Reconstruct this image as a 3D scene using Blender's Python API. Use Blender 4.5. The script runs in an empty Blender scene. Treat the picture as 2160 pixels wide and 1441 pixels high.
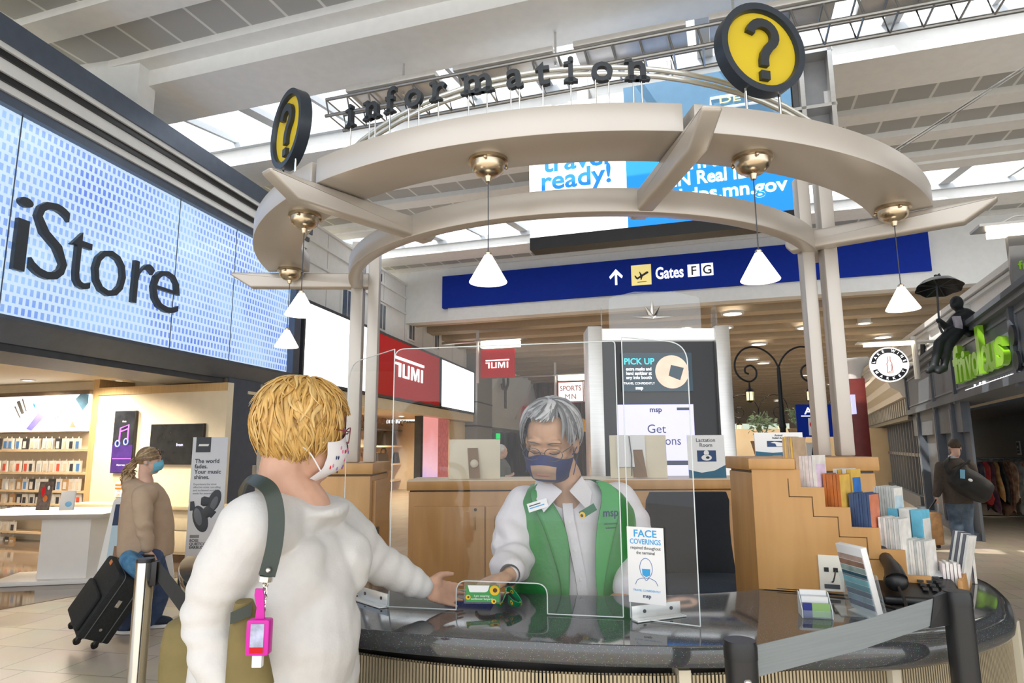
import bpy, bmesh, math, random
from mathutils import Vector, Matrix, noise
random.seed(7)
SC = bpy.context.scene
COL = SC.collection
V = Vector
# ------------------------------------------------------------------ camera, sky, sun, big lights, exposure
CAM_F, CAM_PITCH, CAM_ROLL, CAM_H = 1371.0, 0.1606, -0.0057, 1.55
_fw = V((0, math.cos(CAM_PITCH), math.sin(CAM_PITCH)))
_up0 = V((0, -math.sin(CAM_PITCH), math.cos(CAM_PITCH)))
_rt = V((1, 0, 0)) * math.cos(CAM_ROLL) + _up0 * math.sin(CAM_ROLL)
_up = _up0 * math.cos(CAM_ROLL) - V((1, 0, 0)) * math.sin(CAM_ROLL)
cam_d = bpy.data.cameras.new('camera')
cam = bpy.data.objects.new('camera', cam_d)
COL.objects.link(cam)
cam_d.sensor_width = 36.0
cam_d.lens = 36.0 * CAM_F / 2160.0
cam_d.clip_start = 0.05
cam_d.clip_end = 400
_m = Matrix((_rt, _up, -_fw)).transposed().to_4x4()
_m.translation = V((0, 0, CAM_H))
cam.matrix_world = _m
SC.camera = cam

world = bpy.data.worlds.new('daylight')
SC.world = world
world.use_nodes = True
bg = world.node_tree.nodes['Background']
bg.inputs[0].default_value = (0.93, 0.965, 1.0, 1)
bg.inputs[1].default_value = 1.6

SUN_DIR = V((0.6, 0.27, -0.85)).normalized()
sd = bpy.data.lights.new('sun', 'SUN')
sd.energy = 4.0
sd.angle = 0.01
sd.color = (1.0, 0.95, 0.86)
so = bpy.data.objects.new('sun', sd)
COL.objects.link(so)
so.rotation_euler = SUN_DIR.to_track_quat('-Z', 'Y').to_euler()

def lamps(name, pts, power, color, cone=155, r=0.07):
    """one spot lamp in each downlight, some of them added for fill"""
    d = bpy.data.lights.new(name, 'SPOT')
    d.energy = power; d.color = color; d.spot_size = math.radians(cone); d.spot_blend = 0.6; d.shadow_soft_size = r
    for p in pts:
        o = bpy.data.objects.new(name, d); COL.objects.link(o); o.location = V(p)

vs = SC.view_settings
vs.view_transform = 'Standard'
vs.look = 'None'
vs.exposure = 0.46
vs.gamma = 1.0
vs.use_curve_mapping = False
SC.cycles.use_denoising = True
SC.cycles.max_bounces = 8
SC.cycles.transparent_max_bounces = 24
SC.cycles.diffuse_bounces = 4
SC.cycles.glossy_bounces = 4
SC.cycles.sample_clamp_indirect = 6
SC.cycles.caustics_reflective = False
SC.cycles.caustics_refractive = False

# ------------------------------------------------------------------ measuring the place from the camera
def ray(px, py):
    return _fw + _rt * ((px - 1080.0) / CAM_F) - _up * ((py - 720.5) / CAM_F)
O0 = V((0, 0, CAM_H))
def atY(px, py, y):
    d = ray(px, py); return O0 + d * (y / d.y)
def atZ(px, py, z):
    d = ray(px, py); return O0 + d * ((z - CAM_H) / d.z)
def atP(px, py, p, n):
    d = ray(px, py); n = V(n); return O0 + d * ((V(p) - O0).dot(n) / d.dot(n))
def atC(px, py, c, R):
    d = ray(px, py)
    a = d.x ** 2 + d.y ** 2; b = -2 * (d.x * c[0] + d.y * c[1]); k = c[0] ** 2 + c[1] ** 2 - R * R
    t = (-b - math.sqrt(max(b * b - 4 * a * k, 0))) / (2 * a)
    return O0 + d * t
A_L = 0.2                                   # heading of the left row of shops
B_C = -0.3157                               # heading of the roof beams
A_R = 0.42                                  # heading of the right-hand shops
def heading(a): return V((math.sin(a), math.cos(a), 0))
B_DIR = V((math.cos(B_C), math.sin(B_C), 0))
B_N = V((-math.sin(B_C), math.cos(B_C), 0))
UP = V((0, 0, 1))
def frame(o, x, y):
    x = V(x).normalized(); z = x.cross(V(y)).normalized(); y = z.cross(x)
    m = Matrix((x, y, z)).transposed().to_4x4(); m.translation = V(o)
    return m
class Plane:
    """an upright plane: u runs to the right as seen from the hall, v is height, w points to the viewer"""
    def __init__(s, p, u):
        s.p = V((p[0], p[1], 0)); s.u = V(u).normalized(); s.n = s.u.cross(UP)
        s.m = frame(s.p, s.u, UP)
    def uv(s, px, py, off=0.0):
        q = atP(px, py, s.p + s.n * off, s.n) - s.p
        return q.dot(s.u), q.z
    def at(s, u, v, w=0.0): return s.p + s.u * u + UP * v + s.n * w
LW = Plane((-5.029, 6.699), heading(A_L))
RW = Plane((5.55, 6.7), -heading(A_R))
RW2 = Plane((7.3, 9.3), -heading(0.36))
def bplane(s): return Plane(B_N * s, B_DIR)

# ------------------------------------------------------------------ materials
MATS = {}
def mat(name, col=(0.8, 0.8, 0.8), rough=0.5, metal=0.0, emit=0.0, ecol=None, spec=None, var=0.0, vscale=8.0, bump=0.0, bscale=60.0, vstretch=(1, 1, 1), coat=0.0, sheen=0.0, col2=None):
    if name in MATS: return MATS[name]
    m = bpy.data.materials.new(name); m.use_nodes = True
    nt = m.node_tree; b = nt.nodes['Principled BSDF']
    b.inputs['Base Color'].default_value = (*col, 1)
    b.inputs['Roughness'].default_value = rough
    b.inputs['Metallic'].default_value = metal
    if spec is not None: b.inputs['Specular IOR Level'].default_value = spec
    if coat: b.inputs['Coat Weight'].default_value = coat
    if sheen: b.inputs['Sheen Weight'].default_value = sheen
    if emit:
        b.inputs['Emission Color'].default_value = (*(ecol or col), 1)
        b.inputs['Emission Strength'].default_value = emit
    if var or bump or col2:
        tc = nt.nodes.new('ShaderNodeTexCoord'); mp = nt.nodes.new('ShaderNodeMapping')
        mp.inputs['Scale'].default_value = vstretch
        nt.links.new(tc.outputs['Object'], mp.inputs[0])
    if var or col2:
        n = nt.nodes.new('ShaderNodeTexNoise'); n.inputs['Scale'].default_value = vscale; n.inputs['Detail'].default_value = 4
        nt.links.new(mp.outputs[0], n.inputs['Vector'])
        r = nt.nodes.new('ShaderNodeValToRGB')
        c2 = col2 or tuple(min(1, c * (1 + var)) for c in col)
        c1 = col if col2 else tuple(c * (1 - var) for c in col)
        r.color_ramp.elements[0].position = 0.35; r.color_ramp.elements[1].position = 0.65
        r.color_ramp.elements[0].color = (*c1, 1); r.color_ramp.elements[1].color = (*c2, 1)
        nt.links.new(n.outputs['Fac'], r.inputs[0]); nt.links.new(r.outputs[0], b.inputs['Base Color'])
    if bump:
        n2 = nt.nodes.new('ShaderNodeTexNoise'); n2.inputs['Scale'].default_value = bscale; n2.inputs['Detail'].default_value = 3
        nt.links.new(mp.outputs[0], n2.inputs['Vector'])
        bp = nt.nodes.new('ShaderNodeBump'); bp.inputs['Strength'].default_value = bump; bp.inputs['Distance'].default_value = 0.01
        nt.links.new(n2.outputs['Fac'], bp.inputs['Height']); nt.links.new(bp.outputs[0], b.inputs['Normal'])
    MATS[name] = m
    return m
def srgb(r, g, b):
    f = lambda c: (c / 255 / 12.92) if c <= 10 else ((c / 255 + 0.055) / 1.055) ** 2.4
    return (f(r), f(g), f(b))
def glass_mat(name, tint=(1, 1, 1), refl=1.0, alpha=0.0, dif=(0.9, 0.95, 1)):
    if name in MATS: return MATS[name]
    m = bpy.data.materials.new(name); m.use_nodes = True
    nt = m.node_tree; nt.nodes.clear()
    out = nt.nodes.new('ShaderNodeOutputMaterial'); mix = nt.nodes.new('ShaderNodeMixShader')
    tr = nt.nodes.new('ShaderNodeBsdfTransparent'); gl = nt.nodes.new('ShaderNodeBsdfGlossy'); lw = nt.nodes.new('ShaderNodeLayerWeight')
    tr.inputs[0].default_value = (*tint, 1); gl.inputs['Roughness'].default_value = 0.02
    pw = nt.nodes.new('ShaderNodeMath'); pw.operation = 'POWER'; pw.inputs[1].default_value = 4.0
    mu = nt.nodes.new('ShaderNodeMath'); mu.operation = 'MULTIPLY_ADD'; mu.inputs[1].default_value = 0.5 * refl; mu.inputs[2].default_value = 0.035 * refl
    nt.links.new(lw.outputs['Facing'], pw.inputs[0]); nt.links.new(pw.outputs[0], mu.inputs[0]); nt.links.new(mu.outputs[0], mix.inputs[0])
    src = tr
    if alpha:
        df = nt.nodes.new('ShaderNodeBsdfDiffuse'); df.inputs[0].default_value = (*dif, 1)
        m2 = nt.nodes.new('ShaderNodeMixShader'); m2.inputs[0].default_value = alpha
        nt.links.new(tr.outputs[0], m2.inputs[1]); nt.links.new(df.outputs[0], m2.inputs[2]); src = m2
    nt.links.new(src.outputs[0], mix.inputs[1]); nt.links.new(gl.outputs[0], mix.inputs[2]); nt.links.new(mix.outputs[0], out.inputs[0])
    MATS[name] = m
    return m

# ------------------------------------------------------------------ mesh collecting
_text_cache = {}
def text_geo(body, bold=0.0, depth=0.05, align='CENTER', spacing=1.0):
    k = (body, bold, depth, align, spacing)
    if k not in _text_cache:
        c = bpy.data.curves.new('lettering', 'FONT')
        c.body = body; c.size = 1.0; c.extrude = depth / 2; c.offset = bold; c.align_x = align; c.resolution_u = 3; c.space_character = spacing
        o = bpy.data.objects.new('lettering', c); COL.objects.link(o)
        dg = bpy.context.evaluated_depsgraph_get(); dg.update()
        me = bpy.data.meshes.new_from_object(o.evaluated_get(dg))
        vs_ = [v.co.copy() + V((0, 0, depth / 2)) for v in me.vertices]; fs = [tuple(p.vertices) for p in me.polygons]
        bpy.data.objects.remove(o); bpy.data.curves.remove(c); bpy.data.meshes.remove(me)
        _text_cache[k] = (vs_, fs)
    return _text_cache[k]

class MB:
    def __init__(s, m=None):
        s.v = []; s.f = []; s.k = []; s.mats = []; s.tx = []; s.M = m or Matrix.Identity(4)
    def at(s, m): s.M = m; return s
    def mi(s, m):
        if m not in s.mats: s.mats.append(m)
        return s.mats.index(m)
    def add(s, vs_, fs, m):
        n = len(s.v); M = s.M; i = s.mi(m)
        flip = M.to_3x3().determinant() < 0
        s.v += [M @ V(v) for v in vs_]
        for f in fs:
            t = tuple(n + q for q in f)
            s.f.append(t[::-1] if flip else t); s.k.append(i)
        return s
    def box(s, x0, x1, y0, y1, z0, z1, m):
        if x0 > x1: x0, x1 = x1, x0
        if y0 > y1: y0, y1 = y1, y0
        if z0 > z1: z0, z1 = z1, z0
        return s.add([(x0, y0, z0), (x1, y0, z0), (x1, y1, z0), (x0, y1, z0), (x0, y0, z1), (x1, y0, z1), (x1, y1, z1), (x0, y1, z1)],
                     [(0, 3, 2, 1), (4, 5, 6, 7), (0, 1, 5, 4), (1, 2, 6, 5), (2, 3, 7, 6), (3, 0, 4, 7)], m)
    def hexa(s, p, m):            # eight corners: bottom ring then top ring, counterclockwise from above
        return s.add(p, [(0, 3, 2, 1), (4, 5, 6, 7), (0, 1, 5, 4), (1, 2, 6, 5), (2, 3, 7, 6), (3, 0, 4, 7)], m)
    def bar(s, p0, p1, w, h, m, up=UP):
        p0 = V(p0); p1 = V(p1); d = (p1 - p0).normalized(); x = d.cross(V(up)).normalized() * (w / 2); y = x.cross(d).normalized() * (h / 2)
        return s.add([p0 - x - y, p0 + x - y, p0 + x + y, p0 - x + y, p1 - x - y, p1 + x - y, p1 + x + y, p1 - x + y],
                     [(0, 1, 2, 3)[::-1], (4, 5, 6, 7)[::-1][::-1], (0, 4, 5, 1)[::-1], (1, 5, 6, 2)[::-1], (2, 6, 7, 3)[::-1], (3, 7, 4, 0)[::-1]], m)
    def prism(s, poly, z0, z1, m):
        n = len(poly)
        a = sum(poly[i][0] * poly[(i + 1) % n][1] - poly[(i + 1) % n][0] * poly[i][1] for i in range(n))
        if a < 0: poly = poly[::-1]
        if z0 > z1: z0, z1 = z1, z0
        vs_ = [(x, y, z0) for x, y in poly] + [(x, y, z1) for x, y in poly]
        fs = [tuple(range(n))[::-1], tuple(range(n, 2 * n))] + [(i, (i + 1) % n, n + (i + 1) % n, n + i) for i in range(n)]
        return s.add(vs_, fs, m)
    def disc(s, cx, cy, rx, ry, z0, z1, m, n=32):
        return s.prism([(cx + rx * math.cos(2 * math.pi * i / n), cy + ry * math.sin(2 * math.pi * i / n)) for i in range(n)], z0, z1, m)
    def tube(s, pts, r, m, n=8, cap=True, flat=1.0, up0=None):
        pts = [V(p) for p in pts]; k = len(pts)
        rs = list(r) if isinstance(r, (list, tuple)) else [r] * k
        t0 = (pts[1] - pts[0]).normalized()
        u = V(up0) if up0 is not None else (UP if abs(t0.z) < 0.9 else V((1, 0, 0)))
        vs_ = []
        for i in range(k):
            t = (pts[min(i + 1, k - 1)] - pts[max(i - 1, 0)])
            t = t.normalized() if t.length > 1e-9 else t0
            u = (u - t * u.dot(t)); u = u.normalized() if u.length > 1e-6 else t.orthogonal().normalized()
            w = t.cross(u)
            for j in range(n):
                a = 2 * math.pi * j / n
                vs_.append(pts[i] + u * (rs[i] * flat * math.sin(a)) + w * (rs[i] * math.cos(a)))
        fs = [(i * n + j, (i + 1) * n + j, (i + 1) * n + (j + 1) % n, i * n + (j + 1) % n) for i in range(k - 1) for j in range(n)]
        if cap: fs += [tuple(range(n)), tuple(range((k - 1) * n, k * n))[::-1]]
        return s.add(vs_, fs, m)
    def cyl(s, p0, p1, r0, m, r1=None, n=20): return s.tube([p0, p1], [r0, r0 if r1 is None else r1], m, n)
    def ribbon(s, pts, ws, th, m):     # pts centre line, ws half-width vectors (one or many)
        k = len(pts); pts = [V(p) for p in pts]
        if not isinstance(ws, list): ws = [ws] * k
        vs_ = []
        for i in range(k):
            t = (pts[min(i + 1, k - 1)] - pts[max(i - 1, 0)]).normalized(); w = V(ws[i]); nn = t.cross(w).normalized() * (th / 2)
            vs_ += [pts[i] - w - nn, pts[i] + w - nn, pts[i] + w + nn, pts[i] - w + nn]
        fs = []
        for i in range(k - 1):
            for j in range(4): fs.append((i * 4 + j, (i + 1) * 4 + j, (i + 1) * 4 + (j + 1) % 4, i * 4 + (j + 1) % 4)[::-1])
        fs += [(0, 1, 2, 3)[::-1], tuple(range((k - 1) * 4, k * 4))]
        return s.add(vs_, fs, m)
    def lathe(s, prof, m, n=24, arc=None):
        k = len(prof); vs_ = []
        for r, z in prof:
            for j in range(n):
                a = 2 * math.pi * j / n
                vs_.append((r * math.cos(a), r * math.sin(a), z))
        fs = [(i * n + j, i * n + (j + 1) % n, (i + 1) * n + (j + 1) % n, (i + 1) * n + j) for i in range(k - 1) for j in range(n)]
        return s.add(vs_, fs, m)
    def ell(s, c, r, m, R=None, nu=20, nv=12):
        c = V(c); r = V((r, r, r)) if isinstance(r, (int, float)) else V(r); vs_ = []; R = R or Matrix.Identity(3)
        for i in range(1, nv):
            th = math.pi * i / nv
            for j in range(nu):
                a = 2 * math.pi * j / nu
                vs_.append(c + R @ V((r.x * math.sin(th) * math.cos(a), r.y * math.sin(th) * math.sin(a), r.z * math.cos(th))))
        vs_ += [c + R @ V((0, 0, r.z)), c + R @ V((0, 0, -r.z))]; t = len(vs_) - 2; b = t + 1
        fs = [(i * nu + j, (i + 1) * nu + j, (i + 1) * nu + (j + 1) % nu, i * nu + (j + 1) % nu) for i in range(nv - 2) for j in range(nu)]
        fs += [(t, j, (j + 1) % nu) for j in range(nu)] + [(b, (nv - 2) * nu + (j + 1) % nu, (nv - 2) * nu + j) for j in range(nu)]
        return s.add(vs_, fs, m)
    def loft(s, rings, m):
        n = len(rings[0]); k = len(rings); vs_ = [p for r in rings for p in r]
        fs = [(i * n + j, i * n + (j + 1) % n, (i + 1) * n + (j + 1) % n, (i + 1) * n + j) for i in range(k - 1) for j in range(n)]
        fs += [tuple(range(n))[::-1], tuple(range((k - 1) * n, k * n))]
        return s.add(vs_, fs, m)
    def text(s, body, x, y, size, m, z=0.0, depth=0.002, align='CENTER', bold=0.0, sx=1.0, shear=0.0, spacing=1.0, width=None):
        vs_, fs = text_geo(body, bold, depth / size, align, spacing)
        if width:
            xs = [v.x for v in vs_]; sx = width / (size * (max(xs) - min(xs)))
        s.tx.append((len(s.v), len(s.v) + len(vs_), len(s.f), len(s.f) + len(fs)))
        return s.add([(x + (v.x + shear * v.y) * size * sx, y + v.y * size, z + v.z * size) for v in vs_], fs, m)
    def build(s, name, parent=None, smooth=True, bevel=0.0, seg=2, angle=35):
        me = bpy.data.meshes.new(name)
        o_ = V(parent.location) if parent is not None and not parent.get('_w') else (V(parent['_w']) if parent is not None else V((0, 0, 0)))
        me.from_pydata([v - o_ for v in s.v], [], s.f)
        for m in s.mats: me.materials.append(m)
        me.polygons.foreach_set('material_index', s.k)
        me.update()
        if bevel:
            bm = bmesh.new(); bm.from_mesh(me); bmesh.ops.remove_doubles(bm, verts=bm.verts, dist=1e-6)
            es = [e for e in bm.edges if len(e.link_faces) == 2 and e.calc_face_angle(0) > 0.6]
            bmesh.ops.bevel(bm, geom=es, offset=bevel, segments=seg, profile=0.5, affect='EDGES')
            bm.to_mesh(me); bm.free()
        if smooth:
            me.polygons.foreach_set('use_smooth', [True] * len(me.polygons)); me.set_sharp_from_angle(angle=math.radians(angle))
        o = bpy.data.objects.new(name, me); COL.objects.link(o)
        if parent is not None: o.parent = parent
        return o

def org(o):           # world origin of a thing or part (nothing is rotated, so positions add up)
    p = V(o.location)
    while o.parent is not None: o = o.parent; p = p + V(o.location)
    return p
_build0 = MB.build
def _build(s, name, parent=None, **k):
    if name == 'lettering' and len(s.tx) + (len(s.f) > sum(q[3] - q[2] for q in s.tx)) > 1:     # each line of print is a part
        txf = set()
        for a, b, c, d in s.tx:
            q = MB(); q.v = s.v[a:b]; q.f = [tuple(i - a for i in f) for f in s.f[c:d]]; q.k = s.k[c:d]; q.mats = s.mats; txf.update(range(c, d)); _build(q, 'lettering', parent, **k)
        r = [i for i in range(len(s.f)) if i not in txf]
        if not r: return None
        us_ = sorted({v for i in r for v in s.f[i]}); mp_ = {v: n for n, v in enumerate(us_)}
        q = MB(); q.v = [s.v[v] for v in us_]; q.f = [tuple(mp_[v] for v in s.f[i]) for i in r]; q.k = [s.k[i] for i in r]; q.mats = s.mats
        return _build(q, 'printed_bar', parent, **k)
    if parent is not None: parent['_w'] = tuple(org(parent))
    o = _build0(s, name, parent, **k)
    if parent is not None: del parent['_w']
    return o
MB.build = _build
def tag(o, label, cat, group=None, kind=None):
    if label: o['label'] = label
    if cat: o['category'] = cat
    if group: o['group'] = group
    if kind: o['kind'] = kind
    return o
def thing(name, label, cat, loc, group=None):
    o = bpy.data.objects.new(name, None); COL.objects.link(o); o.location = V(loc); o.empty_display_size = 0.1
    return tag(o, label, cat, group)
def struct(o): o['kind'] = 'structure'; return o
def dup(root, loc, label=None, group=None, rotz=0.0):
    r = root.copy(); COL.objects.link(r); r.location = V(loc); r.rotation_euler = (0, 0, rotz)
    if label: r['label'] = label
    if group: r['group'] = group
    for ch in list(root.children):
        c = ch.copy(); COL.objects.link(c); c.parent = r
        for g in ch.children:
            d = g.copy(); COL.objects.link(d); d.parent = c
    return r
def blob(mb, name, parent=None, voxel=0.008, smooth=6, disp=None, keep=True):
    """melts overlapping closed shapes into one continuous skin"""
    me = bpy.data.meshes.new('soft'); me.from_pydata([tuple(v) for v in mb.v], [], mb.f); me.update()
    o = bpy.data.objects.new('soft', me); COL.objects.link(o)
    r = o.modifiers.new('r', 'REMESH'); r.mode = 'VOXEL'; r.voxel_size = voxel; r.adaptivity = 0
    if smooth:
        q = o.modifiers.new('s', 'SMOOTH'); q.factor = 0.5; q.iterations = smooth
    dg = bpy.context.evaluated_depsgraph_get(); dg.update()
    m2 = bpy.data.meshes.new_from_object(o.evaluated_get(dg))
    bpy.data.objects.remove(o); bpy.data.meshes.remove(me)
    org_ = org(parent) if parent is not None else V((0, 0, 0))
    if disp:
        nr = [v.normal.copy() for v in m2.vertices]
        for v, nn in zip(m2.vertices, nr): v.co += nn * disp(v.co)
    for v in m2.vertices: v.co -= org_
    m2.materials.clear(); m2.materials.append(mb.mats[0])
    m2.polygons.foreach_set('use_smooth', [True] * len(m2.polygons))
    m2.name = name
    ob = bpy.data.objects.new(name, m2); COL.objects.link(ob)
    if parent is not None: ob.parent = parent
    return ob
def limb(mb, pts, rs, m, n=16):
    pts = [V(p) for p in pts]
    for i in range(len(pts) - 1): mb.tube([pts[i], pts[i + 1]], [rs[i], rs[i + 1]], m, n)
    for p, r in zip(pts, rs): mb.ell(p, r, m, nu=14, nv=9)
def arcpts(c, R, a0, a1, z, n):
    return [V((c[0] + R * math.cos(math.radians(a0 + (a1 - a0) * i / n)), c[1] + R * math.sin(math.radians(a0 + (a1 - a0) * i / n)), z)) for i in range(n + 1)]
def ringsec(mb, c, r0, r1, a0, a1, z0, z1, m, n=48):
    for i in range(n):
        p = [math.radians(a0 + (a1 - a0) * (i + k) / n) for k in (0, 1)]
        pass
    rings = []
    for i in range(n + 1):
        a = math.radians(a0 + (a1 - a0) * i / n); ca, sa = math.cos(a), math.sin(a)
        rings.append([(c[0] + r0 * ca, c[1] + r0 * sa, z0), (c[0] + r1 * ca, c[1] + r1 * sa, z0), (c[0] + r1 * ca, c[1] + r1 * sa, z1), (c[0] + r0 * ca, c[1] + r0 * sa, z1)])
    mb.loft([r[::-1] for r in rings], m)
# ------------------------------------------------------------------ palette
WHITE = mat('white_paint', (0.82, 0.83, 0.82), 0.6, var=0.02)
OFFW = mat('warm_white', (0.80, 0.77, 0.70), 0.6, var=0.02)
CREAM = mat('cream_panel', (0.86, 0.74, 0.52), 0.5, var=0.03)
DARK = mat('charcoal_metal', (0.05, 0.055, 0.065), 0.45, var=0.1)
SLATE = mat('slate_blue_metal', (0.08, 0.10, 0.14), 0.45, var=0.06)
BLACK = mat('black_plastic', (0.012, 0.012, 0.013), 0.35, var=0.1)
CHROME = mat('polished_steel', (0.78, 0.77, 0.74), 0.12, 1.0, var=0.03)
ALU = mat('brushed_aluminium', (0.66, 0.65, 0.63), 0.34, 0.9, var=0.05, vscale=4, vstretch=(1, 1, 60))
CANOPY = mat('champagne_paint', (0.56, 0.52, 0.475), 0.36, 0.35, var=0.03, vscale=3)
BRASS = mat('brushed_nickel', (0.62, 0.52, 0.38), 0.25, 1.0, var=0.05)
WOOD = mat('maple_veneer', (0.50, 0.255, 0.075), 0.42, col2=(0.58, 0.31, 0.10), vscale=3, vstretch=(6, 6, 0.7), coat=0.1)
WOODD = mat('maple_edge', (0.52, 0.27, 0.09), 0.45, var=0.06, vscale=4, vstretch=(1, 1, 5))
RED = mat('red_panel', (0.50, 0.010, 0.014), 0.5, emit=0.14, var=0.03, spec=.2)
BLUE = mat('royal_blue_panel', (0.006, 0.03, 0.33), 0.6, var=0.04, spec=.12)
NAVY = mat('navy_print', (0.012, 0.03, 0.10), 0.5, var=0.05)
WPRINT = mat('white_print', (0.85, 0.85, 0.85), 0.5, var=0.01)
GLOWW = mat('lit_white_panel', (1, 1, 1), 0.5, emit=1.3)
TEXTW = mat('lit_white_lettering', (1, 1, 1), 0.5, emit=0.9)
INK = mat('dark_ink', (0.03, 0.035, 0.05), 0.6, var=0.05)
SKYB = mat('sky_blue_print', (0.03, 0.35, 0.72), 0.5, var=0.03)

# ------------------------------------------------------------------ floor
def floor_mat():
    m = bpy.data.materials.new('stone_tiles'); m.use_nodes = True; nt = m.node_tree; b = nt.nodes['Principled BSDF']
    tc = nt.nodes.new('ShaderNodeTexCoord'); mp = nt.nodes.new('ShaderNodeMapping'); mp.inputs['Rotation'].default_value = (0, 0, 0.20)
    br = nt.nodes.new('ShaderNodeTexBrick'); br.offset = 0.5
    for k, v_ in (('Scale', 1.0), ('Brick Width', 0.46), ('Row Height', 0.46), ('Mortar Size', 0.006), ('Mortar Smooth', 0.1), ('Bias', 0.1)): br.inputs[k].default_value = v_
    br.inputs['Color1'].default_value = (0.56, 0.47, 0.36, 1); br.inputs['Color2'].default_value = (0.66, 0.575, 0.46, 1); br.inputs['Mortar'].default_value = (0.36, 0.29, 0.22, 1)
    nz = nt.nodes.new('ShaderNodeTexNoise'); nz.inputs['Scale'].default_value = 3.0; nz.inputs['Detail'].default_value = 6
    mx = nt.nodes.new('ShaderNodeMix'); mx.data_type = 'RGBA'; mx.blend_type = 'MULTIPLY'; mx.inputs['Factor'].default_value = 0.3
    nt.links.new(tc.outputs['Object'], mp.inputs[0]); nt.links.new(mp.outputs[0], br.inputs['Vector']); nt.links.new(mp.outputs[0], nz.inputs['Vector'])
    nt.links.new(br.outputs['Color'], mx.inputs['A']); nt.links.new(nz.outputs['Color'], mx.inputs['B']); nt.links.new(mx.outputs['Result'], b.inputs['Base Color'])
    b.inputs['Roughness'].default_value = 0.28
    return m
FLOOR = floor_mat()
mb = MB(); mb.box(-30, 60, -10, 95, -0.2, 0, FLOOR)
struct(mb.build('floor', smooth=False))

# ------------------------------------------------------------------ roof: stepped soffits, skylights, cross beams
def tile_mat(name, c1, c2, joint, pitch):
    m = bpy.data.materials.new(name); m.use_nodes = True; nt = m.node_tree; b = nt.nodes['Principled BSDF']
    tc = nt.nodes.new('ShaderNodeTexCoord'); mp = nt.nodes.new('ShaderNodeMapping'); mp.inputs['Rotation'].default_value = (0, 0, -B_C)
    br = nt.nodes.new('ShaderNodeTexBrick'); br.offset = 0.0
    for k, v_ in (('Scale', 1.0), ('Brick Width', pitch), ('Row Height', 40.0), ('Mortar Size', 0.02), ('Bias', 0.0)): br.inputs[k].default_value = v_
    br.inputs['Color1'].default_value = (*c1, 1); br.inputs['Color2'].default_value = (*c2, 1); br.inputs['Mortar'].default_value = (*joint, 1)
    nt.links.new(tc.outputs['Object'], mp.inputs[0]); nt.links.new(mp.outputs[0], br.inputs['Vector']); nt.links.new(br.outputs['Color'], b.inputs['Base Color'])
    b.inputs['Roughness'].default_value = 0.8
    MATS[name] = m
    return m
TILE = tile_mat('acoustic_tile', (0.43, 0.435, 0.43), (0.48, 0.485, 0.475), (0.80, 0.80, 0.78), 0.52)
TILE2 = tile_mat('tan_soffit', (0.33, 0.265, 0.19), (0.36, 0.29, 0.21), (0.42, 0.36, 0.27), 0.9)
BEAM = mat('pale_soffit_paint', (0.88, 0.88, 0.86), 0.7, var=0.02)
BEAM2 = mat('tan_soffit_paint', (0.50, 0.42, 0.31), 0.7, var=0.03)
ZC = 6.5
ROOF = MB(frame((0, 0, 0), B_DIR, (-B_DIR.y, B_DIR.x, 0)))      # local x along beams, y = distance s, z up
U0, U1 = -24, 34
def soffit(mb, s0, s1, z, pitch, white, mt=TILE, mw=BEAM, drop=0.10):
    s = s0
    while s < s1 - 0.05:
        a = min(s + white, s1); mb.box(U0, U1, s, a, z, z + drop + 0.1, mw)
        e = min(s + pitch, s1)
        if e > a + 0.01: mb.box(U0, U1, a, e, z + drop, z + drop + 0.1, mt)
        s += pitch
mb = ROOF
soffit(mb, -3.0, 6.05, ZC, 0.98, 0.36)
mb.box(U0, U1, 6.05, 6.95, ZC - 0.22, ZC + 0.1, BEAM)
struct(mb.build('ceiling', smooth=False))
ROOF2 = MB(ROOF.M); mb = ROOF2
mb.box(U0, U1, 8.5, 9.4, ZC - 0.18, ZC + 0.12, BEAM)
soffit(mb, 9.4, 12.95, ZC, 0.98, 0.36)
mb.box(U0, U1, 12.6, 12.97, ZC - 0.05, ZC + 0.12, BEAM)
struct(mb.build('ceiling_middle', smooth=False))
mb = MB(ROOF.M)
mb.box(U0, U1, 14.5, 15.2, ZC - 0.1, ZC + 0.12, BEAM)
soffit(mb, 15.2, 20.0, ZC, 0.98, 0.36)
struct(mb.build('ceiling_far', smooth=False))
FRAMEP = mat('skylight_frame_paint', (0.62, 0.66, 0.70), 0.5, var=0.02)
for nm, s0, s1 in (('window_1', 6.95, 8.5), ('window_2', 12.97, 14.5)):
    mb = MB(ROOF.M)
    for u in range(-20, 29):
        w = 0.03 if u % 2 else 0.10
        mb.hexa([(u * 1.1 - w, s0, ZC + 0.0), (u * 1.1 + w, s0, ZC + 0.0), (u * 1.1 + w, s1, ZC + 0.2), (u * 1.1 - w, s1, ZC + 0.2),
                 (u * 1.1 - w, s0, ZC + 0.1), (u * 1.1 + w, s0, ZC + 0.1), (u * 1.1 + w, s1, ZC + 0.3), (u * 1.1 - w, s1, ZC + 0.3)], FRAMEP)
    mb.box(U0, U1, s1 - 0.08, s1, ZC + 0.1, ZC + 0.2, FRAMEP)
    mb.box(U0, U1, s0, s0 + 0.06, ZC + 0.0, ZC + 0.15, FRAMEP)
    struct(mb.build(nm, smooth=False))

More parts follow.
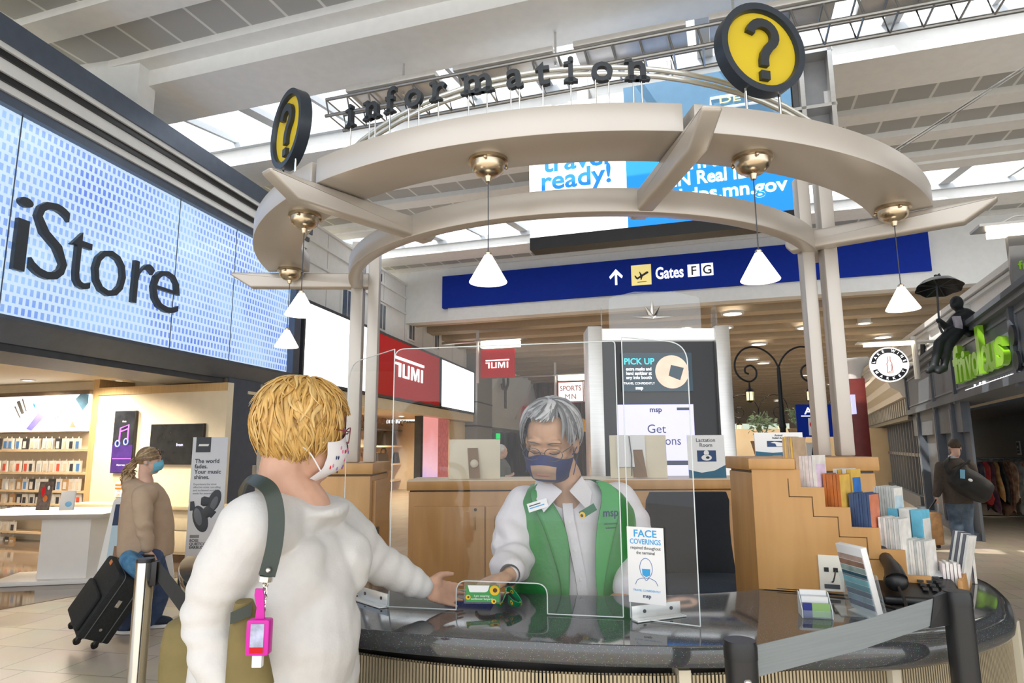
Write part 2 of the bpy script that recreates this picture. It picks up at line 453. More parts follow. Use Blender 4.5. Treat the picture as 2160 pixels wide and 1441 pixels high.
# far lower hall beyond the sign beam
SB = 16.2                                    # distance of the gate-sign beam
GP = bplane(SB)
zl0 = GP.uv(1445, 640)[1]
mb = MB(ROOF.M)
mb.box(U0, U1, SB + 0.05, SB + 0.45, zl0, ZC + 0.4, WHITE)
struct(mb.build('ceiling_beam', smooth=False))
mb = MB(ROOF.M)
soffit(mb, SB + 0.45, 76, zl0 + 0.06, 1.5, 0.55, TILE2, BEAM2, 0.25)
struct(mb.build('ceiling_low', smooth=False))
mb = MB(ROOF.M)
FARW = mat('far_wall', (0.34, 0.27, 0.20), 0.7, col2=(0.48, 0.39, 0.29), vscale=0.5)
mb.box(U0, U1, 76, 76.4, 0, 6.8, FARW)
struct(mb.build('wall_back', smooth=False))
# ------------------------------------------------------------------ information desk and its canopy
KC = (0.328, 3.17)
def pol(R, a, z=0.0): return V((KC[0] + R * math.cos(math.radians(a)), KC[1] + R * math.sin(math.radians(a)), z))
ZT = 1.128
def granite():
    m = bpy.data.materials.new('speckled_granite'); m.use_nodes = True; nt = m.node_tree; b = nt.nodes['Principled BSDF']
    tc = nt.nodes.new('ShaderNodeTexCoord'); vo = nt.nodes.new('ShaderNodeTexVoronoi'); vo.inputs['Scale'].default_value = 230
    n = nt.nodes.new('ShaderNodeTexNoise'); n.inputs['Scale'].default_value = 90; n.inputs['Detail'].default_value = 6
    r = nt.nodes.new('ShaderNodeValToRGB'); r.color_ramp.elements[0].color = (0.30, 0.32, 0.33, 1); r.color_ramp.elements[1].color = (0.028, 0.032, 0.036, 1)
    r.color_ramp.elements[0].position = 0.06; r.color_ramp.elements[1].position = 0.22
    mx = nt.nodes.new('ShaderNodeMix'); mx.data_type = 'RGBA'; mx.blend_type = 'ADD'; mx.inputs['Factor'].default_value = 0.05
    nt.links.new(tc.outputs['Object'], vo.inputs['Vector']); nt.links.new(tc.outputs['Object'], n.inputs['Vector'])
    nt.links.new(vo.outputs['Distance'], r.inputs[0]); nt.links.new(r.outputs[0], mx.inputs['A']); nt.links.new(n.outputs['Color'], mx.inputs['B'])
    nt.links.new(mx.outputs['Result'], b.inputs['Base Color']); b.inputs['Roughness'].default_value = 0.07; b.inputs['Specular IOR Level'].default_value = 0.9
    MATS['granite'] = m; return m
GRAN = granite()
RIB = mat('gold_mesh_metal', (0.52, 0.44, 0.30), 0.4, 0.5, var=0.08)
desk = thing('information_desk', 'curved information desk with black speckled granite top and ribbed gold front', 'desk', (KC[0], KC[1] - 1.6, 0))
# granite top: outline ring with a rounded bullnose at the right-hand end
DR = [(-163, 1.70), (-115, 1.695), (-100, 1.68), (-87, 1.70), (-66, 1.735), (-57, 1.715), (-50, 1.655), (-43, 1.585), (-37, 1.50), (-31, 1.38), (-27, 1.27), (-25, 1.235)]
def desk_r(a):
    for (p, q), (r, t) in zip(DR, DR[1:]):
        if p <= a <= r: k = (a - p) / (r - p); return q + (t - q) * k
    return DR[-1][1]
mb = MB(); rings = []
A0_, A1_ = -163, -25
prof_sq = [(0, -0.045), (0.0, 0.0)]
for i in range(97):
    a = A0_ + (A1_ - A0_) * i / 96; R = desk_r(a); r0 = 1.22
    k = min(1, max(0, (a + 84) / 12))                # flat edge to the left, bullnose to the right
    h = 0.045 + 0.035 * k
    ring = [pol(r0, a, ZT - 0.05), pol(r0, a, ZT)]
    e = 0.004 + (h / 2 - 0.004) * k
    for j in range(9):
        t = math.pi / 2 - math.pi * j / 8
        zc = ZT - h / 2 + (h / 2 - e) * (1 if j < 4 else -1 if j > 4 else 0)
        ring.append(pol(R - e + e * math.cos(t), a, zc + e * math.sin(t)))
    rings.append([tuple(p) for p in ring])
mb.loft(rings, GRAN)
mb.build('countertop', desk, angle=50)
# shadow gap, ribbed front, uprights, plinth
mb = MB(); ringsec(mb, KC, 1.28, 1.60, -163, -50, 0.0, ZT - 0.05, BLACK, 72); mb.build('carcass', desk)
mb = MB()
for lay, (R, step, w) in enumerate(((1.645, 0.30, 0.0024), (1.632, 0.285, 0.0024))):
    n = int(130 / step)
    for i in range(n):
        a = -163 + step * i
        if a > -50: break
        p = pol(R, a); t = V((-math.sin(math.radians(a)), math.cos(math.radians(a)), 0)); o_ = V((math.cos(math.radians(a)), math.sin(math.radians(a)), 0))
        b0 = [p - t * w - o_ * .002, p + t * w - o_ * .002, p + t * w + o_ * .002, p - t * w + o_ * .002]
        mb.hexa([(q.x, q.y, 0.1) for q in b0] + [(q.x, q.y, ZT - 0.075) for q in b0], RIB)
mb.build('ribbed_panel', desk, smooth=False)
for a in (-120, -88.5, -70.5, -61, -50.4):
    mb = MB(); ringsec(mb, KC, 1.60, 1.662, a - 0.45, a + 0.45, 0.1, ZT - 0.06, mat('champagne_upright', (0.74, 0.68, 0.54), 0.4, 0.2, var=0.03), 2); mb.build('upright', desk, smooth=False)
mb = MB(); ringsec(mb, KC, 1.55, 1.63, -163, -50, 0.0, 0.1, DARK, 60); mb.build('plinth', desk)

# canopy ------------------------------------------------------------
cano = thing('kiosk_canopy', 'round beige canopy of curved bands and rafters over the information desk', 'canopy', (KC[0], KC[1], 0))
ZB, ZR = 2.394, 2.482
for a0, a1, l in ((-176.3, -130.5, None), (-129.5, -84.5, None), (-83.3, -37.5, None)):
    mb = MB(); ringsec(mb, KC, 1.32, 1.515, a0, a1, ZB + 0.004, ZR, ALU if False else CANOPY, 40); mb.build('curved_band', cano, bevel=0.003, angle=40)
mb = MB(); ringsec(mb, KC, 1.058, 1.112, -176, -26, 2.318, 2.403, CANOPY, 72); mb.build('inner_band', cano, bevel=0.006, angle=40)
RAFT = [(-177.3, 1.70, 0.99), (-130, 1.68, 0.99), (-83.8, 1.66, 1.0), (-36.8, 1.70, 1.0)]
for a, ro_, ri_ in RAFT:
    m = frame(pol(0, a), pol(1, a) - pol(0, a), (-math.sin(math.radians(a)), math.cos(math.radians(a)), 0))
    mm = m @ Matrix(((1, 0, 0, 0), (0, 0, 1, 0), (0, -1, 0, 0), (0, 0, 0, 1))).inverted()
    mb = MB(frame(pol(0, a), pol(1, a) - pol(0, a), UP))   # x radial, y up, z sideways
    mb.prism([(ri_ + .02, 2.322), (ro_ - 0.10, 2.322), (ro_, 2.385), (ro_, 2.396), (ri_, 2.396), (ri_, 2.345)], -0.028, 0.028, CANOPY)
    mb.build('rafter', cano, bevel=0.008, seg=3, angle=40)
PL = []
for (px0, px1, yb, y0) in ((727, 754, 975, 3.10), (765, 789, 975, 3.06), (1727, 1755, 961, 2.53), (1775, 1806, 961, 2.50)):
    a_ = atY(px0, yb, y0); b_ = atY(px1, yb, y0); PL.append((a_, b_))
    w = (b_ - a_).length; c_ = (a_ + b_) / 2
    mb = MB(); mb.box(c_.x - w / 2, c_.x + w / 2, y0, y0 + w, a_.z - 0.002, 2.64 if px0 > 1000 else 2.56, CANOPY); mb.build('post', cano, bevel=0.006, angle=40)
# pendant lamps
SHADE = mat('lit_frosted_glass', (1.0, 0.93, 0.80), 0.4, emit=1.6, ecol=(1.0, 0.90, 0.74))
lampw = ['over the far left rafter', 'above the blonde woman beside the iStore sign'.replace('iStore', 'blue shop'), 'left of centre in front of the blue gates sign', 'right of centre in front of the blue gates sign', 'beside the black umbrella, farthest to the right']
for i, (a, R) in enumerate(((-174.3, 1.40), (-141, 1.40), (-106.5, 1.395), (-73.8, 1.40), (-41.2, 1.40))):
    p = pol(R, a, ZB)
    t = thing('pendant_lamp', 'white glass cone pendant lamp ' + lampw[i], 'lamp', p, 'cone pendant lamps under the canopy')
    mb = MB(Matrix.Translation(p)); mb.lathe([(0.0, 0.004), (0.058, 0.004), (0.060, -0.006), (0.052, -0.009), (0.050, -0.022), (0.046, -0.034), (0.030, -0.046), (0.012, -0.050), (0.008, -0.066), (0.0, -0.066)], BRASS, 28)
    for k in range(3):
        q = 2.1 * k + 0.4; mb.ell((0.058 * math.cos(q), 0.058 * math.sin(q), -0.012), 0.006, BRASS, nu=8, nv=6)
    mb.build('ceiling_cup', t)
    mb = MB(Matrix.Translation(p)); mb.cyl((0, 0, -0.06), (0, 0, -0.285), 0.0017, DARK, n=6); mb.build('cord', t)
    mb = MB(Matrix.Translation(p)); mb.lathe([(0.004, -0.28), (0.010, -0.285), (0.010, -0.305), (0.004, -0.312)], BRASS, 14); mb.build('socket', t)
    mb = MB(Matrix.Translation(p)); mb.lathe([(0.011, -0.292), (0.0555, -0.372), (0.0545, -0.374), (0.009, -0.297)], SHADE, 32); mb.build('lamp_shade', t)
# the word sign standing on the front band, with its arched rails
sign = thing('word_sign', 'row of black serif letters spelling information on rods above the canopy', 'sign', pol(1.49, -95, ZR))
SERIF = [(c, px) for c, px in zip('information', (740, 786, 823, 873, 925, 1008, 1086, 1145, 1204, 1270, 1344))]
LET = mat('black_letter_enamel', (0.018, 0.024, 0.03), 0.4, var=0.1)
bases = (272, 252, 233, 222, 212, 198, 180, 170, 165, 163, 162)
for (ch, px), yb in zip(SERIF, bases):
    q = atC(px, yb, KC, 1.49); a = math.atan2(q.y - KC[1], q.x - KC[0])
    out = V((math.cos(a), math.sin(a), 0)); x = V((-math.sin(a), math.cos(a), 0))
    zb = 2.560 + 0.0 * q.z
    o = V((KC[0], KC[1], 0)) + out * 1.482 + UP * zb
    mb = MB(frame(o, x, UP)); S = 0.118
    mb.text(ch, 0, 0, S, LET, depth=0.016, bold=0.014)
    xs = [(mb.M.inverted() @ v).x for v in mb.v]; x0, x1 = min(xs), max(xs); sw = 0.022; xh = S * 0.53
    if ch in 'inrfm':
        feet = {'i': [0], 'n': [x0 + .009, x1 - .009], 'r': [x0 + .009], 'f': [0.0], 'm': [x0 + .009, 0, x1 - .009]}[ch]
        for fx in feet: mb.prism([(fx - .02, 0), (fx + .02, 0), (fx + .02, .006), (fx + .008, .013), (fx - .008, .013), (fx - .02, .006)], 0, 0.016, LET)
        if ch in 'inrm':
            fx = feet[0]; mb.prism([(fx - .020, xh - .010), (fx, xh - .010), (fx, xh + .002), (fx - .020, xh - .002)], 0, 0.016, LET)
    for fx in ((x0 + .012, x1 - .012) if ch in 'omna' else (0,)):
        mb.cyl((fx, -(zb - ZR) , .008), (fx, 0.006, .008), 0.0022, CHROME, n=8)
    mb.build('letter', sign)
mb = MB()
for R, dz in ((1.36, 0.0), (1.36, -0.022)):
    pts = []
    for i in range(25):
        a = -139 + (-52 + 139) * i / 24; t = i / 24
        pts.append(pol(R, a, 2.47 + 0.215 * (math.sin(math.pi * min(1, max(0, t))) ** 0.55) + dz))
    mb.tube(pts, 0.008, mat('pale_tube', (0.72, 0.72, 0.66), 0.3, 0.6, var=0.03), 10)
mb.build('arched_rail', sign)
# question mark discs
YEL = mat('mustard_yellow', (0.62, 0.46, 0.01), 0.5, var=0.04)
RIM = mat('dark_blue_black_rim', (0.02, 0.03, 0.045), 0.35, var=0.1)
def qdisc(px, py, R, lab, rad, turn=0):
    q = atC(px, py, KC, R); a = math.atan2(q.y - KC[1], q.x - KC[0]) + turn
    out = V((math.cos(a), math.sin(a), 0)); x = V((-math.sin(a), math.cos(a), 0))
    t = thing('question_mark_sign', lab, 'sign', q, 'question mark discs on the canopy')
    M_ = frame(q, x, UP)
    mb = MB(M_)
    prof = [(rad - 0.022, -0.018), (rad, -0.018), (rad, 0.022), (rad - 0.020, 0.022), (rad - 0.024, 0.012), (rad - 0.024, -0.018)]
    mb.lathe(prof, RIM, 48); mb.build('rim', t)
    mb = MB(M_); mb.disc(0, 0, rad - 0.022, rad - 0.022, -0.012, 0.008, YEL, 48); mb.build('face', t)
    mb = MB(M_); s = rad / 0.13
    pts = []
    for i in range(15):
        b = math.radians(175 - 235 * i / 14); pts.append(V((0.038 * s * math.cos(b), (0.036 + 0.036 * math.sin(b)) * s, 0.014)))
    pts += [V((0.004 * s, -0.018 * s, 0.014)), V((0.0, -0.036 * s, 0.014)), V((0.0, -0.054 * s, 0.014))]
    wv = []
    for i in range(len(pts)):
        d = (pts[min(i + 1, len(pts) - 1)] - pts[max(0, i - 1)]).normalized(); wv.append(V((-d.y, d.x, 0)) * 0.0125 * s)
    mb.ribbon(pts, wv, 0.016, LET); mb.box(-0.0135 * s, 0.0135 * s, -0.094 * s, -0.069 * s, 0.006, 0.022, LET)
    mb.build('question_mark', t)
    for k in (-0.4, 0.4): mb = MB(M_); mb.cyl((k * rad, -math.sqrt(1 - k * k) * rad + .005, 0), (k * rad, ZR - q.z, 0), 0.004, CHROME, n=8); mb.build('rod', t)
qdisc(1602, 108, 1.50, 'yellow question mark disc beside the last letter, facing the viewer', 0.138)
qdisc(614, 275, 1.50, 'yellow question mark disc left of the letters, seen edge on', 0.142, -0.04)
# suspension wire
mb = MB(); mb.cyl(pol(1.45, -52, ZR), B_DIR * 5.0 + B_N * 7.2 + UP * 6.4, 0.003, CHROME, n=6)
mb.cyl(pol(1.40, -50, ZR), B_DIR * 5.04 + B_N * 7.2 + UP * 6.4, 0.002, CHROME, n=6)
mb.build('hanger_wire', cano)
# ------------------------------------------------------------------ cabinets and pedestals of the kiosk
def cabinet_box(t, x0, x1, y0, y1, z1, cap=0.05, capo=0.012):
    mb = MB(); mb.box(x0, x1, y0, y1, 0, z1 - cap - 0.008, WOOD); mb.build('body', t, bevel=0.004)
    mb = MB(); mb.box(x0 + .006, x1 - .006, y0 + .006, y1 - .006, z1 - cap - 0.008, z1 - cap, BLACK); mb.build('reveal', t)
    mb = MB(); mb.box(x0 - capo, x1 + capo, y0 - capo, y1 + capo, z1 - cap, z1, WOOD); mb.build('cap', t, bevel=0.004)
lp = atY(788, 977, 3.0)
tl = thing('post_pedestal', 'tall maple pedestal under the left canopy posts behind the blonde woman', 'pedestal', (lp.x - .25, 3.2, 0))
cabinet_box(tl, lp.x - 0.45, lp.x - 0.012, 3.0, 3.42, lp.z)
mb = MB(); mb.box(lp.x - .012, lp.x + .004, 3.05, 3.40, .05, lp.z - .08, WOODD); mb.build('side_door', tl, bevel=0.002)
for zz in (1.16, 0.78):
    mb = MB(); mb.box(lp.x + .004, lp.x + .014, 3.06, 3.10, zz - .03, zz + .03, BLACK); mb.build('hinge', tl)
rp = atY(1850, 964, 2.42)
tr = thing('post_pedestal', 'tall maple pedestal under the right canopy posts behind the brochure rack', 'pedestal', (rp.x - .2, 2.6, 0))
cabinet_box(tr, rp.x - 0.42, rp.x - 0.012, 2.42, 2.80, rp.z)
# back cabinet
cl = atY(862, 1016, 4.1); cr_ = atY(1640, 1018, 4.1)
X0, X1, ZK = cl.x, cr_.x, cl.z
tb = thing('storage_cabinet', 'long maple cabinet with panelled doors behind the man in the green vest', 'cabinet', ((X0 + X1) / 2, 4.3, 0))
cabinet_box(tb, X0, X1, 4.112, 4.55, ZK, 0.055)
mb = MB(); mb.box(X0 - .01, X1 + .01, 4.11, 4.55, ZK, ZK + 0.006, mat('pale_laminate', (0.78, 0.66, 0.48), 0.4, var=0.02)); mb.build('laminate_top', tb)
nd = 5; dw = (X1 - X0 - 0.06) / nd
for i in range(nd):
    a = X0 + 0.03 + dw * i
    mb = MB(); mb.box(a + .004, a + dw - .004, 4.092, 4.112, 0.12, ZK - 0.15, WOOD); d = mb.build('door', tb, bevel=0.003)
    hx = a + (dw - 0.06 if i % 2 == 0 else 0.06)
    mb = MB(); mb.tube([(hx, 4.092, ZK - .29), (hx, 4.07, ZK - .285), (hx, 4.066, ZK - .25), (hx, 4.07, ZK - .215), (hx, 4.092, ZK - .21)], 0.004, CHROME, 8); mb.build('handle', d)
    if i % 2 == 0:
        mb = MB(); mb.cyl((hx, 4.092, ZK - .17), (hx, 4.086, ZK - .17), 0.009, CHROME); mb.build('lock', d)
# two framed boards and two info cards on the cabinet top
def board(px0, px1, py0, py1, lab, pic, y=4.22, lean=0.05):
    a = atY(px0, py1, y); b = atY(px1, py0, y); w = b.x - a.x; h = b.z - ZK - .006
    t = thing('framed_picture', lab, 'frame', ((a.x + b.x) / 2, y, ZK + .006))
    M_ = frame((a.x, y, ZK + .007), (1, 0, 0), (0, lean, 1))
    mb = MB(M_); mb.box(0, w, 0, h, 0, 0.012, mat('kraft_backing', (0.78, 0.70, 0.54), 0.7, var=0.03)); mb.build('backing_board', t, bevel=0.002)
    mb = MB(M_); mb.hexa([(w * .40, 0.005, .012), (w * .62, 0.005, .05), (w * .62, 0.005, .055), (w * .40, 0.005, .018), (w * .36, h * .78, .012), (w * .56, h * .78, .012), (w * .56, h * .78, .018), (w * .36, h * .78, .018)], mat('brown_easel', (0.26, 0.16, 0.09), 0.6, var=0.1)); mb.build('easel_leg', t)
    if pic:
        mb = MB(M_); mb.box(w * .12, w * .62, h * .26, h * .98, .02, .024, WPRINT); mb.build('paper_sheet', t)
        mb = MB(M_); mb.tube([(w * .34, h * .97, .03), (w * .37, h * .5, .034), (w * .36, h * .05, .03)], 0.003, DARK, 6); mb.build('wire_stay', t)
    else:
        mb = MB(M_); mb.ell((w * .5, h * .38, .045), (w * .08, h * .11, .02), mat('pale_knob', (.72, .64, .5), .5, var=.05)); mb.build('pivot', t)
board(947, 1055, 927, 1012, 'beige backed picture frame with brown easel leg, left of the man', False)
board(1288, 1404, 918, 1012, 'beige backed picture frame holding a white sheet, right of the man', True)
def info_card(px0, px1, py0, lab, kind, y, zb, lines):
    a = atY(px0, 1000, y); b = atY(px1, py0, y); w = b.x - a.x; h = b.z - zb
    t = thing('information_card', lab, 'sign', ((a.x + b.x) / 2, y, zb))
    M_ = frame((a.x, y, zb + .001), (1, 0, 0), (0, 0.04, 1))
    mb = MB(M_); mb.box(0, w, 0, h, 0, 0.004, WPRINT); mb.build('card', t)
    mb = MB(M_)
    mb.prism([(0, 0), (w, 0), (w, h * .30), (w * .7, h * .17), (w * .35, h * .12), (0, h * .19)], .0041, .005, mat('teal_print', (.02, .13, .22), .5, var=.1)); mb.build('printed_wave', t)
    mb = MB(M_)
    for k, s_ in enumerate(lines): mb.text(s_, w / 2, h * (.84 - .115 * k), h * .125, INK, z=.0041, depth=.001, bold=.005)
    mb.build('lettering', t)
    mb = MB(M_); mb.box(w * .25, w * .76, h * .38, h * .64, .0041, .005, mat('deep_blue_print', (.01, .05, .16), .5, var=.03))
    if kind == 'baby':
        mb.disc(w * .5, h * .58, w * .07, w * .07, .0051, .006, WPRINT, 16); mb.disc(w * .5, h * .47, w * .14, h * .07, .0051, .006, WPRINT, 20); mb.disc(w * .53, h * .47, w * .05, h * .03, .0061, .007, INK, 12)
    else:
        mb.prism([(w * .32, h * .56), (w * .40, h * .60), (w * .62, h * .54), (w * .70, h * .58), (w * .62, h * .40), (w * .44, h * .40), (w * .42, h * .52)], .0051, .006, WPRINT)
    mb.build('pictogram', t)
info_card(1453, 1527, 918, 'white card reading Lactation Room on the maple cabinet', 'baby', 4.2, ZK + .006, ['Lactation', 'Room'])
# ------------------------------------------------------------------ stepped brochure rack
RO = V((0.735, 2.02, ZT)); RU = V((0.93, -0.37, 0)).normalized(); RW_ = V((0.37, 0.93, 0)).normalized()
rk = Plane((RO.x, RO.y), RU)
def rk_uv(px, py, off=0): return rk.uv(px, py, off)
rack = thing('brochure_rack', 'stepped maple brochure rack on the granite desk, rising towards the cabinet', 'rack', RO)
steps_px = [(1592, 990), (1655, 990), (1688, 990), (1688, 1028), (1740, 1028), (1740, 1070), (1793, 1070), (1793, 1113), (1856, 1113), (1856, 1160), (1910, 1160), (1910, 1205)]
su = [rk_uv(*p) for p in steps_px]
umin = rk_uv(1592, 1100)[0]
us = [umin, rk_uv(1688, 1008)[0], rk_uv(1740, 1050)[0], rk_uv(1795, 1090)[0], rk_uv(1857, 1135)[0], rk_uv(1912, 1185)[0], rk_uv(1965, 1225)[0]]
zs = [rk_uv(1640, 990)[1], rk_uv(1710, 1028)[1], rk_uv(1765, 1070)[1], rk_uv(1825, 1113)[1], rk_uv(1880, 1160)[1], rk_uv(1935, 1215)[1]]
poly = [(us[0], ZT + .002)]
top = []
for i in range(6): top += [(us[i], zs[i]), (us[i + 1], zs[i])]
outer = [(us[0], ZT + .002)] + top + [(us[6], ZT + .002)]
D = 0.30
mb = MB(rk.m); mb.prism(outer, -0.014, 0.0, WOOD); mb.build('side_panel', rack, smooth=False)
mb = MB(rk.m); mb.prism(outer, -D, -D + 0.014, WOOD); mb.build('side_panel', rack, smooth=False)
mb = MB(rk.m); mb.prism([(u, v - 0.085 if 0 < i < 13 else v) for i, (u, v) in enumerate(outer)], -D + .015, -0.015, WOODD); mb.build('stepped_core', rack, smooth=False)
g = [(u - 0.034, v - 0.028) for u, v in top]
mb = MB(rk.m)
for i in range(2, len(g) - 1):
    (a, b), (c, d) = g[i - 1], g[i]
    w_ = 0.0012
    mb.box(min(a, c) - w_, max(a, c) + w_, min(b, d) - w_, max(b, d) + w_, 0.0, 0.0008, mat('groove', (.12, .06, .02), .8, var=.1))
mb.build('groove', rack, smooth=False)
mb = MB(rk.m); mb.box(us[0] - .008, us[1] - .012, zs[0] + .0, zs[0] + .032, -D, .008, WOOD); mb.build('cap', rack, bevel=0.003)
# wooden fence board at the open end of the rack
qa = atZ(2052, 1216, ZT); qb = atZ(2030, 1275, ZT)
mb = MB(); mb.bar(qa + UP * .03, qb + UP * .03, 0.012, 0.06, WOODD); mb.build('end_board', rack, bevel=.002)
# brochures: each bundle of leaflets in its step
BRO = {}
def leaf_mat(n, c): return mat('leaflet_' + n, c, .45, var=.12, vscale=30)
def bundle(u, z, w, h, d, off, n, cols, cover, lab, cat='brochure', lean=0.0, title=None, cov2=None):
    """n leaflets standing in a row from u to u+w, d deep into the rack"""
    t = thing('leaflet_bundle', lab, cat, rk.at(u + w / 2, z, off))
    st = w / n
    for i in range(n):
        mb = MB(rk.m @ Matrix.Translation((u, z, off - .028)) @ Matrix.Rotation(-lean, 4, 'Z') @ Matrix.Rotation(-.5, 4, 'Y') @ Matrix.Translation((st * i, 0, 0)))
        h_ = h * (1 + random.uniform(-.012, .012)); j = random.uniform(-.002, .002)
        mb.box(st * .06, st * .94, 0, h_, -d + j, j, cols[i % len(cols)])
        if i == n - 1:
            mb.box(st * .94, st * .97, h * .02, h_ * .99, -d * .97, -d * .03, cover)
            if cov2: mb.box(st * .97, st * .99, h * .45, h * .86, -d * .9, -d * .1, cov2)
        mb.build('leaflet', t, smooth=False)
    return t
wht = leaf_mat('white', (.80, .78, .74)); tan = leaf_mat('tan', (.50, .36, .24)); orr = leaf_mat('rust', (.52, .15, .03)); blu = leaf_mat('blue', (.05, .09, .20)); gry = leaf_mat('grey', (.55, .57, .55)); pnk = leaf_mat('pink', (.78, .70, .70)); gold = leaf_mat('gold', (.75, .48, .10)); teal_ = leaf_mat('aqua', (.15, .50, .68)); dk = leaf_mat('dark', (.09, .09, .11)); blk = leaf_mat('salmon', (.65, .22, .12))
def bpx(px0, px1, py0, py1, off):
    u0, z0 = rk_uv(px0, py1, off); u1, z1 = rk_uv(px1, py0, off)
    return u0, z0, u1 - u0, z1 - z0
def put(px0, px1, py0, py1, off, n, cols, cover, lab, d=.07, zi=None, **k):
    u, z, w, h = bpx(px0, px1, py0, py1, off)
    z2 = zs[zi] - .083
    bundle(u, z2, w, h + (z - z2), d, off, n, cols, cover, lab, **k)
put(1653, 1678, 921, 988, -.02, 6, [tan, gold, tan], tan, 'bundle of tan striped leaflets on the top step of the rack', zi=0)
put(1690, 1722, 962, 1028, -.02, 5, [pnk, wht, pnk], wht, 'bundle of white leaflets with pale pink spines, second step of the rack', zi=1, cov2=leaf_mat('lilac', (.75, .62, .8)))
put(1741, 1775, 1001, 1070, -.02, 5, [orr], gold, 'bundle of rust orange leaflets with a yellow cover, third step of the rack', zi=2, cov2=gold)
put(1762, 1800, 990, 1050, -.17, 4, [wht, gold], gold, 'yellow and white leaflets behind the rust orange bundle', zi=2, cov2=leaf_mat('brightblue', (.05, .2, .6)))
put(1797, 1838, 1042, 1112, -.02, 8, [blu], blk, 'bundle of navy blue leaflets with orange cover, fourth step of the rack', zi=3, cov2=blk)
put(1850, 1890, 1028, 1095, -.17, 8, [gry], wht, 'pale grey leaflets behind the navy blue bundle', zi=3, cov2=leaf_mat('paleblue', (.55, .68, .75)))
put(1861, 1905, 1095, 1160, -.02, 9, [wht, gry], wht, 'bundle of white leaflets with grey spines, fifth step of the rack', zi=4)
put(1880, 1950, 1076, 1140, -.15, 3, [teal_, wht], teal_, 'light blue leaflet with dark lettering behind the white bundle', zi=4, cov2=wht)
put(1914, 1960, 1143, 1205, -.02, 9, [wht, gry, wht], wht, 'bundle of cream leaflets on the lowest step of the rack', zi=5)
put(1985, 2012, 1118, 1200, -.10, 6, [dk, gry], wht, 'narrow stack of dark leaflets leaning at the open end of the rack', zi=5, lean=.22)
for (px, py, n, cs, lab) in ((1995, 1215, 5, [pnk, wht], 'short pile of pink and white leaflets beside the desk phone'), (2020, 1180, 6, [gry, dk, wht], 'short pile of dark and cream leaflets behind the desk phone')):
    q = atZ(px, py + 50, ZT); M0 = frame((q.x, q.y, ZT), RU, UP)
    t = thing('leaflet_bundle', lab, 'brochure', q)
    for i in range(n):
        mb = MB(M0); mb.box(.009 * i, .009 * i + .007, .001, .095 + .004 * (i % 2), -.05, 0, cs[i % len(cs)]); mb.build('leaflet', t, smooth=False)
info_card(1596, 1692, 913, 'white card reading Animal Relief Area on top of the rack', 'dog', 2.35, rk_uv(1640, 990)[1] + .034, ['Animal', 'Relief Area'])
# title on the light blue leaflet
u, z, w, h = bpx(1880, 1950, 1076, 1140, -.15)
# socket plate and phone cable
u, v = rk_uv(1753, 1209)
so_ = thing('socket_plate', 'cream wall plate with two data jacks on the rack side', 'socket', rk.at(u, v, .001))
mb = MB(rk.m); mb.box(u - .032, u + .032, v - .05, v + .05, .001, .006, mat('cream_plastic', (.78, .74, .64), .4, var=.02)); mb.build('plate', so_, bevel=.002)
for du in (-.012, .012):
    mb = MB(rk.m); mb.box(u + du - .006, u + du + .006, v + .004, v + .016, .006, .0075, BLACK); mb.build('jack', so_)
mb = MB(rk.m); mb.box(u - .02, u + .02, v - .042, v - .03, .006, .0075, DARK); mb.build('label_window', so_)
pts = [rk.at(u + .012, v + .01, .008), rk.at(u + .0, v - .015, .05)] + [atZ(*p, ZT + .006) for p in ((1745, 1222), (1700, 1232), (1660, 1238), (1625, 1240), (1700, 1246), (1790, 1256), (1850, 1258))]
def smooth_path(pts, n=6):
    out = []
    P = [pts[0]] + pts + [pts[-1]]
    for i in range(1, len(P) - 2):
        for k in range(n):
            t = k / n; a, b, c, d = P[i - 1], P[i], P[i + 1], P[i + 2]
            out.append(0.5 * ((2 * b) + (c - a) * t + (2 * a - 5 * b + 4 * c - d) * t * t + (3 * b - a - 3 * c + d) * t ** 3))
    out.append(pts[-1]); return out
mb = MB(); mb.tube(smooth_path([V(p) for p in pts]), .0022, BLACK, 6); tag(mb.build('phone_cable'), 'thin black cable from the wall plate across the granite to the phone', 'cable')
# desk phone
pc = atZ(1936, 1268, ZT); PM = frame(pc + UP * .003, V((.95, -.3, 0)), V((.3, .95, 0)))
ph = thing('desk_phone', 'black desk telephone on the granite beside the rack', 'phone', pc)
mb = MB(PM); mb.hexa([(-.10, -.08, 0), (.10, -.08, 0), (.10, .09, 0), (-.10, .09, 0), (-.10, -.08, .02), (.10, -.08, .02), (.10, .09, .065), (-.10, .09, .065)], BLACK); mb.build('base', ph, bevel=.008, seg=3)
mb = MB(PM); mb.hexa([(-.01, .045, .055), (.08, .045, .055), (.08, .08, .0655), (-.01, .08, .0655), (-.01, .045, .057), (.08, .045, .057), (.08, .08, .067), (-.01, .08, .067)], mat('phone_label', (.6, .62, .64), .4, var=.05)); mb.build('label', ph)
for i in range(12):
    mb = MB(PM); kx, ky = .005 + .022 * (i % 3), -.045 + .022 * (i // 3); z = .03 + (ky + .06) * .277; mb.box(kx, kx + .014, ky, ky + .013, z, z + .006, BLACK); mb.build('key', ph)
mb = MB(PM)
hp = [(-.065, -.085, .065), (-.065, -.06, .088), (-.065, 0, .10), (-.065, .06, .112), (-.065, .09, .098)]
mb.tube([V(p) for p in hp], [.028, .022, .017, .022, .028], BLACK, 12); mb.ell((-.065, -.078, .06), (.03, .026, .026), BLACK); mb.ell((-.065, .085, .085), (.03, .026, .026), BLACK)
mb.build('handset', ph, angle=60)
mb = MB(PM); cp_ = [V((-.065, -.10, .05)), V((-.06, -.14, .01)), V((-.09, -.16, .008)), V((-.12, -.10, .008)), V((-.10, -.06, .012))]
mb.tube(smooth_path(cp_), .004, BLACK, 8); mb.build('handset_cord', ph)
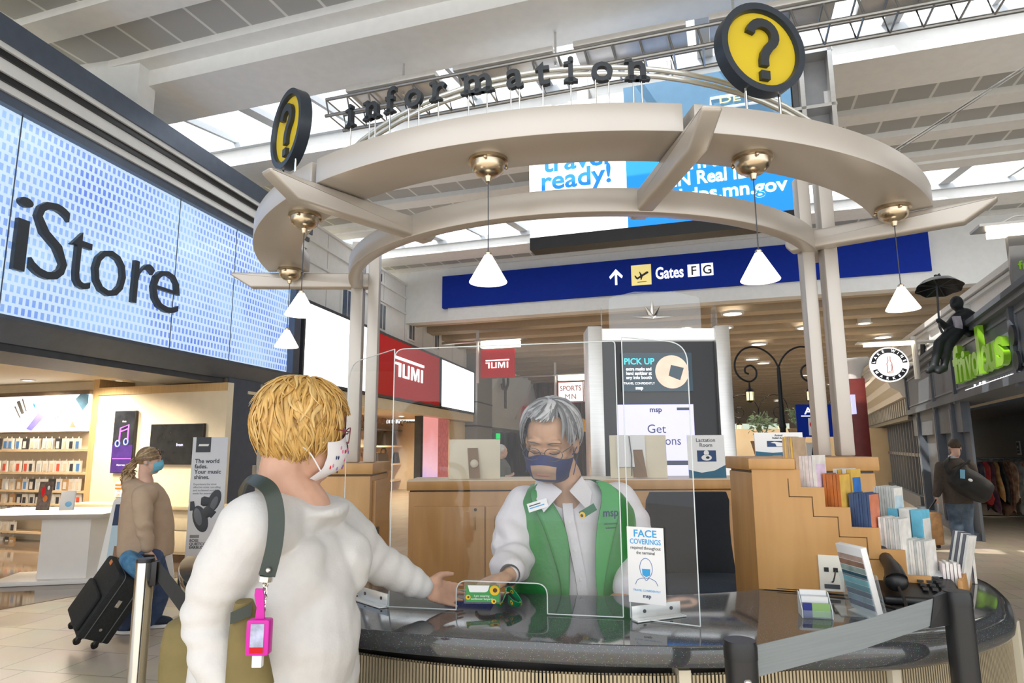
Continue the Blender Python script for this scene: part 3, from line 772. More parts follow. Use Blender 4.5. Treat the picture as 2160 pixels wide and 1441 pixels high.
# card holder
cc = atZ(1722, 1302, ZT); CM = frame(cc, V((.97, -.24, 0)), V((.24, .97, 0))) @ Matrix.Scale(.68, 4)
ACR = glass_mat('clear_acrylic', (.93, .96, .97), 1.0, .10)
EDGE = mat('acrylic_edge', (.66, .71, .72), .2, emit=.04, var=.02)  # faint glow put into the clear edges to brighten them
ch_ = thing('card_holder', 'clear acrylic business card holder on the granite', 'holder', cc)
mb = MB(CM)
for i in range(3):
    y0 = -.03 + .028 * i; zt = .028 + .022 * i
    mb.box(-.05, .05, y0, y0 + .003, 0.001, zt, ACR)
mb.box(-.05, .05, -.03, .05, 0.001, .004, ACR); mb.build('tray', ch_, smooth=False)
for sx in (-.052, .049):
    mb = MB(CM @ Matrix(((0, 0, 1, 0), (1, 0, 0, 0), (0, 1, 0, 0), (0, 0, 0, 1)))); mb.prism([(-.03, 0.001), (.052, 0.001), (.052, .082), (.03, .082), (-.03, .03)], sx, sx + .003, EDGE); mb.build('side_panel', ch_, smooth=False)
for i, (c1, c2) in enumerate(((mat('card_green', (.30, .5, .18), .5, var=.03), mat('card_navy', (.03, .04, .25), .5, var=.03)), (WPRINT, WPRINT), (WPRINT, WPRINT))):
    y0 = -.024 + .028 * i; t = thing('business_card', ('green and navy business cards in the front slot of the holder', 'white business cards in the middle slot of the holder', 'white business cards in the back slot of the holder')[i], 'card', CM @ V((0, y0, .005)))
    mb = MB(CM); mb.box(-.046, -.016, y0, y0 + .012, .0045, .052 + .018 * i, c2); mb.build('printed_side', t) ; mb = MB(CM); mb.box(-.0158, .045, y0, y0 + .012, .0045, .052 + .018 * i, c1); mb.build('cards', t)
# leaflet in a slanted acrylic stand
bc = atZ(1825, 1300, ZT); BM = frame(bc + UP * .002, V((.80, -.60, 0)), V((-.60 * .30, -.80 * .30 + .0, 1)))
tt = atY(1770, 1152, bc.y + .03); axis = (tt - bc); BM = frame(bc + UP * .002, V((.14, -.99, 0)), axis)
bl = thing('leaflet_stand', 'tall leaflet leaning in a clear stand beside the phone', 'stand', bc)
hh = axis.length
mb = MB(BM); mb.box(-.05, .05, .01, hh, -.016, 0, WPRINT); mb.build('leaflet', bl, bevel=.001)
mb = MB(BM)
for k in range(9):
    c = [(.02, .03, .10), (.25, .4, .5), (.03, .08, .16), (.02, .30, .36), (.10, .5, .55), (.03, .10, .14), (.35, .45, .42), (.30, .17, .12), (.5, .36, .3)][k]
    y0 = .02 + (hh - .04) * k / 9; mb.box(-.047, .047, y0, y0 + (hh - .04) / 9 - .002, .0002, .0012, mat('leaflet_strip%d' % k, c, .4, var=.3, vscale=25)); mb.box(-.0515, -.0503, y0, y0 + (hh - .04) / 9 - .002, -.015, -.001, mat('leaflet_strip%d' % k, c, .4))
mb.build('printed_pictures', bl, smooth=False)
mb = MB(BM); mb.box(-.055, .055, 0, .10, .005, .008, ACR); mb.box(-.055, .055, 0, hh * .6, -.022, -.019, ACR); mb.box(-.055, .055, 0, .003, -.022, .008, EDGE); mb.build('acrylic_pocket', bl, smooth=False)
mb = MB(); q0 = atZ(1790, 1300, ZT); mb.hexa([(bc.x - .06, bc.y - .0, ZT + .001), (bc.x + .05, bc.y - .04, ZT + .001), (bc.x + .08, bc.y + .07, ZT + .001), (bc.x - .03, bc.y + .10, ZT + .001), (bc.x - .06, bc.y, ZT + .004), (bc.x + .05, bc.y - .04, ZT + .004), (bc.x + .08, bc.y + .07, ZT + .004), (bc.x - .03, bc.y + .10, ZT + .004)], ACR); mb.build('foot', bl, smooth=False)
# ------------------------------------------------------------------ acrylic sneeze guards
def guard_poly(corners, cut=None): return corners
PAN = glass_mat('clear_panel', (.985, .99, .99), .62)
ga = atZ(812, 1283, ZT); gb = atZ(1335, 1307, ZT)
gp = Plane((ga.x, ga.y), (gb - ga).normalized() * 1.0 if True else None)
gp = Plane((ga.x, ga.y), V((gb.x - ga.x, gb.y - ga.y, 0)))
W = (gb - ga).length
guard = thing('sneeze_guard', 'large clear acrylic screen with a hand slot, standing on the desk between the two people', 'screen', (ga + gb) / 2)
def rounded(pts_r, n=8):
    out = []
    k = len(pts_r)
    for i in range(k):
        (x, y, r) = pts_r[i]; p = V((x, y)); a = V(pts_r[i - 1][:2]); b = V(pts_r[(i + 1) % k][:2])
        if r <= 0: out.append((x, y)); continue
        da = (a - p).normalized(); db = (b - p).normalized(); half = math.acos(max(-1, min(1, da.dot(db)))) / 2
        L = r / math.tan(half); s = p + da * L; e = p + db * L
        for j in range(n + 1):
            t = j / n; q = s * (1 - t) ** 2 + p * 2 * t * (1 - t) + e * t * t; out.append((q.x, q.y))
    return out
def gu(px, py, off=0): return gp.uv(px, py, off)
u_l = gu(820, 1280)[0]; ztop = gu(830, 737)[1]; u_r = gu(1315, 1300)[0]
c1_, c2_ = gu(962, 1290)[0], gu(1155, 1300)[0]; zcut = gu(1050, 1228)[1]
ZG = ZT + .004
poly = rounded([(u_l, ZG, 0), (c1_, ZG, 0), (c1_, zcut, .03), (c2_, zcut, .03), (c2_, ZG, 0), (u_r, ZG, 0), (u_r, ztop + .0, .01), (u_l, ztop, .03)])
def outline(t, M_, poly, r=.0015, off=0, closed=True, name='polished_edge'):
    mb = MB(M_); pts = [V((x, y, off)) for x, y in poly]
    pts = pts + [pts[0]]
    for a, b in zip(pts, pts[1:]):
        if (b - a).length > 1e-5: mb.tube([a, b], r, EDGE, 6)
    return mb.build(name, t)
mb = MB(gp.m); mb.prism(poly, -.0025, .0025, PAN); mb.build('panel', guard, smooth=False)
outline(guard, gp.m, poly)
# side wings
for (px0, py0, lab, dirv, ln, top) in (((820, 1280, 'left', V((-.62, .78, 0)), .30, None)), ((1320, 1302, 'right', V((.75, -.42, 0)), .17, None))):
    b0 = gp.at(gu(px0, py0)[0] + (.0 if lab == 'left' else .012), 0)
    wp = Plane((b0.x, b0.y), dirv if lab == 'right' else dirv * -1)
    if lab == 'right': pl = rounded([(0, ZG, 0), (ln, ZG, 0), (ln, ztop - .02, .06), (0, ztop + .01, .0)])
    else: pl = rounded([(-ln, ZG, 0), (0, ZG, 0), (0, ztop, 0), (-ln, ztop - .01, .08)])
    t = thing('side_screen', 'clear acrylic wing at the %s end of the large screen' % lab, 'screen', (b0.x, b0.y, ZT))
    mb = MB(wp.m); mb.prism(pl, -.0025, .0025, PAN); mb.build('panel', t, smooth=False); outline(t, wp.m, pl)
# aluminium brackets
ALB = mat('bracket_aluminium', (.80, .81, .80), .35, .6, var=.03)
def bracket(p0, p1, lab):
    p = Plane((p0.x, p0.y), V((p1.x - p0.x, p1.y - p0.y, 0))); L = (p1 - p0).length
    t = thing('angle_bracket', lab, 'bracket', (p0.x, p0.y, ZT))
    mb = MB(p.m); mb.box(0, L, ZT + .001, ZT + .005, 0.004, .032, ALB); mb.box(0, L, ZT + .001, ZT + .034, .004, .008, ALB); mb.build('profile', t, bevel=.001)
    for k in (.25, .8):
        mb = MB(p.m); mb.cyl((L * k, ZT + .02, .008), (L * k, ZT + .02, .0095), .0045, DARK, n=12); mb.build('screw', t)
bracket(atZ(1330, 1309, ZT), atZ(1432, 1296, ZT), 'silver angle bracket at the foot of the face coverings card')
bracket(atZ(760, 1262, ZT), atZ(822, 1281, ZT), 'silver angle bracket at the left foot of the large screen')
# face coverings card
wp = Plane((gp.at(gu(1320, 1302)[0] + .012, 0).x, gp.at(gu(1320, 1302)[0] + .012, 0).y), V((.75, -.42, 0)))
u0, z0 = wp.uv(1326, 1270, .01); u1, z1 = wp.uv(1398, 1115, .01); w = u1 - u0; h = z1 - z0
fc = thing('face_coverings_card', 'white card reading face coverings required throughout the terminal, on the right screen', 'sign', wp.at((u0 + u1) / 2, z0, .01))
FM = wp.m @ Matrix.Translation((u0, z0, .005))
mb = MB(FM); mb.box(0, w, 0, h, 0, .002, WPRINT); mb.build('card', fc)
mb = MB(FM); mb.text('FACE', w / 2, h * .87, h * .135, SKYB, z=.0021, depth=.0006, bold=.012, width=w * .62); mb.text('COVERINGS', w / 2, h * .775, h * .095, SKYB, z=.0021, depth=.0006, bold=.012, width=w * .84)
mb.text('required throughout', w / 2, h * .705, h * .06, INK, z=.0021, depth=.0006, width=w * .82); mb.text('the terminal', w / 2, h * .64, h * .06, INK, z=.0021, depth=.0006, width=w * .5)
mb.text('TRAVEL CONFIDENTLY', w / 2, h * .155, h * .035, SKYB, z=.0021, depth=.0006, width=w * .74); mb.text('msp', w / 2, h * .075, h * .07, NAVY, z=.0021, depth=.0006, bold=.02); mb.build('lettering', fc)
mb = MB(FM); Lw = .0012
def line(mb, pts, r, m): mb.tube([V(p) for p in pts], r, m, 6)
mb.tube([V((w * .5 + w * .17 * math.cos(a), h * .46 + h * .13 * math.sin(a), .0025)) for a in [math.pi * 2 * i / 24 for i in range(25)]], .0006, mat('print_blue_line', (.02, .12, .4), .5, var=.03), 6)
mb.tube(smooth_path([V((w * .2, h * .24, .0025)), V((w * .26, h * .30, .0025)), V((w * .42, h * .33, .0025)), V((w * .5, h * .30, .0025)), V((w * .58, h * .33, .0025)), V((w * .74, h * .30, .0025)), V((w * .8, h * .24, .0025))]), .0006, MATS['print_blue_line'], 6)
mb.prism([(w * .39, h * .45), (w * .61, h * .45), (w * .60, h * .37), (w * .5, h * .345), (w * .40, h * .37)], .0022, .003, SKYB); mb.build('pictogram', fc)
# office chair
hc = atY(1455, 1150, 3.45)
ch = thing('office_chair', 'black fabric office chair with armrests beside the maple cabinet', 'chair', (hc.x, hc.y, 0))
FAB = mat('charcoal_fabric', (.022, .025, .032), .95, var=.05, vscale=60); FABB = mat('blue_grey_fabric', (.04, .055, .08), .95, var=.15, vscale=120)
a = atY(1372, 1230, 3.45); b = atY(1546, 1038, 3.5); xc = (a.x + b.x) / 2; hw = (b.x - a.x) / 2
rings = []
for i in range(11):
    t = i / 10; z = a.z + (b.z - a.z) * t; hwz = hw * (1 - .06 * t) * (0.93 if i in (0, 10) else 1); yy = 3.52 + .05 * math.sin(t * 3); th = .03 if i in (0, 10) else .045
    rings.append([(xc + hwz * math.copysign(abs(math.cos(q)) ** .25, math.cos(q)), yy + th * math.copysign(abs(math.sin(q)) ** .6, math.sin(q)) - .03 * (1 - math.cos(q) ** 2) * 0, z) for q in [2 * math.pi * j / 28 for j in range(28)]])
mb = MB(); mb.loft(rings, FAB); mb.build('backrest', ch, angle=60)
sz = atY(1450, 1232, 3.25).z
rings = []
for i in range(7):
    z = sz - .09 + .1 * i / 6; s_ = 1 - .1 * (abs(i - 3) / 3) ** 2
    rings.append([(xc + hw * 1.05 * s_ * math.copysign(abs(math.cos(q)) ** .4, math.cos(q)), 3.25 + .25 * s_ * math.copysign(abs(math.sin(q)) ** .4, math.sin(q)), z) for q in [2 * math.pi * j / 28 for j in range(28)]])
mb = MB(); mb.loft(rings, FABB); mb.build('seat', ch, angle=60)
for sx in (-1, 1):
    x = xc + sx * (hw + .055); za = atY(1560, 1166, 3.2).z
    mb = MB(); mb.box(x - .045, x + .045, 3.05, 3.33, za - .012, za + .016, BLACK); r_ = mb.build('armrest', ch, bevel=.012, seg=3)
    mb = MB(); mb.tube([(x, 3.2, za - .01), (x, 3.2, sz - .08), (x - sx * .1, 3.24, sz - .11)], [.022, .02, .02], DARK, 10); mb.build('arm_post', r_)
mb = MB(); mb.cyl((xc, 3.28, .12), (xc, 3.28, sz - .08), .03, DARK); mb.build('gas_lift', ch)
for k in range(5):
    q = 2 * math.pi * k / 5; mb = MB(); mb.tube([(xc, 3.28, .14), (xc + .28 * math.cos(q), 3.28 + .28 * math.sin(q), .08)], [.025, .018], BLACK, 8); g_ = mb.build('base_leg', ch)
    mb = MB(); mb.cyl((xc + .28 * math.cos(q) - .015, 3.28 + .28 * math.sin(q), .03), (xc + .28 * math.cos(q) + .015, 3.28 + .28 * math.sin(q), .03), .03, BLACK); mb.build('caster', g_)
mb = MB(); mb.tube([(xc, 3.3, sz - .1), (xc, 3.56, sz - .1), (xc, 3.58, a.z + .1)], .02, BLACK, 8); mb.build('back_support', ch)
# ------------------------------------------------------------------ left row of shops
LF = lambda px, py, off=0.0: LW.uv(px, py, off)
uE = LF(610, 790)[0]                         # far end of the first shop front
uN = -9.0
zA = 2.83; zB2 = 5.44
STEEL = mat('dark_steel_cladding', (0.10, 0.125, 0.17), 0.38, 0.4, var=0.05)
u_p0 = LF(486, 900)[0]
# header over the first shop
hd = thing('shop_fascia', 'wide dark steel fascia over the phone accessory shop', 'fascia', LW.at(uE - 3, 2.8))
mb = MB(LW.m)
mb.box(uN, u_p0 - .17, zA - .30, zA, -1.0, -.05, DARK); mb.box(u_p0 - .17, uE + .05, zA - .19, zA, -1.0, -.05, DARK)
mb.box(uN, uE + .22, zB2 - .42, zB2 + .05, -1.0, .02, STEEL)
mb.box(uN, uE + .22, zA, zB2, -1.0, -.30, DARK)
mb.box(uE, uE + .22, zA - .1, zB2, -1.0, .06, STEEL)
mb.build('casing', hd, smooth=False)
mb = MB(LW.m)
mb.add([(uN, zA - .22, -.03), (uE + .25, zA - .22, -.03), (uE + .25, zA - .02, .20), (uN, zA - .02, .20), (uN, zA + .02, .20), (uE + .25, zA + .02, .20), (uE + .25, zA + .03, -.1), (uN, zA + .03, -.1)],
       [(0, 1, 2, 3), (3, 2, 5, 4), (4, 5, 6, 7), (0, 3, 4, 7), (1, 6, 5, 2), (0, 7, 6, 1)], STEEL)
mb.build('sloping_sill', hd, smooth=False)
for k, (z0, z1, m) in enumerate(((zB2 + .05, zB2 + .13, WHITE), (zB2 + .13, zB2 + .20, BLACK), (zB2 + .20, zB2 + .33, WHITE), (zB2 + .33, zB2 + .40, BLACK), (zB2 + .40, zB2 + .46, WHITE), (zB2 + .46, zB2 + .72, STEEL))):
    mb = MB(LW.m); mb.box(uN, uE + .25, z0 - .36, z1 - .36, -1.0, .05 + .03 * k, m); mb.build('cornice_strip', hd, smooth=False)
# lit glass with perforated pattern
def perforated():
    m = bpy.data.materials.new('lit_perforated_glass'); m.use_nodes = True; nt = m.node_tree; b = nt.nodes['Principled BSDF']
    tc = nt.nodes.new('ShaderNodeTexCoord'); mp = nt.nodes.new('ShaderNodeMapping'); mp.inputs['Rotation'].default_value = (0, 0, -(math.pi / 2 - A_L))
    sx = nt.nodes.new('ShaderNodeSeparateXYZ'); cm = nt.nodes.new('ShaderNodeCombineXYZ')
    nt.links.new(tc.outputs['Object'], mp.inputs[0]); nt.links.new(mp.outputs[0], sx.inputs[0])
    nt.links.new(sx.outputs['X'], cm.inputs['X']); nt.links.new(sx.outputs['Z'], cm.inputs['Y'])
    br = nt.nodes.new('ShaderNodeTexBrick'); br.offset = 0.5
    for k, v_ in (('Scale', 1.0), ('Brick Width', 0.075), ('Row Height', 0.11), ('Mortar Size', 0.019), ('Mortar Smooth', 0.2)): br.inputs[k].default_value = v_
    br.inputs['Color1'].default_value = (0, 0, 0, 1); br.inputs['Color2'].default_value = (0, 0, 0, 1); br.inputs['Mortar'].default_value = (1, 1, 1, 1)
    nt.links.new(cm.outputs[0], br.inputs['Vector'])
    n = nt.nodes.new('ShaderNodeTexNoise'); n.inputs['Scale'].default_value = 0.8; nt.links.new(cm.outputs[0], n.inputs['Vector'])
    r = nt.nodes.new('ShaderNodeValToRGB'); r.color_ramp.elements[0].position = .36; r.color_ramp.elements[1].position = .60
    r.color_ramp.elements[0].color = (0.05, 0.14, 0.80, 1); r.color_ramp.elements[1].color = (0.34, 0.58, 0.95, 1)
    nt.links.new(n.outputs['Fac'], r.inputs[0])
    mx = nt.nodes.new('ShaderNodeMix'); mx.data_type = 'RGBA'; mx.inputs['B'].default_value = (.66, .82, .98, 1)
    nt.links.new(br.outputs['Color'], mx.inputs['Factor']); nt.links.new(r.outputs[0], mx.inputs['A'])
    nt.links.new(mx.outputs['Result'], b.inputs['Emission Color']); b.inputs['Emission Strength'].default_value = 0.58
    b.inputs['Base Color'].default_value = (.25, .35, .5, 1); b.inputs['Roughness'].default_value = .08
    return m
PERF = perforated()
mb = MB(LW.m); mb.box(uN, uE, zA + .03, zB2 - .42, -.30, -.06, PERF); mb.build('lit_panel', hd, smooth=False)
for px in (26, 383, 506):
    u = LF(px, 500)[0]; mb = MB(LW.m); mb.box(u - .006, u + .006, zA + .03, zB2 - .42, -.06, -.055, STEEL); mb.build('pane_joint', hd, smooth=False)
word = thing('shop_lettering', 'large charcoal iStore letters on the blue lit glass'.replace('iStore', 'shop name'), 'lettering', LW.at(0.6, 3.3))
for ch, px0, px1, pyb in (('i', 22, 55, 583), ('S', 56, 138, 610), ('t', 139, 190, 624), ('o', 190, 263, 640), ('r', 272, 318, 647), ('e', 314, 377, 672)):
    u0, v0 = LF(px0, pyb); u1, _ = LF(px1, pyb)
    zb = {'i': 3.36}.get(ch, 3.36) 
    mb = MB(LW.m); S = 1.28
    mb.text(ch, (u0 + u1) / 2, zb, S, mat('charcoal_letter', (.035, .045, .06), .4, var=.05), z=-.055, depth=.05, bold=-.012, width=(u1 - u0) * .96)
    mb.build('letter', word)
# shop jambs
mb = MB(LW.m); u0 = LF(486, 900)[0]; u1 = LF(545, 900)[0]
pil = thing('shop_pillar', 'dark blue-grey pillar at the far end of the phone accessory shop', 'pillar', LW.at((u0 + u1) / 2, 0))
mb.box(u0 - .1, u1, 0, zA - .2, -.55, .0, SLATE); mb.build('shaft', pil, smooth=False)
mb = MB(LW.m); mb.box(u0 - .16, u0 - .1, 0, zA - .2, -.5, -.02, mat('bronze_jamb', (.22, .18, .14), .35, .5, var=.08)); mb.build('bronze_edge', pil, smooth=False)
mb = MB(LW.m); mb.box(u1 - .35, u1 - .1, zA - .42, zA - .37, 0, .01, CREAM); mb.build('label_plate', pil)
mb = MB(LW.m); mb.box(u1 - .12, u1 + .0, 1.08, 1.28, 0, .012, ALU); mb.build('control_plate', pil, bevel=.003)
u2 = LF(628, 900)[0]
mb = MB(LW.m); mb.box(u1 + .02, u2 + .15, 0, zA - .2, -.6, -.10, OFFW); struct(mb.build('wall_left', smooth=False))
# security camera
q = atY(588, 810, 11.2); sc_ = thing('security_camera', 'white dome security camera under the dark fascia corner', 'camera', q)
mb = MB(Matrix.Translation(q)); mb.lathe([(0, .12), (.085, .12), (.09, .0), (.085, -.03), (.0, -.03)], WHITE, 20); mb.build('housing', sc_)
mb = MB(Matrix.Translation(q)); mb.ell((0, 0, -.03), (.07, .07, .06), BLACK); mb.build('dome', sc_)
# ---- interior of the first shop
bp1 = Plane((-4.55, 9.75), B_DIR)            # cream wall with the screens
bp2 = Plane((-6.9, 11.2), B_DIR)             # shelving wall
def b1(px, py, off=0): return bp1.uv(px, py, off)
def b2(px, py, off=0): return bp2.uv(px, py, off)
uL = b1(203, 900)[0]; uR = b1(470, 900)[0]
WARMW = mat('warm_shop_wall', (.88, .76, .56), .55, var=.02)
mb = MB(bp1.m); mb.box(uL, uR + .05, 0, 2.52, -.12, 0, WARMW); struct(mb.build('wall_shop_back', smooth=False))
ft = mat('oak_fluting', (.62, .42, .20), .5, var=.12, vscale=5, vstretch=(30, 30, .5))
mb = MB(bp1.m); mb.box(uL, uR + .05, 2.40, 2.52, .002, .02, ft); struct(mb.build('trim_1', smooth=False))
mb = MB(bp1.m); mb.box(uL - .12, uL, 0, 2.66, -1.4, .01, ft); struct(mb.build('trim_2', smooth=False))
mb = MB(bp2.m); mb.box(-4.5, 1.6, 0, 2.9, -.12, 0, WARMW); struct(mb.build('wall_shop_shelves', smooth=False))
CEIL = mat('shop_ceiling_cream', (.86, .78, .60), .7, var=.02)
mb = MB(LW.m); mb.box(uN, uE, 2.72, 2.80, -7, -1.02, CEIL); struct(mb.build('ceiling_shop', smooth=False))
mb = MB(LW.m); mb.box(uN, uE, 0, 2.9, -7.2, -7, WARMW); struct(mb.build('wall_shop_side', smooth=False))
# dark polished floor of the shop
mb = MB(); f0 = atZ(0, 1287, 0); f1 = atZ(410, 1212, 0); d = (f1 - f0).normalized(); nn = V((-d.y, d.x, 0))
A = f0 - d * 6; Bq = f1 + d * .6
mb.hexa([(A.x, A.y, 0), (Bq.x, Bq.y, 0), (Bq.x - 1.0, Bq.y + 6, 0), (A.x - 7, A.y + 9, 0), (A.x, A.y, .004), (Bq.x, Bq.y, .004), (Bq.x - 1.0, Bq.y + 6, .004), (A.x - 7, A.y + 9, .004)], mat('polished_dark_floor', (.20, .15, .11), .06, var=.1, vscale=2))
struct(mb.build('floor_shop', smooth=False))
# downlights and the shop's own light
def fixture(q, lab, grp, r=.10, can=0):  # builds only the downlights added for fill light
    t = thing('downlight', lab, 'light', q, grp)
    mb = MB(Matrix.Translation(q)); mb.lathe([(r, .004), (r * 1.1, .004), (r * 1.1, -.012), (r * .8, -.012), (r * .8, .004)], WHITE, 20); mb.build('trim_ring', t)
    mb = MB(Matrix.Translation(q)); mb.cyl((0, 0, .004), (0, 0, -.006), r * .8, LITW); mb.build('lens', t)
    if can: mb = MB(Matrix.Translation(q)); mb.cyl((0, 0, .006), (0, 0, can), r * .9, WHITE); mb.build('housing', t)
LITW = mat('lit_downlight', (1, .95, .85), .5, emit=4, ecol=(1, .93, .8))
SHOPL = []
for i, (px, py) in enumerate(((10, 757), (180, 765), (165, 783), (60, 802), (250, 803))):
    q = atZ(px, py, 2.715); SHOPL.append(q - UP * .04); t = thing('downlight', 'small recessed downlight in the cream shop ceiling, ' + ('at the left picture edge', 'second from the left', 'third from the left', 'above the lit picture panel', 'nearest the screens')[i], 'light', q, 'downlights in the phone shop ceiling')
    mb = MB(Matrix.Translation(q)); mb.lathe([(.10, .004), (.11, .004), (.11, -.012), (.08, -.012), (.08, .004)], WHITE, 20); mb.build('trim_ring', t)
    mb = MB(Matrix.Translation(q)); mb.cyl((0, 0, .004), (0, 0, -.006), .08, LITW); mb.build('lens', t)
lamps('shop_lamp', SHOPL, 150, (1.0, .87, .68))
# lit picture panel above the shelves
x0, z1 = b2(-10, 838); x1, z0 = b2(188, 910); z1 = b2(100, 836)[1]; z0 = b2(100, 911)[1]
lb = thing('picture_lightbox', 'white lit panel with floating gadgets above the shop shelves', 'lightbox', bp2.at((x0 + x1) / 2, z0, .1))
mb = MB(bp2.m); mb.box(x0 - 1, x1, z0, z1, .02, .10, GLOWW); mb.build('lit_panel', lb)
mb = MB(bp2.m); mb.box(x0 - 1, x1 + .1, z1, z1 + .07, .0, .14, mat('bronze_trim', (.18, .13, .09), .4, .3, var=.1)); mb.box(x0 - 1, x1, z0 - .02, z0, .0, .14, MATS['bronze_trim']); mb.build('frame', lb)
def on2(px, py): return b2(px, py, .105)
def quad(mb, plane, pts, m, w0=.105, w1=.115): mb.prism([(p[0], p[1]) for p in pts], w0, w1, m)
PUR = mat('violet_print', (.22, .20, .75), .5, var=.1); LBL = mat('light_blue_print', (.20, .50, .80), .5, var=.1); GRYP = mat('grey_print', (.25, .25, .25), .5, var=.1)
for m, pts in ((PUR, [(56, 905), (84, 868), (92, 880), (66, 909)]), (LBL, [(160, 842), (172, 830), (188, 832), (187, 850), (175, 866)]), (GRYP, [(36, 848), (42, 845), (52, 872), (46, 874)]), (GRYP, [(31, 858), (33, 857), (44, 881), (42, 882)]), (GRYP, [(47, 842), (49, 841), (57, 868), (55, 868)]), (mat('brown_print', (.5, .35, .25), .5, var=.1), [(147, 902), (153, 889), (160, 902)]), (SKYB, [(70, 850), (75, 855), (73, 861)])):
    mb = MB(bp2.m); quad(mb, bp2, [on2(*p) for p in pts], m); mb.build('printed_gadget', lb, smooth=False)
mb = MB(bp2.m); c = on2(117, 862); mb.tube([V((c[0] + .13 * math.cos(a * .35), c[1] + .18 * math.sin(a * .35), .11)) for a in range(2, 17)], .012, mat('pale_grey_print', (.6, .62, .66), .5, var=.05), 6); mb.ell((c[0] + .12, c[1] - .02, .11), (.03, .09, .008), GRYP); mb.build('printed_headphones', lb)
# shelves and hanging packs
rows = [(925, 944, 'top'), (972, 992, 'second'), (1010, 1030, 'third'), (1042, 1058, 'fourth'), (1068, 1082, 'fifth'), (1100, 1118, 'sixth'), (1132, 1150, 'lowest')]
shelf = thing('wall_shelving', 'lit oak shelving of the phone accessory shop', 'shelving', bp2.at(-1, 0, .2))
for k, (py0, py1, nm) in enumerate(rows):
    zt = b2(90, py1 + 2, .2)[1]
    mb = MB(bp2.m); mb.box(-4.2, b2(190, 1000, .2)[0], zt - .05, zt - .015, .02, .26, mat('pale_oak', (.70, .52, .32), .5, var=.08, vscale=4, vstretch=(1, 6, 6))); mb.build('shelf', shelf, smooth=False)
packc = [(.78, .74, .68), (.72, .60, .45), (.05, .05, .06), (.65, .10, .06), (.70, .66, .60), (.10, .25, .55), (.5, .3, .14), (.55, .57, .58)]
PACKM = [mat('pack_%d' % i, c, .4, var=.06, vscale=20) for i, c in enumerate(packc)]
PROTO = []
for i in range(8):
    r = thing('accessory_pack', 'x', 'pack', (0, 0, 0))
    mb = MB(frame((0, 0, 0), B_DIR, UP)); mb.box(-.062, .062, -.20, 0, 0, .03, PACKM[0] if i not in (2, 6) else PACKM[i]); mb.build('carton', r, smooth=False)
    mb = MB(frame((0, 0, 0), B_DIR, UP)); mb.box(-.032, .034, -.17, -.05, .0301, .036, PACKM[(i * 3 + 2) % 8]); mb.build('printed_window', r, smooth=False)
    mb = MB(frame((0, 0, 0), B_DIR, UP)); mb.box(-.012, .012, -.01, .03, .01, .014, PACKM[0]); mb.build('hang_tab', r, smooth=False)
    PROTO.append(r)
used = set()
for k, (py0, py1, nm) in enumerate(rows):
    xs = list(range(2, 178, 14 if k < 4 else 15)) if k < 5 else list(range(4, 44, 14)) + [135, 146]
    for j, px in enumerate(xs):
        if k == 2 and 80 < px < 112: pass
        u, z = b2(px + random.uniform(-2, 2), py0, .18)
        i = random.randrange(8)
        if k == 2 and px > 150: i = 5
        lab = 'boxed phone accessory hanging in the %s row of the lit shop shelving' % nm
        gp_ = 'accessory packs in the %s shelf row' % nm
        p = bp2.at(u, z, .18 + random.uniform(0, .02))
        if i not in used: r = PROTO[i]; used.add(i); r.location = p; r['label'] = lab; r['group'] = gp_
        else: r = dup(PROTO[i], p, lab, gp_)
for i in range(8):
    if i not in used:
        for c in list(PROTO[i].children): bpy.data.objects.remove(c)
        bpy.data.objects.remove(PROTO[i])
# screens on the cream wall
def screen(px0, px1, py0, py1, lab, kind):
    u0, z0 = b1(px0, py1, .06); u1, z1 = b1(px1, py0, .06); w = u1 - u0; h = z1 - z0
    t = thing('wall_screen', lab, 'screen', bp1.at((u0 + u1) / 2, z0, .05)); M_ = bp1.m @ Matrix.Translation((u0, z0, .0))
    mb = MB(M_); mb.box(0, w, 0, h, .01, .06, BLACK); mb.build('casing', t, bevel=.004)
    mb = MB(M_)
    if kind == 'music':
        mb.box(.01, w - .01, .01, h * .45, .06, .062, mat('screen_violet', (.05, .025, .14), .2, emit=.5, ecol=(.05, .02, .16), var=.2)); mb.box(.01, w - .01, h * .45, h - .01, .06, .062, mat('screen_dark', (.025, .028, .035), .15, emit=.25, var=.3)); mb.build('display', t)
        mb = MB(M_); nt_ = mat('neon_violet', (.55, .12, .75), .4, emit=1.2); nb = mat('neon_blue', (.2, .25, .95), .4, emit=1.2)
        mb.tube([V((w * .34, h * .5, .066)), V((w * .36, h * .72, .066)), V((w * .74, h * .77, .066)), V((w * .74, h * .52, .066))], .012, nt_, 8)
        mb.tube([V((w * .36, h * .66, .066)), V((w * .74, h * .71, .066))], .01, nt_, 8)
        for cx, cy in ((.27, .47), (.66, .50)): mb.tube([V((w * cx + w * .10 * math.cos(a), h * cy + w * .11 * math.sin(a), .066)) for a in [math.pi * i / 8 for i in range(17)]], .01, nb, 8)
        mb.build('music_note', t)
        mb = MB(M_); mb.text('Music', w / 2, h * .815, h * .035, TEXTW, z=.062, depth=.002); mb.box(.03, w - .02, h * .225, h * .235, .062, .064, nt_); mb.text('All your songs', w / 2, h * .12, h * .03, TEXTW, z=.062, depth=.002); mb.build('lettering', t)
    else:
        mb.box(.01, w - .01, .01, h - .01, .06, .062, mat('screen_grey', (.02, .022, .025), .12, emit=.08, var=.2)); mb.build('display', t)
        mb = MB(M_); mb.text('from', w * .58, h * .45, h * .11, mat('pale_violet_text', (.7, .65, 1), .4, emit=1.0), z=.062, depth=.002); mb.build('lettering', t)
screen(231, 287, 866, 998, 'upright black wall screen showing a neon music note', 'music')
screen(312, 430, 893, 980, 'wide black wall screen in the phone accessory shop', 'tv')
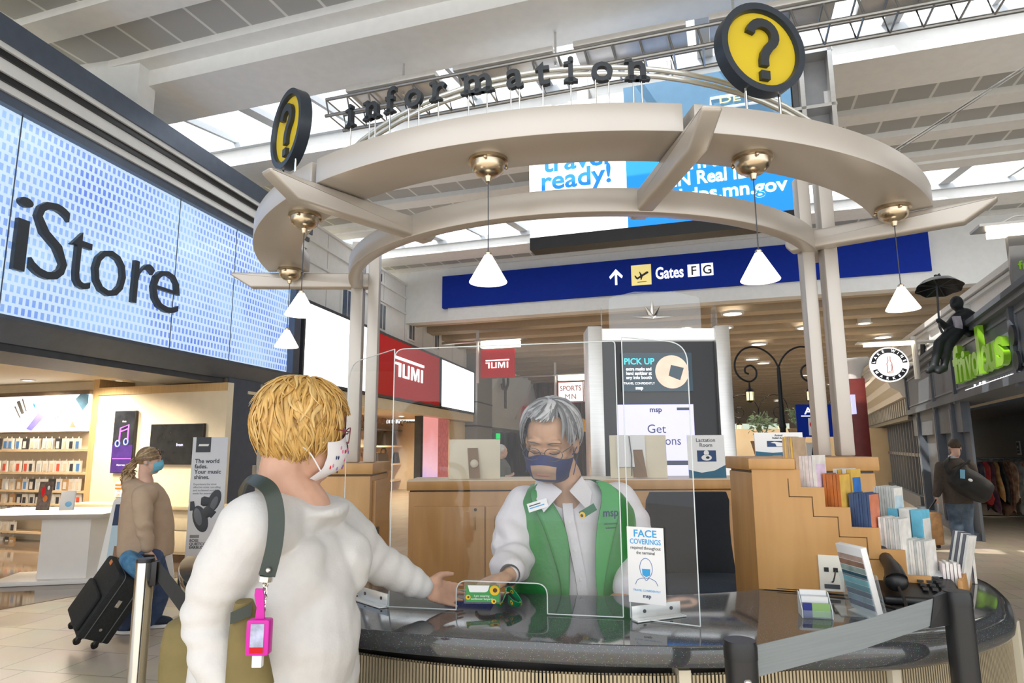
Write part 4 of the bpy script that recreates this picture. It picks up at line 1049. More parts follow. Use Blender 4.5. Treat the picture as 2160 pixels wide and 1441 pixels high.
# price sign
u0, z0 = b1(240, 1048, .03); u1, z1 = b1(258, 1016, .03)
t = thing('price_sign', 'orange and white offer sign on the cream shop wall', 'sign', bp1.at(u0, z0, .02))
mb = MB(bp1.m); mb.box(u0, u1, z0, z1, .01, .02, WPRINT); mb.build('card', t); mb = MB(bp1.m); ORG = mat('orange_print', (.75, .20, .03), .5, var=.05)
mb.box(u0, u1, z1 - .07, z1 - .04, .02, .022, ORG); mb.box(u0, u1, z1 - .12, z1 - .09, .02, .022, ORG); mb.text('10', (u0 + u1) / 2, z0 + .07, .07, ORG, z=.02); mb.text('OFF', (u0 + u1) / 2, z0 + .01, .05, ORG, z=.02); mb.build('lettering', t)
# cream counter with drawers
u0 = b1(148, 1100, .55)[0]; u1 = b1(468, 1100, .55)[0]; zt = b1(300, 1066, .55)[1]
t = thing('shop_counter', 'long cream drawer counter below the wall screens', 'counter', bp1.at((u0 + u1) / 2, 0, .3))
mb = MB(bp1.m); mb.box(u0, u1, .12, zt - .05, .02, .50, CREAM); mb.build('body', t)
mb = MB(bp1.m); mb.box(u0 - .05, u1, zt - .05, zt, .02, .56, mat('oak_worktop', (.82, .66, .42), .4, var=.05)); mb.build('worktop', t, bevel=.004)
mb = MB(bp1.m); mb.box(u0, u1, 0.004, .12, .05, .44, mat('brown_plinth', (.2, .13, .08), .5, var=.1)); mb.build('plinth', t)
zz = [zt - .07, zt - .33, zt - .62, .16]
nU = 3
for i in range(nU):
    for a, b in zip(zz, zz[1:]):
        if a - b < .1: continue
        mb = MB(bp1.m); w = (u1 - u0) / nU; mb.box(u0 + w * i + .008, u0 + w * (i + 1) - .008, b + .01, a - .006, .50, .515, CREAM); d_ = mb.build('drawer', t, bevel=.003)
        mb = MB(bp1.m); mb.cyl((u0 + w * i + .05, (a + b) / 2, .515), (u0 + w * i + .05, (a + b) / 2, .525), .012, BLACK, n=10); mb.build('lock', d_)
# white display table
tb0 = atZ(165, 1222, 0); TM = Matrix.Translation((tb0.x, tb0.y, 0)) @ Matrix.Rotation(.20, 4, 'Z')
t = thing('display_table', 'white pedestal display table in the shop doorway', 'table', tb0)
zt = atY(150, 1078, tb0.y - .1).z; TW = mat('white_laminate', (.84, .82, .79), .35, var=.01)
mb = MB(TM); mb.hexa([(-.95, -.30, zt - .07), (.35, -.45, zt - .07), (.55, .25, zt - .07), (-.9, .55, zt - .07), (-1.2, -.45, zt), (.42, -.60, zt), (.68, .35, zt), (-1.1, .7, zt)], TW); mb.build('tabletop', t, bevel=.004)
mb = MB(TM); mb.hexa([(-.36, -.22, .05), (.18, -.26, .05), (.32, .16, .05), (-.3, .2, .05), (-.36, -.22, zt - .07), (.18, -.26, zt - .07), (.32, .16, zt - .07), (-.3, .2, zt - .07)], TW); mb.build('pedestal', t)
mb = MB(TM); mb.box(-.8, .75, -.35, .35, .006, .055, TW); mb.build('foot_plate', t, bevel=.006)
def card_stand(px0, px1, py0, py1, lab, m, y, extra=None):
    a = atY(px0, py1, y); b = atY(px1, py0, y); w = b.x - a.x; h = b.z - zt
    t = thing('product_card', lab, 'card', ((a.x + b.x) / 2, y, zt)); M_ = frame((a.x, y, zt + .003), (1, 0, 0), (0, .1, 1))
    mb = MB(M_); mb.box(0, w, 0, h, 0, .03, m); mb.build('carton', t, bevel=.002)
    if extra: mb = MB(M_); extra(mb, w, h); mb.build('printed_picture', t)
card_stand(78, 110, 1017, 1076, 'dark product box with orange earphones on the white display table', mat('dark_box', (.10, .07, .06), .4, var=.4, vscale=25), tb0.y, lambda mb, w, h: (mb.ell((w * .4, h * .65, .031), (w * .16, h * .18, .004), RED), mb.ell((w * .65, h * .4, .031), (w * .18, h * .12, .004), ORG), mb.ell((w * .8, h * .78, .031), (w * .1, h * .08, .004), WPRINT)))
card_stand(127, 160, 1036, 1076, 'white product card with a blue swirl on the display table', WPRINT, tb0.y, lambda mb, w, h: mb.ell((w * .65, h * .3, .031), (w * .25, h * .14, .004), LBL))
# tall banner
bz = atZ(435, 1205, 0); y0 = bz.y
t = thing('roll_up_banner', 'tall white advertising banner with two black earbuds beside the dark pillar', 'banner', bz)
a = atY(389, 1190, y0); b = atY(482, 922, y0); w = b.x - a.x; h = b.z - .06; M_ = frame((a.x, y0, .06), (1, 0, 0), UP)
PB = mat('pale_blue_banner', (.72, .76, .84), .5, var=.01); CH = mat('banner_charcoal', (.05, .06, .08), .5, var=.05)
mb = MB(M_); mb.box(0, w, 0, h, 0, .006, PB); mb.build('banner_sheet', t)
mb = MB(M_); mb.box(-.03, w + .03, -.055, .01, -.08, .06, ALU); mb.build('base', t, bevel=.006)
mb = MB(M_); mb.box(w * .1, w * .52, h * .88, h, .0061, .009, CH); mb.prism([(w * .17, h * .928), (w * .45, h * .928), (w * .47, h * .945), (w * .19, h * .945)], .009, .011, WPRINT); mb.build('emblem', t)
mb = MB(M_)
for k, s_ in enumerate(('The world', 'fades.', 'Your music', 'shines.')): mb.text(s_, w * .1, h * (.795 - .042 * k), h * .046, CH, z=.0061, depth=.002, align='LEFT', bold=.02)
for k, s_ in enumerate(('Experience the most', 'effective noise cancelling', 'and acclaimed sound', 'made for yourself')): mb.text(s_, w * .1, h * (.622 - .024 * k), h * .022, mat('mid_grey_print', (.22, .23, .25), .5, var=.03), z=.0061, depth=.002, align='LEFT')
for k, s_ in enumerate(('BOSE', 'QUIETCOMFORT', 'EARBUDS')): mb.text(s_, w * .1, h * (.185 - .026 * k), h * .03, CH, z=.0061, depth=.002, align='LEFT', bold=.02)
mb.box(w * .1, w * .36, h * .215, h * .238, .0061, .008, MATS['mid_grey_print'])
mb.build('lettering', t)
def bud(cx, cy, rot, s, t):
    m = M_ @ Matrix.Translation((cx, cy, .008)) @ Matrix.Rotation(rot, 4, 'Z')
    mb = MB(m); mb.ell((0, 0, 0), (.075 * s, .14 * s, .012), CH, nu=24); mb.ell((-.01 * s, .02 * s, .006), (.045 * s, .10 * s, .008), mat('banner_sheen', (.14, .16, .20), .4, var=.1)); mb.tube([V((.05 * s, .03 * s, 0)), V((.12 * s, .05 * s, 0)), V((.15 * s, .06 * s, 0))], [.05 * s, .06 * s, .045 * s], CH, 12, flat=.2); mb.tube([V((-.05 * s, .11 * s, 0)), V((-.03 * s, .2 * s, 0))], [.03 * s, .02 * s], CH, 10, flat=.3); mb.build('printed_earbud', t)
bud(w * .36, h * .36, .35, 1.25, t); bud(w * .72, h * .50, 2.8, 1.05, t)
# white folding floor sign
fz = atZ(240, 1255, 0)
t = thing('floor_sign', 'white and pale blue folding floor sign behind the black suitcase', 'sign', fz)
M_ = frame((fz.x - .24, fz.y, .02), V((1, .12, 0)), V((.28, .22, 1)))
mb = MB(M_); mb.prism(rounded([(0, 0, .06), (.56, 0, .06), (.50, 1.0, .06), (.06, 1.0, .06)]), -.03, 0, WPRINT); mb.build('front_leaf', t)
mb = MB(frame((fz.x - .2, fz.y + .50, .02), V((1, .12, 0)), V((.25, -.25, 1)))); mb.prism(rounded([(0, 0, .06), (.56, 0, .06), (.50, .98, .06), (.06, .98, .06)]), -.03, 0, WPRINT); mb.build('rear_leaf', t)
mb = MB(M_); mb.box(.09, .47, .12, .70, 0, .004, mat('pale_blue_sheet', (.50, .66, .76), .5, var=.02)); mb.box(.09, .47, .70, .93, 0, .004, NAVY); mb.box(.09, .47, .08, .12, 0, .004, NAVY); mb.box(.30, .46, .54, .68, .004, .006, mat('orange_red', (.78, .16, .03), .5, var=.03))
mb.box(.15, .25, .16, .48, .004, .006, mat('brown_picture', (.25, .14, .08), .5, var=.2)); mb.build('printed_sheet', t)
mb = MB(M_); mb.text('A', .24, .83, .12, WPRINT, z=.004, depth=.002, bold=.02); mb.text('FC', .26, .72, .12, WPRINT, z=.004, depth=.002, bold=.02); mb.build('lettering', t)
# ------------------------------------------------------------------ second shop front: white light boxes and red sign
def lbox(name, lab, cat, px0, px1, z0, z1, m, w0=-.25, w1=0.0, rim=DARK):
    u0 = LF(px0, 850)[0]; u1 = LF(px1, 850)[0]
    t = thing(name, lab, cat, LW.at((u0 + u1) / 2, z0))
    mb = MB(LW.m); mb.box(u0 + .05, u1 - .05, z0 + .05, z1 - .05, w1 - .03, w1 + .01, m); mb.build('lit_face', t)
    mb = MB(LW.m)
    for a in ((u0, u1, z0, z0 + .06), (u0, u1, z1 - .06, z1), (u0, u0 + .06, z0, z1), (u1 - .06, u1, z0, z1)): mb.box(a[0], a[1], a[2], a[3], w0, w1 + .02, rim)
    mb.box(u0 + .02, u1 - .02, z0 + .02, z1 - .02, w0, w0 + .1, rim)
    mb.build('frame', t, smooth=False)
    return t, u0, u1
ZL0, ZL1 = 2.76, 4.36
lbox('light_box', 'blank white light box between the blue shop sign and the red sign', 'light box', 632, 787, ZL0, ZL1, GLOWW)
t, u0, u1 = lbox('light_box', 'red lit shop sign with white letters above the bag shop', 'sign', 789, 927, ZL0, ZL1, RED)
def tumi(M_, x0, w, h, m, t):
    """blocky linked capitals under one long bar"""
    mb = MB(M_); s = w / 4.0
    mb.box(x0, x0 + w, h * .86, h, 0, .02, m); mb.build('letter_bar', t)
    for k, polys in enumerate((
        [[(0.45, 0), (0.70, 0), (0.70, .70), (0.45, .70)], [(0.0, .58), (0.45, .58), (0.45, .70), (0.0, .70)]],
        [[(0.98, 0), (1.15, 0), (1.15, .70), (0.98, .70)], [(1.15, 0), (1.68, 0), (1.68, .11), (1.15, .11)], [(1.68, 0), (1.85, 0), (1.85, .70), (1.68, .70)]],
        [[(2.12, 0), (2.28, 0), (2.28, .70), (2.12, .70)], [(2.28, .70), (2.42, .70), (2.78, .12), (2.72, 0), (2.66, 0)], [(3.12, .70), (2.98, .70), (2.66, .12), (2.72, 0), (2.78, 0)], [(3.12, 0), (3.28, 0), (3.28, .70), (3.12, .70)]],
        [[(3.6, 0), (3.82, 0), (3.82, .70), (3.6, .70)]])):
        mb = MB(M_)
        for p in polys: mb.prism([(x0 + a * s, b * h) for a, b in p], 0, .02, m)
        mb.build('letter', t, smooth=False)
a0, z0 = LF(832, 800); a1, z1 = LF(893, 775)
tumi(LW.m @ Matrix.Translation((a0, 3.37, .01)), 0, a1 - a0, .52, TEXTW, t)
lbox('light_box', 'blank white light box right of the red shop sign', 'light box', 929, 1000, ZL0, ZL1, GLOWW)
# white upper wall with moldings and small windows
uS = LF(612, 700)[0]; uF = LF(1000, 850)[0]
zt = LF(900, 629, -.3)[1]
mb = MB(LW.m); mb.box(uE + .26, uF, ZL1, zt, -.6, -.3, WHITE)
for z in (zt - .02, zt - .40, zt - .85): mb.box(uE + .26, uF, z - .05, z, -.3, -.25, WHITE)
for k in range(9): mb.box(uE + .26 + k * 1.55, uE + .275 + k * 1.55, ZL1, zt, -.3, -.295, mat('joint_grey', (.5, .5, .5), .7, var=.05))
struct(mb.build('wall_left_upper', smooth=False))
for i, px in enumerate((728, 803, 866, 919)):
    u, v = LF(px, {728: 645, 803: 672, 866: 697, 919: 718}[px], -.3)
    mb = MB(LW.m); mb.box(u - .26, u + .26, v - .32, v + .42, -.3, -.26, WHITE); mb.box(u - .20, u + .20, v - .27, v + .36, -.262, -.25, mat('dark_pane', (.12, .15, .19), .1, var=.1)); mb.box(u - .01, u + .01, v - .27, v + .36, -.25, -.24, WHITE)
    struct(mb.build('window_%d' % (3 + i), smooth=False))
mb = MB(LW.m); u, v = LF(800, 584, -.3); mb.box(u - .12, u + .12, v - .1, v + .1, -.3, -.27, DARK); tag(mb.build('wall_vent'), 'small dark vent high on the white wall beside the canopy post', 'vent')
# soffit and interior of the bag shop
u0 = LF(640, 850)[0]; u1 = LF(1000, 850)[0]
mb = MB(LW.m); mb.box(u0, u1, ZL0 - .28, ZL0 - .02, -.5, -.02, CREAM); mb.box(u0, u1, ZL0 - .16, ZL0 - .02, -6, -.5, CREAM); struct(mb.build('ceiling_shop_second', smooth=False))
mb = MB(LW.m); mb.box(u0 - .3, u1, 0, ZL0 - .16, -3.6, -3.5, WARMW); struct(mb.build('wall_bag_shop', smooth=False))
mb = MB(LW.m); mb.box(u1 - .05, u1, 0, ZL0 - .3, -3.5, -.55, WARMW); struct(mb.build('wall_bag_shop_side', smooth=False))
BAGL = [LW.at(u0 + (u1 - u0) * k, ZL0 - .17, w) for k, w in ((.2, -1.9), (.4, -1.9), (.6, -1.9), (.8, -1.9))]  # downlights added to brighten the bag shop interior
for q in BAGL: fixture(q, 'added fill downlight in the cream ceiling of the bag shop', 'added fill downlights in the bag shop ceiling')
lamps('bag_shop_fill_lamp', [q - UP * .04 for q in BAGL], 190, (1, .85, .64))
OFF = -3.0
def l3(px, py): return LF(px, py, OFF)
sh = thing('bag_shelving', 'cream shelving with leather bags in the bag shop', 'shelving', LW.at(l3(810, 950)[0], 0, OFF))
ux0, ux1 = l3(735, 900)[0], l3(868, 900)[0]
BK = mat('dark_leather', (.03, .027, .025), .45, var=.2); BRN = mat('brown_leather', (.12, .06, .04), .45, var=.2); YLW = mat('yellow_leather', (.75, .60, .08), .5, var=.1)
for py in (905, 940, 979, 1015):
    z = l3(800, py)[1]; mb = MB(LW.m); mb.box(ux0, ux1, z - .06, z, OFF - .5, OFF + .2, CREAM if py > 906 else DARK); mb.build('shelf', sh, smooth=False)
mb = MB(LW.m); mb.box(ux1, ux1 + .3, 0, 2.6, OFF - .5, OFF + .3, mat('gold_divider', (.55, .40, .22), .4, .3, var=.1)); mb.build('divider', sh, smooth=False)
z = l3(800, 895)[1]; mb = MB(LW.m); mb.text('DEDICATE YOUR OCCASION', (ux0 + ux1) / 2 + .2, z, .30, mat('brown_letter', (.3, .2, .1), .5, var=.05), z=OFF + .21, depth=.02, width=(ux1 - ux0) * .92); mb.build('lettering', sh)
def bag(px0, px1, py0, py1, m, lab, kind='tote', off=None):
    o_ = OFF if off is None else off
    ua, za = LF(px0, py1, o_); ub, zb = LF(px1, py0, o_); w = ub - ua; h = zb - za; t = thing('leather_bag', lab, 'bag', LW.at((ua + ub) / 2, za + .001, o_))
    mb = MB(LW.m); hh = h * (.68 if kind == 'tote' else .98)
    rings = []
    for i in range(8):
        k = i / 7; ww = w * (.5 - .06 * k ** 2) if kind == 'tote' else w * .5 * (1 - .45 * max(0, k - .6) ** 2 * 6); dd = .14 * (1 - .5 * k)
        rings.append([((ua + ub) / 2 + ww * math.copysign(abs(math.cos(q)) ** .4, math.cos(q)), za + .004 + hh * k, o_ + dd * math.copysign(abs(math.sin(q)) ** .5, math.sin(q))) for q in [2 * math.pi * j / 20 for j in range(20)]])
    mb.loft(rings, m); mb.build('body', t, angle=60)
    mb = MB(LW.m); c = (ua + ub) / 2
    mb.tube(smooth_path([V((c - w * .22, za + hh * .9, o_ + .08)), V((c - w * .18, za + h * .95, o_ + .08)), V((c + w * .18, za + h * .95, o_ + .08)), V((c + w * .22, za + hh * .9, o_ + .08))]), .02, m, 6); mb.build('handle', t)
bag(808, 833, 906, 939, BK, 'black backpack on the upper shelf of the bag shop', 'pack')
bag(840, 857, 920, 939, YLW, 'yellow bag on the upper shelf of the bag shop')
bag(792, 817, 946, 978, BK, 'dark tote bag on the middle shelf of the bag shop')
bag(831, 854, 944, 978, BK, 'dark grey tote bag beside the divider on the middle shelf')
bag(750, 762, 955, 978, BRN, 'brown bag on the middle shelf between the two canopy posts')
bag(836, 856, 992, 1014, BRN, 'brown bag on the lowest visible shelf of the bag shop')
bag(880, 901, 972, 1010, BK, 'black tote bag standing in front of the pink display', off=-.9)
# pink and violet display window
u0, z0 = LF(884, 1018, -.4); u1, z1 = LF(945, 876, -.4)
t = thing('display_screen', 'tall pink and violet lit display at the bag shop entrance', 'screen', LW.at((u0 + u1) / 2, 0, -.4))
def screen_grad(name, c0, c1, c2, es):
    m = bpy.data.materials.new(name); m.use_nodes = True; nt = m.node_tree; b = nt.nodes['Principled BSDF']
    tc = nt.nodes.new('ShaderNodeTexCoord'); sx = nt.nodes.new('ShaderNodeSeparateXYZ'); r = nt.nodes.new('ShaderNodeValToRGB'); n = nt.nodes.new('ShaderNodeTexNoise'); n.inputs['Scale'].default_value = 1.2
    ad = nt.nodes.new('ShaderNodeMath'); ad.operation = 'MULTIPLY_ADD'; ad.inputs[1].default_value = .5
    nt.links.new(tc.outputs['Generated'], sx.inputs[0]); nt.links.new(tc.outputs['Generated'], n.inputs['Vector']); nt.links.new(n.outputs['Fac'], ad.inputs[0]); nt.links.new(sx.outputs['Z'], ad.inputs[2])
    r.color_ramp.elements[0].color = (*c0, 1); r.color_ramp.elements[1].color = (*c2, 1); r.color_ramp.elements[0].position = .25; r.color_ramp.elements[1].position = 1.1 if False else 1.0
    e = r.color_ramp.elements.new(.62); e.color = (*c1, 1)
    nt.links.new(ad.outputs[0], r.inputs[0]); nt.links.new(r.outputs[0], b.inputs['Emission Color']); b.inputs['Emission Strength'].default_value = es; b.inputs['Base Color'].default_value = (.05, .05, .05, 1); b.inputs['Roughness'].default_value = .2
    MATS[name] = m; return m
PINK = screen_grad('pink_screen', (.42, .42, .95), (.95, .55, .62), (.85, .32, .30), .75)
mb = MB(LW.m); mb.box(u0, u0 + (u1 - u0) * .6, .02, z1, -.42, -.38, PINK); mb.build('lit_face', t)
mb = MB(LW.m); mb.box(u0 + (u1 - u0) * .6, u1, .02, z1, -.42, -.38, mat('rose_panel', (.62, .20, .20), .3, emit=.25, var=.2)); mb.build('side_panel', t)
mb = MB(LW.m); mb.box(u0 - .2, u0, .0, z1 + .1, -.5, -.3, DARK); mb.box(u0 - .2, u1 + .8, z1, z1 + .12, -.5, -.3, OFFW); mb.build('frame', t, smooth=False)
mb = MB(LW.m); mb.box(u1 + .05, u1 + 2.4, 0, ZL0 - .3, -.5, -.35, CREAM); struct(mb.build('wall_bag_shop_front', smooth=False))
# hanging red blade sign
qs = 20.5
def blade(name, px0, px1, py0, py1, y, m, lab, glow=True, brk=1.3):
    a = atY(px0, py1, y); b = atY(px1, py0, y); w = b.x - a.x; h = b.z - a.z
    t = thing(name, lab, 'sign', a); M_ = frame(a, B_DIR, UP)
    mb = MB(M_); mb.box(0, w, 0, h, -.06, .06, m); mb.build('panel', t)
    if glow:
        mb = MB(M_); mb.box(w * .02, w * 1.15, h + .06, h + .24, -.12, .12, mat('lit_tube', (1, .9, .75), .4, emit=2.6, ecol=(1, .86, .66))); mb.build('lamp_tube', t)
        mb = MB(M_); mb.box(-.15, w * 1.35, h + .26, h + .30, -.2, .2, ALU); mb.build('lamp_hood', t)
        mb = MB(M_); mb.cyl((-.12, -.15, 0), (-.12, h + .8, 0), .05, WHITE, n=10); mb.cyl((-brk, h + .28, 0), (0, h + .28, 0), .04, ALU, n=8); mb.build('bracket', t)
    return t, M_, w, h
t, M_, w, h = blade('blade_sign', 1015, 1089, 739, 798, 19.6, RED, 'square red projecting sign with white letters beside the grey column')
tumi(M_ @ Matrix.Translation((0, h * .33, .06)), w * .16, w * .70, h * .30, TEXTW, t)
t, M_, w, h = blade('blade_sign', 1178, 1232, 806, 849, 26, mat('lit_sign_white', (1, .96, .9), .5, emit=.9), 'white projecting sign with red letters above the grey haired man', brk=3.4)
REDI = mat('red_ink', (.55, .06, .03), .5, var=.05)
mb = MB(M_); mb.text('SPORTS', w / 2, h * .55, h * .36, REDI, z=.06, depth=.01, bold=.01, width=w * .82); mb.text('MN', w / 2, h * .14, h * .36, REDI, z=.06, depth=.01, bold=.0, spacing=1.2); mb.build('lettering', t)
mb = MB(M_)
for a in ((0, w, 0, .03), (0, w, h - .03, h), (0, .03, 0, h), (w - .03, w, 0, h)): mb.box(a[0], a[1], a[2], a[3], -.07, .07, REDI)
mb.build('border', t, smooth=False)
# grey column
uc0 = LF(1000, 900)[0]; uc1 = LF(1032, 900)[0]
GCOL = mat('grey_column_panel', (.30, .30, .285), .55, var=.04)
mb = MB(LW.m); zc = LF(1010, 655)[1]; mb.box(uc0, uc1, 0, zc, -.6, .12, GCOL); mb.box(uc0 - .02, uc1 + .02, 2.30, 2.36, -.6, .13, DARK); mb.box(uc0 - .02, uc1 + .02, 3.2, 3.25, -.6, .13, DARK); struct(mb.build('column', smooth=False))
# third shop: white faceted front
ue0, ue1 = uc1 + .02, LF(1166, 900)[0]
zF0, zF1 = 2.85, LF(1100, 712)[1]
rng = random.Random(4); nx, nz = 9, 4; gv = []
for i in range(nx + 1):
    for k in range(nz + 1): gv.append((ue0 + (ue1 - ue0) * i / nx + (rng.uniform(-.4, .4) if 0 < i < nx else 0), zF0 + (zF1 - zF0) * k / nz + (rng.uniform(-.15, .15) if 0 < k < nz else 0), rng.uniform(-.05, .28)))
fs = []
for i in range(nx):
    for k in range(nz):
        a = i * (nz + 1) + k; fs += [(a, a + nz + 1, a + nz + 2), (a, a + nz + 2, a + 1)]
FAC = mat('white_faceted_panel', (.80, .84, .86), .5, var=.02)
sf = thing('faceted_fascia', 'white faceted shop fascia with dark antlers and red letters', 'fascia', LW.at((ue0 + ue1) / 2, zF0))
mb = MB(LW.m); mb.add(gv, fs, FAC); mb.build('faceted_panel', sf, smooth=False)
mb = MB(LW.m); mb.box(ue0, ue1, zF0 - .5, zF0, -.8, .15, FAC); mb.box(ue0, ue1, zF0 - .5, zF1, -.9, -.8, FAC); mb.build('soffit', sf, smooth=False)
mb = MB(LW.m); mb.box(ue0, ue1 + .8, zF1 + .0, zF1 + .35, -.8, .4, GCOL); mb.box(ue0, ue1 + .8, zF1 + .35, zF1 + .45, -.8, .55, OFFW); mb.box(ue1, ue1 + .6, 0, zF1, -.8, .4, GCOL); mb.build('grey_frame', sf, smooth=False)
ANT = mat('dark_antler', (.16, .14, .13), .5, var=.1)
c = LF(1052, 850); mb = MB(LW.m); zz0 = 3.3
mb.tube([V((c[0], zF0 + .35, .3)), V((c[0], zF0 + .95, .3)), V((c[0], zF0 + 1.15, .3))], .06, ANT, 8)
mb.tube(smooth_path([V((c[0], zF0 + 1.1, .3)), V((c[0] - .45, zF0 + 1.5, .32)), V((c[0] - .45, zF0 + 2.0, .3))]), .06, ANT, 8); mb.tube(smooth_path([V((c[0], zF0 + 1.1, .3)), V((c[0] + .45, zF0 + 1.5, .32)), V((c[0] + .5, zF0 + 2.0, .3))]), .06, ANT, 8); mb.tube(smooth_path([V((c[0] - .2, zF0 + 1.25, .3)), V((c[0] - .8, zF0 + 1.15, .35)), V((c[0] - .95, zF0 + 1.35, .35))]), .05, ANT, 8)
mb.build('antler', sf)
a0 = LF(1094, 870)[0]; a1 = LF(1150, 870)[0]
mb = MB(LW.m); mb.text('SPORTS', (a0 + a1) / 2, zF0 + .08, .95, mat('red_letter', (.62, .02, .02), .4, emit=.15, var=.05), z=.30, depth=.18, bold=.05, width=a1 - a0); mb.build('lettering', sf)
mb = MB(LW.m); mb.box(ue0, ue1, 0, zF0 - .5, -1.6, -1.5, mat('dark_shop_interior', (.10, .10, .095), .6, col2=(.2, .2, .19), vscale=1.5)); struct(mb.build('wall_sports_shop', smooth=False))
mb = MB(LW.m); a, z = LF(1053, 920, -1.4); mb.box(a - .35, a + .35, z - .14, z + .14, -1.5, -1.42, mat('lit_green', (.0, .5, .1), .4, emit=.9)); tag(mb.build('exit_sign'), 'small green lit exit sign in the dark shop entrance', 'sign')
u0, z0 = LF(1083, 975, -1.4); u1, z1 = LF(1103, 918, -1.4)
t = thing('lit_window', 'small bright barred window deep in the dark shop entrance', 'window', LW.at(u0, z0, -1.4)); mb = MB(LW.m); mb.box(u0, u1, z0, z1, -1.5, -1.46, mat('lit_pane', (.8, .8, .6), .4, emit=.6)); mb.build('pane', t)
mb = MB(LW.m)
for k in range(7): uu = u0 + (u1 - u0) * k / 6; mb.box(uu - .02, uu + .02, z0, z1, -1.46, -1.42, DARK)
mb.build('bars', t, smooth=False)
# dark timber shop further along
DTIM = mat('dark_timber', (.10, .055, .035), .5, col2=(.2, .12, .08), vscale=1.2, vstretch=(3, 3, .4))
DW = bplane(36)
u0 = DW.uv(1165, 900)[0]; u1 = DW.uv(1262, 900)[0]; zt = DW.uv(1200, 775)[1]
mb = MB(DW.m); mb.box(u0 - 4, u1 + .5, 0, zt, -.5, 0, DTIM)
for k in range(9): uu = u0 - 1 + k * .45; mb.box(uu, uu + .12, 0, zt, 0, .12, mat('timber_batten', (.2, .11, .07), .5, var=.2))
struct(mb.build('wall_timber', smooth=False))
for k in range(4):
    c = DW.at(u0 + .3 + k * .75, zt + .25 + .2 * (k % 2), .5); mb = MB(frame(c, B_DIR, V((0, -.5, 1)))); mb.box(-.4, .4, -.25, .25, -.03, .03, mat('tan_baffle', (.34, .25, .17), .6, var=.1)); tag(mb.build('ceiling_baffle'), 'tilted tan ceiling baffle over the dark timber shop', 'baffle', 'tilted ceiling baffles')
q = DW.uv(1232, 897, .3); t = thing('hanging_sign', 'small yellow diamond sign in front of the dark timber wall', 'sign', DW.at(q[0], q[1], .3)); mb = MB(DW.m); mb.prism([(q[0] - .38, q[1] - .05), (q[0] + .05, q[1] - .38), (q[0] + .38, q[1] + .05), (q[0] - .05, q[1] + .38)], .3, .34, mat('signal_yellow', (.85, .42, .02), .5, emit=.2, var=.05)); mb.build('panel', t); mb = MB(DW.m); mb.tube([V((q[0], q[1] + .3, .32)), V((q[0] + .1, q[1] + .8, .32))], .02, DARK, 6); mb.build('wire', t)
# ------------------------------------------------------------------ directory totem behind the desk
ty = 6.0
def ty_(px, py, y=ty): return atY(px, py, y)
a = ty_(1270, 1000); b = ty_(1520, 690); x0, x1, zt = a.x, b.x, b.z
tot = thing('directory_totem', 'tall directory totem with two lit screens and clear star fins on top', 'totem', ((x0 + x1) / 2, ty + .1, 0))
ym = ty
mb = MB(); mb.box(x0 + .02, x1 - .04, ym + .03, ym + .3, 0.05, zt - .13, mat('black_laminate', (.015, .015, .017), .3, var=.2, vscale=200)); mb.build('body', tot)
for xa in (x0 - .10, x1 - .06):
    mb = MB(); mb.box(xa, xa + .13, ym - .03, ym + .36, 0, zt + .01, ALU); mb.build('upright', tot, bevel=.004)
mb = MB(); mb.box(x0 + .03, x1 - .06, ym, ym + .32, zt - .12, zt - .01, mat('lit_header', (.9, .9, .9), .4, emit=.35, var=.01)); mb.build('header', tot)
def scr(px0, px1, py0, py1, mt, nm):
    p = ty_(px0, py1); q = ty_(px1, py0); mb = MB(); mb.box(p.x, q.x, ym - .005, ym + .03, p.z, q.z, mt); mb.build(nm, tot); return frame((p.x, ym - .005, p.z), (1, 0, 0), UP), q.x - p.x, q.z - p.z
S1 = mat('screen_teal_navy', (.01, .035, .055), .2, emit=.35, ecol=(.012, .05, .08), var=.2, vscale=3)
M1, w, h = scr(1313, 1458, 744, 826, S1, 'upper_screen')
mb = MB(M1); CY = mat('cyan_text', (.05, .62, .78), .4, emit=.8)
mb.text('PICK UP', w * .03, h * .70, h * .23, CY, depth=.002, align='LEFT', bold=.02, width=w * .43)
for k, s_ in enumerate(('extra masks and', 'hand sanitizer at', 'any info booth')): mb.text(s_, w * .24, h * (.54 - .11 * k), h * .12, TEXTW, depth=.002, bold=.015, width=w * .36)
mb.text('TRAVEL CONFIDENTLY', w * .24, h * .18, h * .08, TEXTW, depth=.002, width=w * .44); mb.text('msp', w * .24, h * .05, h * .12, TEXTW, depth=.002, bold=.03); mb.build('lettering', tot)
mb = MB(M1); mb.disc(w * .71, h * .5, h * .43, h * .43, 0, .003, mat('peach_print', (.85, .55, .42), .4, emit=.6, var=.15), 40); mb.prism([(w * .66, h * .40), (w * .82, h * .28), (w * .88, h * .60), (w * .70, h * .68)], .003, .005, S1); mb.build('picture', tot)
S2 = mat('screen_lilac', (.5, .5, .85), .2, emit=.85, ecol=(.50, .48, .92), var=.03, vscale=2)
M2, w, h = scr(1310, 1462, 853, 1085, S2, 'lower_screen')
mb = MB(M2); SLT = mat('slate_text', (.08, .10, .18), .5, var=.03)
mb.text('msp', w * .5, h * .93, h * .07, INK, depth=.002, bold=.02); mb.text('Get', w * .5, h * .735, h * .115, SLT, depth=.002); mb.text('Directions', w * .5, h * .625, h * .115, SLT, depth=.002, width=w * .62); mb.build('lettering', tot)
mb = MB(M2); mb.box(w * .3, w, h * .44, h * .48, 0, .002, SLT); mb.box(w * .3, w, h * .26, h * .31, 0, .002, SLT); mb.box(w * .68, w * .95, h * .06, h * .2, 0, .002, mat('screen_blue', (.05, .12, .55), .4, emit=.5)); mb.box(w * .78, w * .95, h * .945, h * .97, 0, .002, SLT); mb.build('buttons', tot)
FIN = glass_mat('frosted_fin', (.95, .96, .96), 1.0, .10)
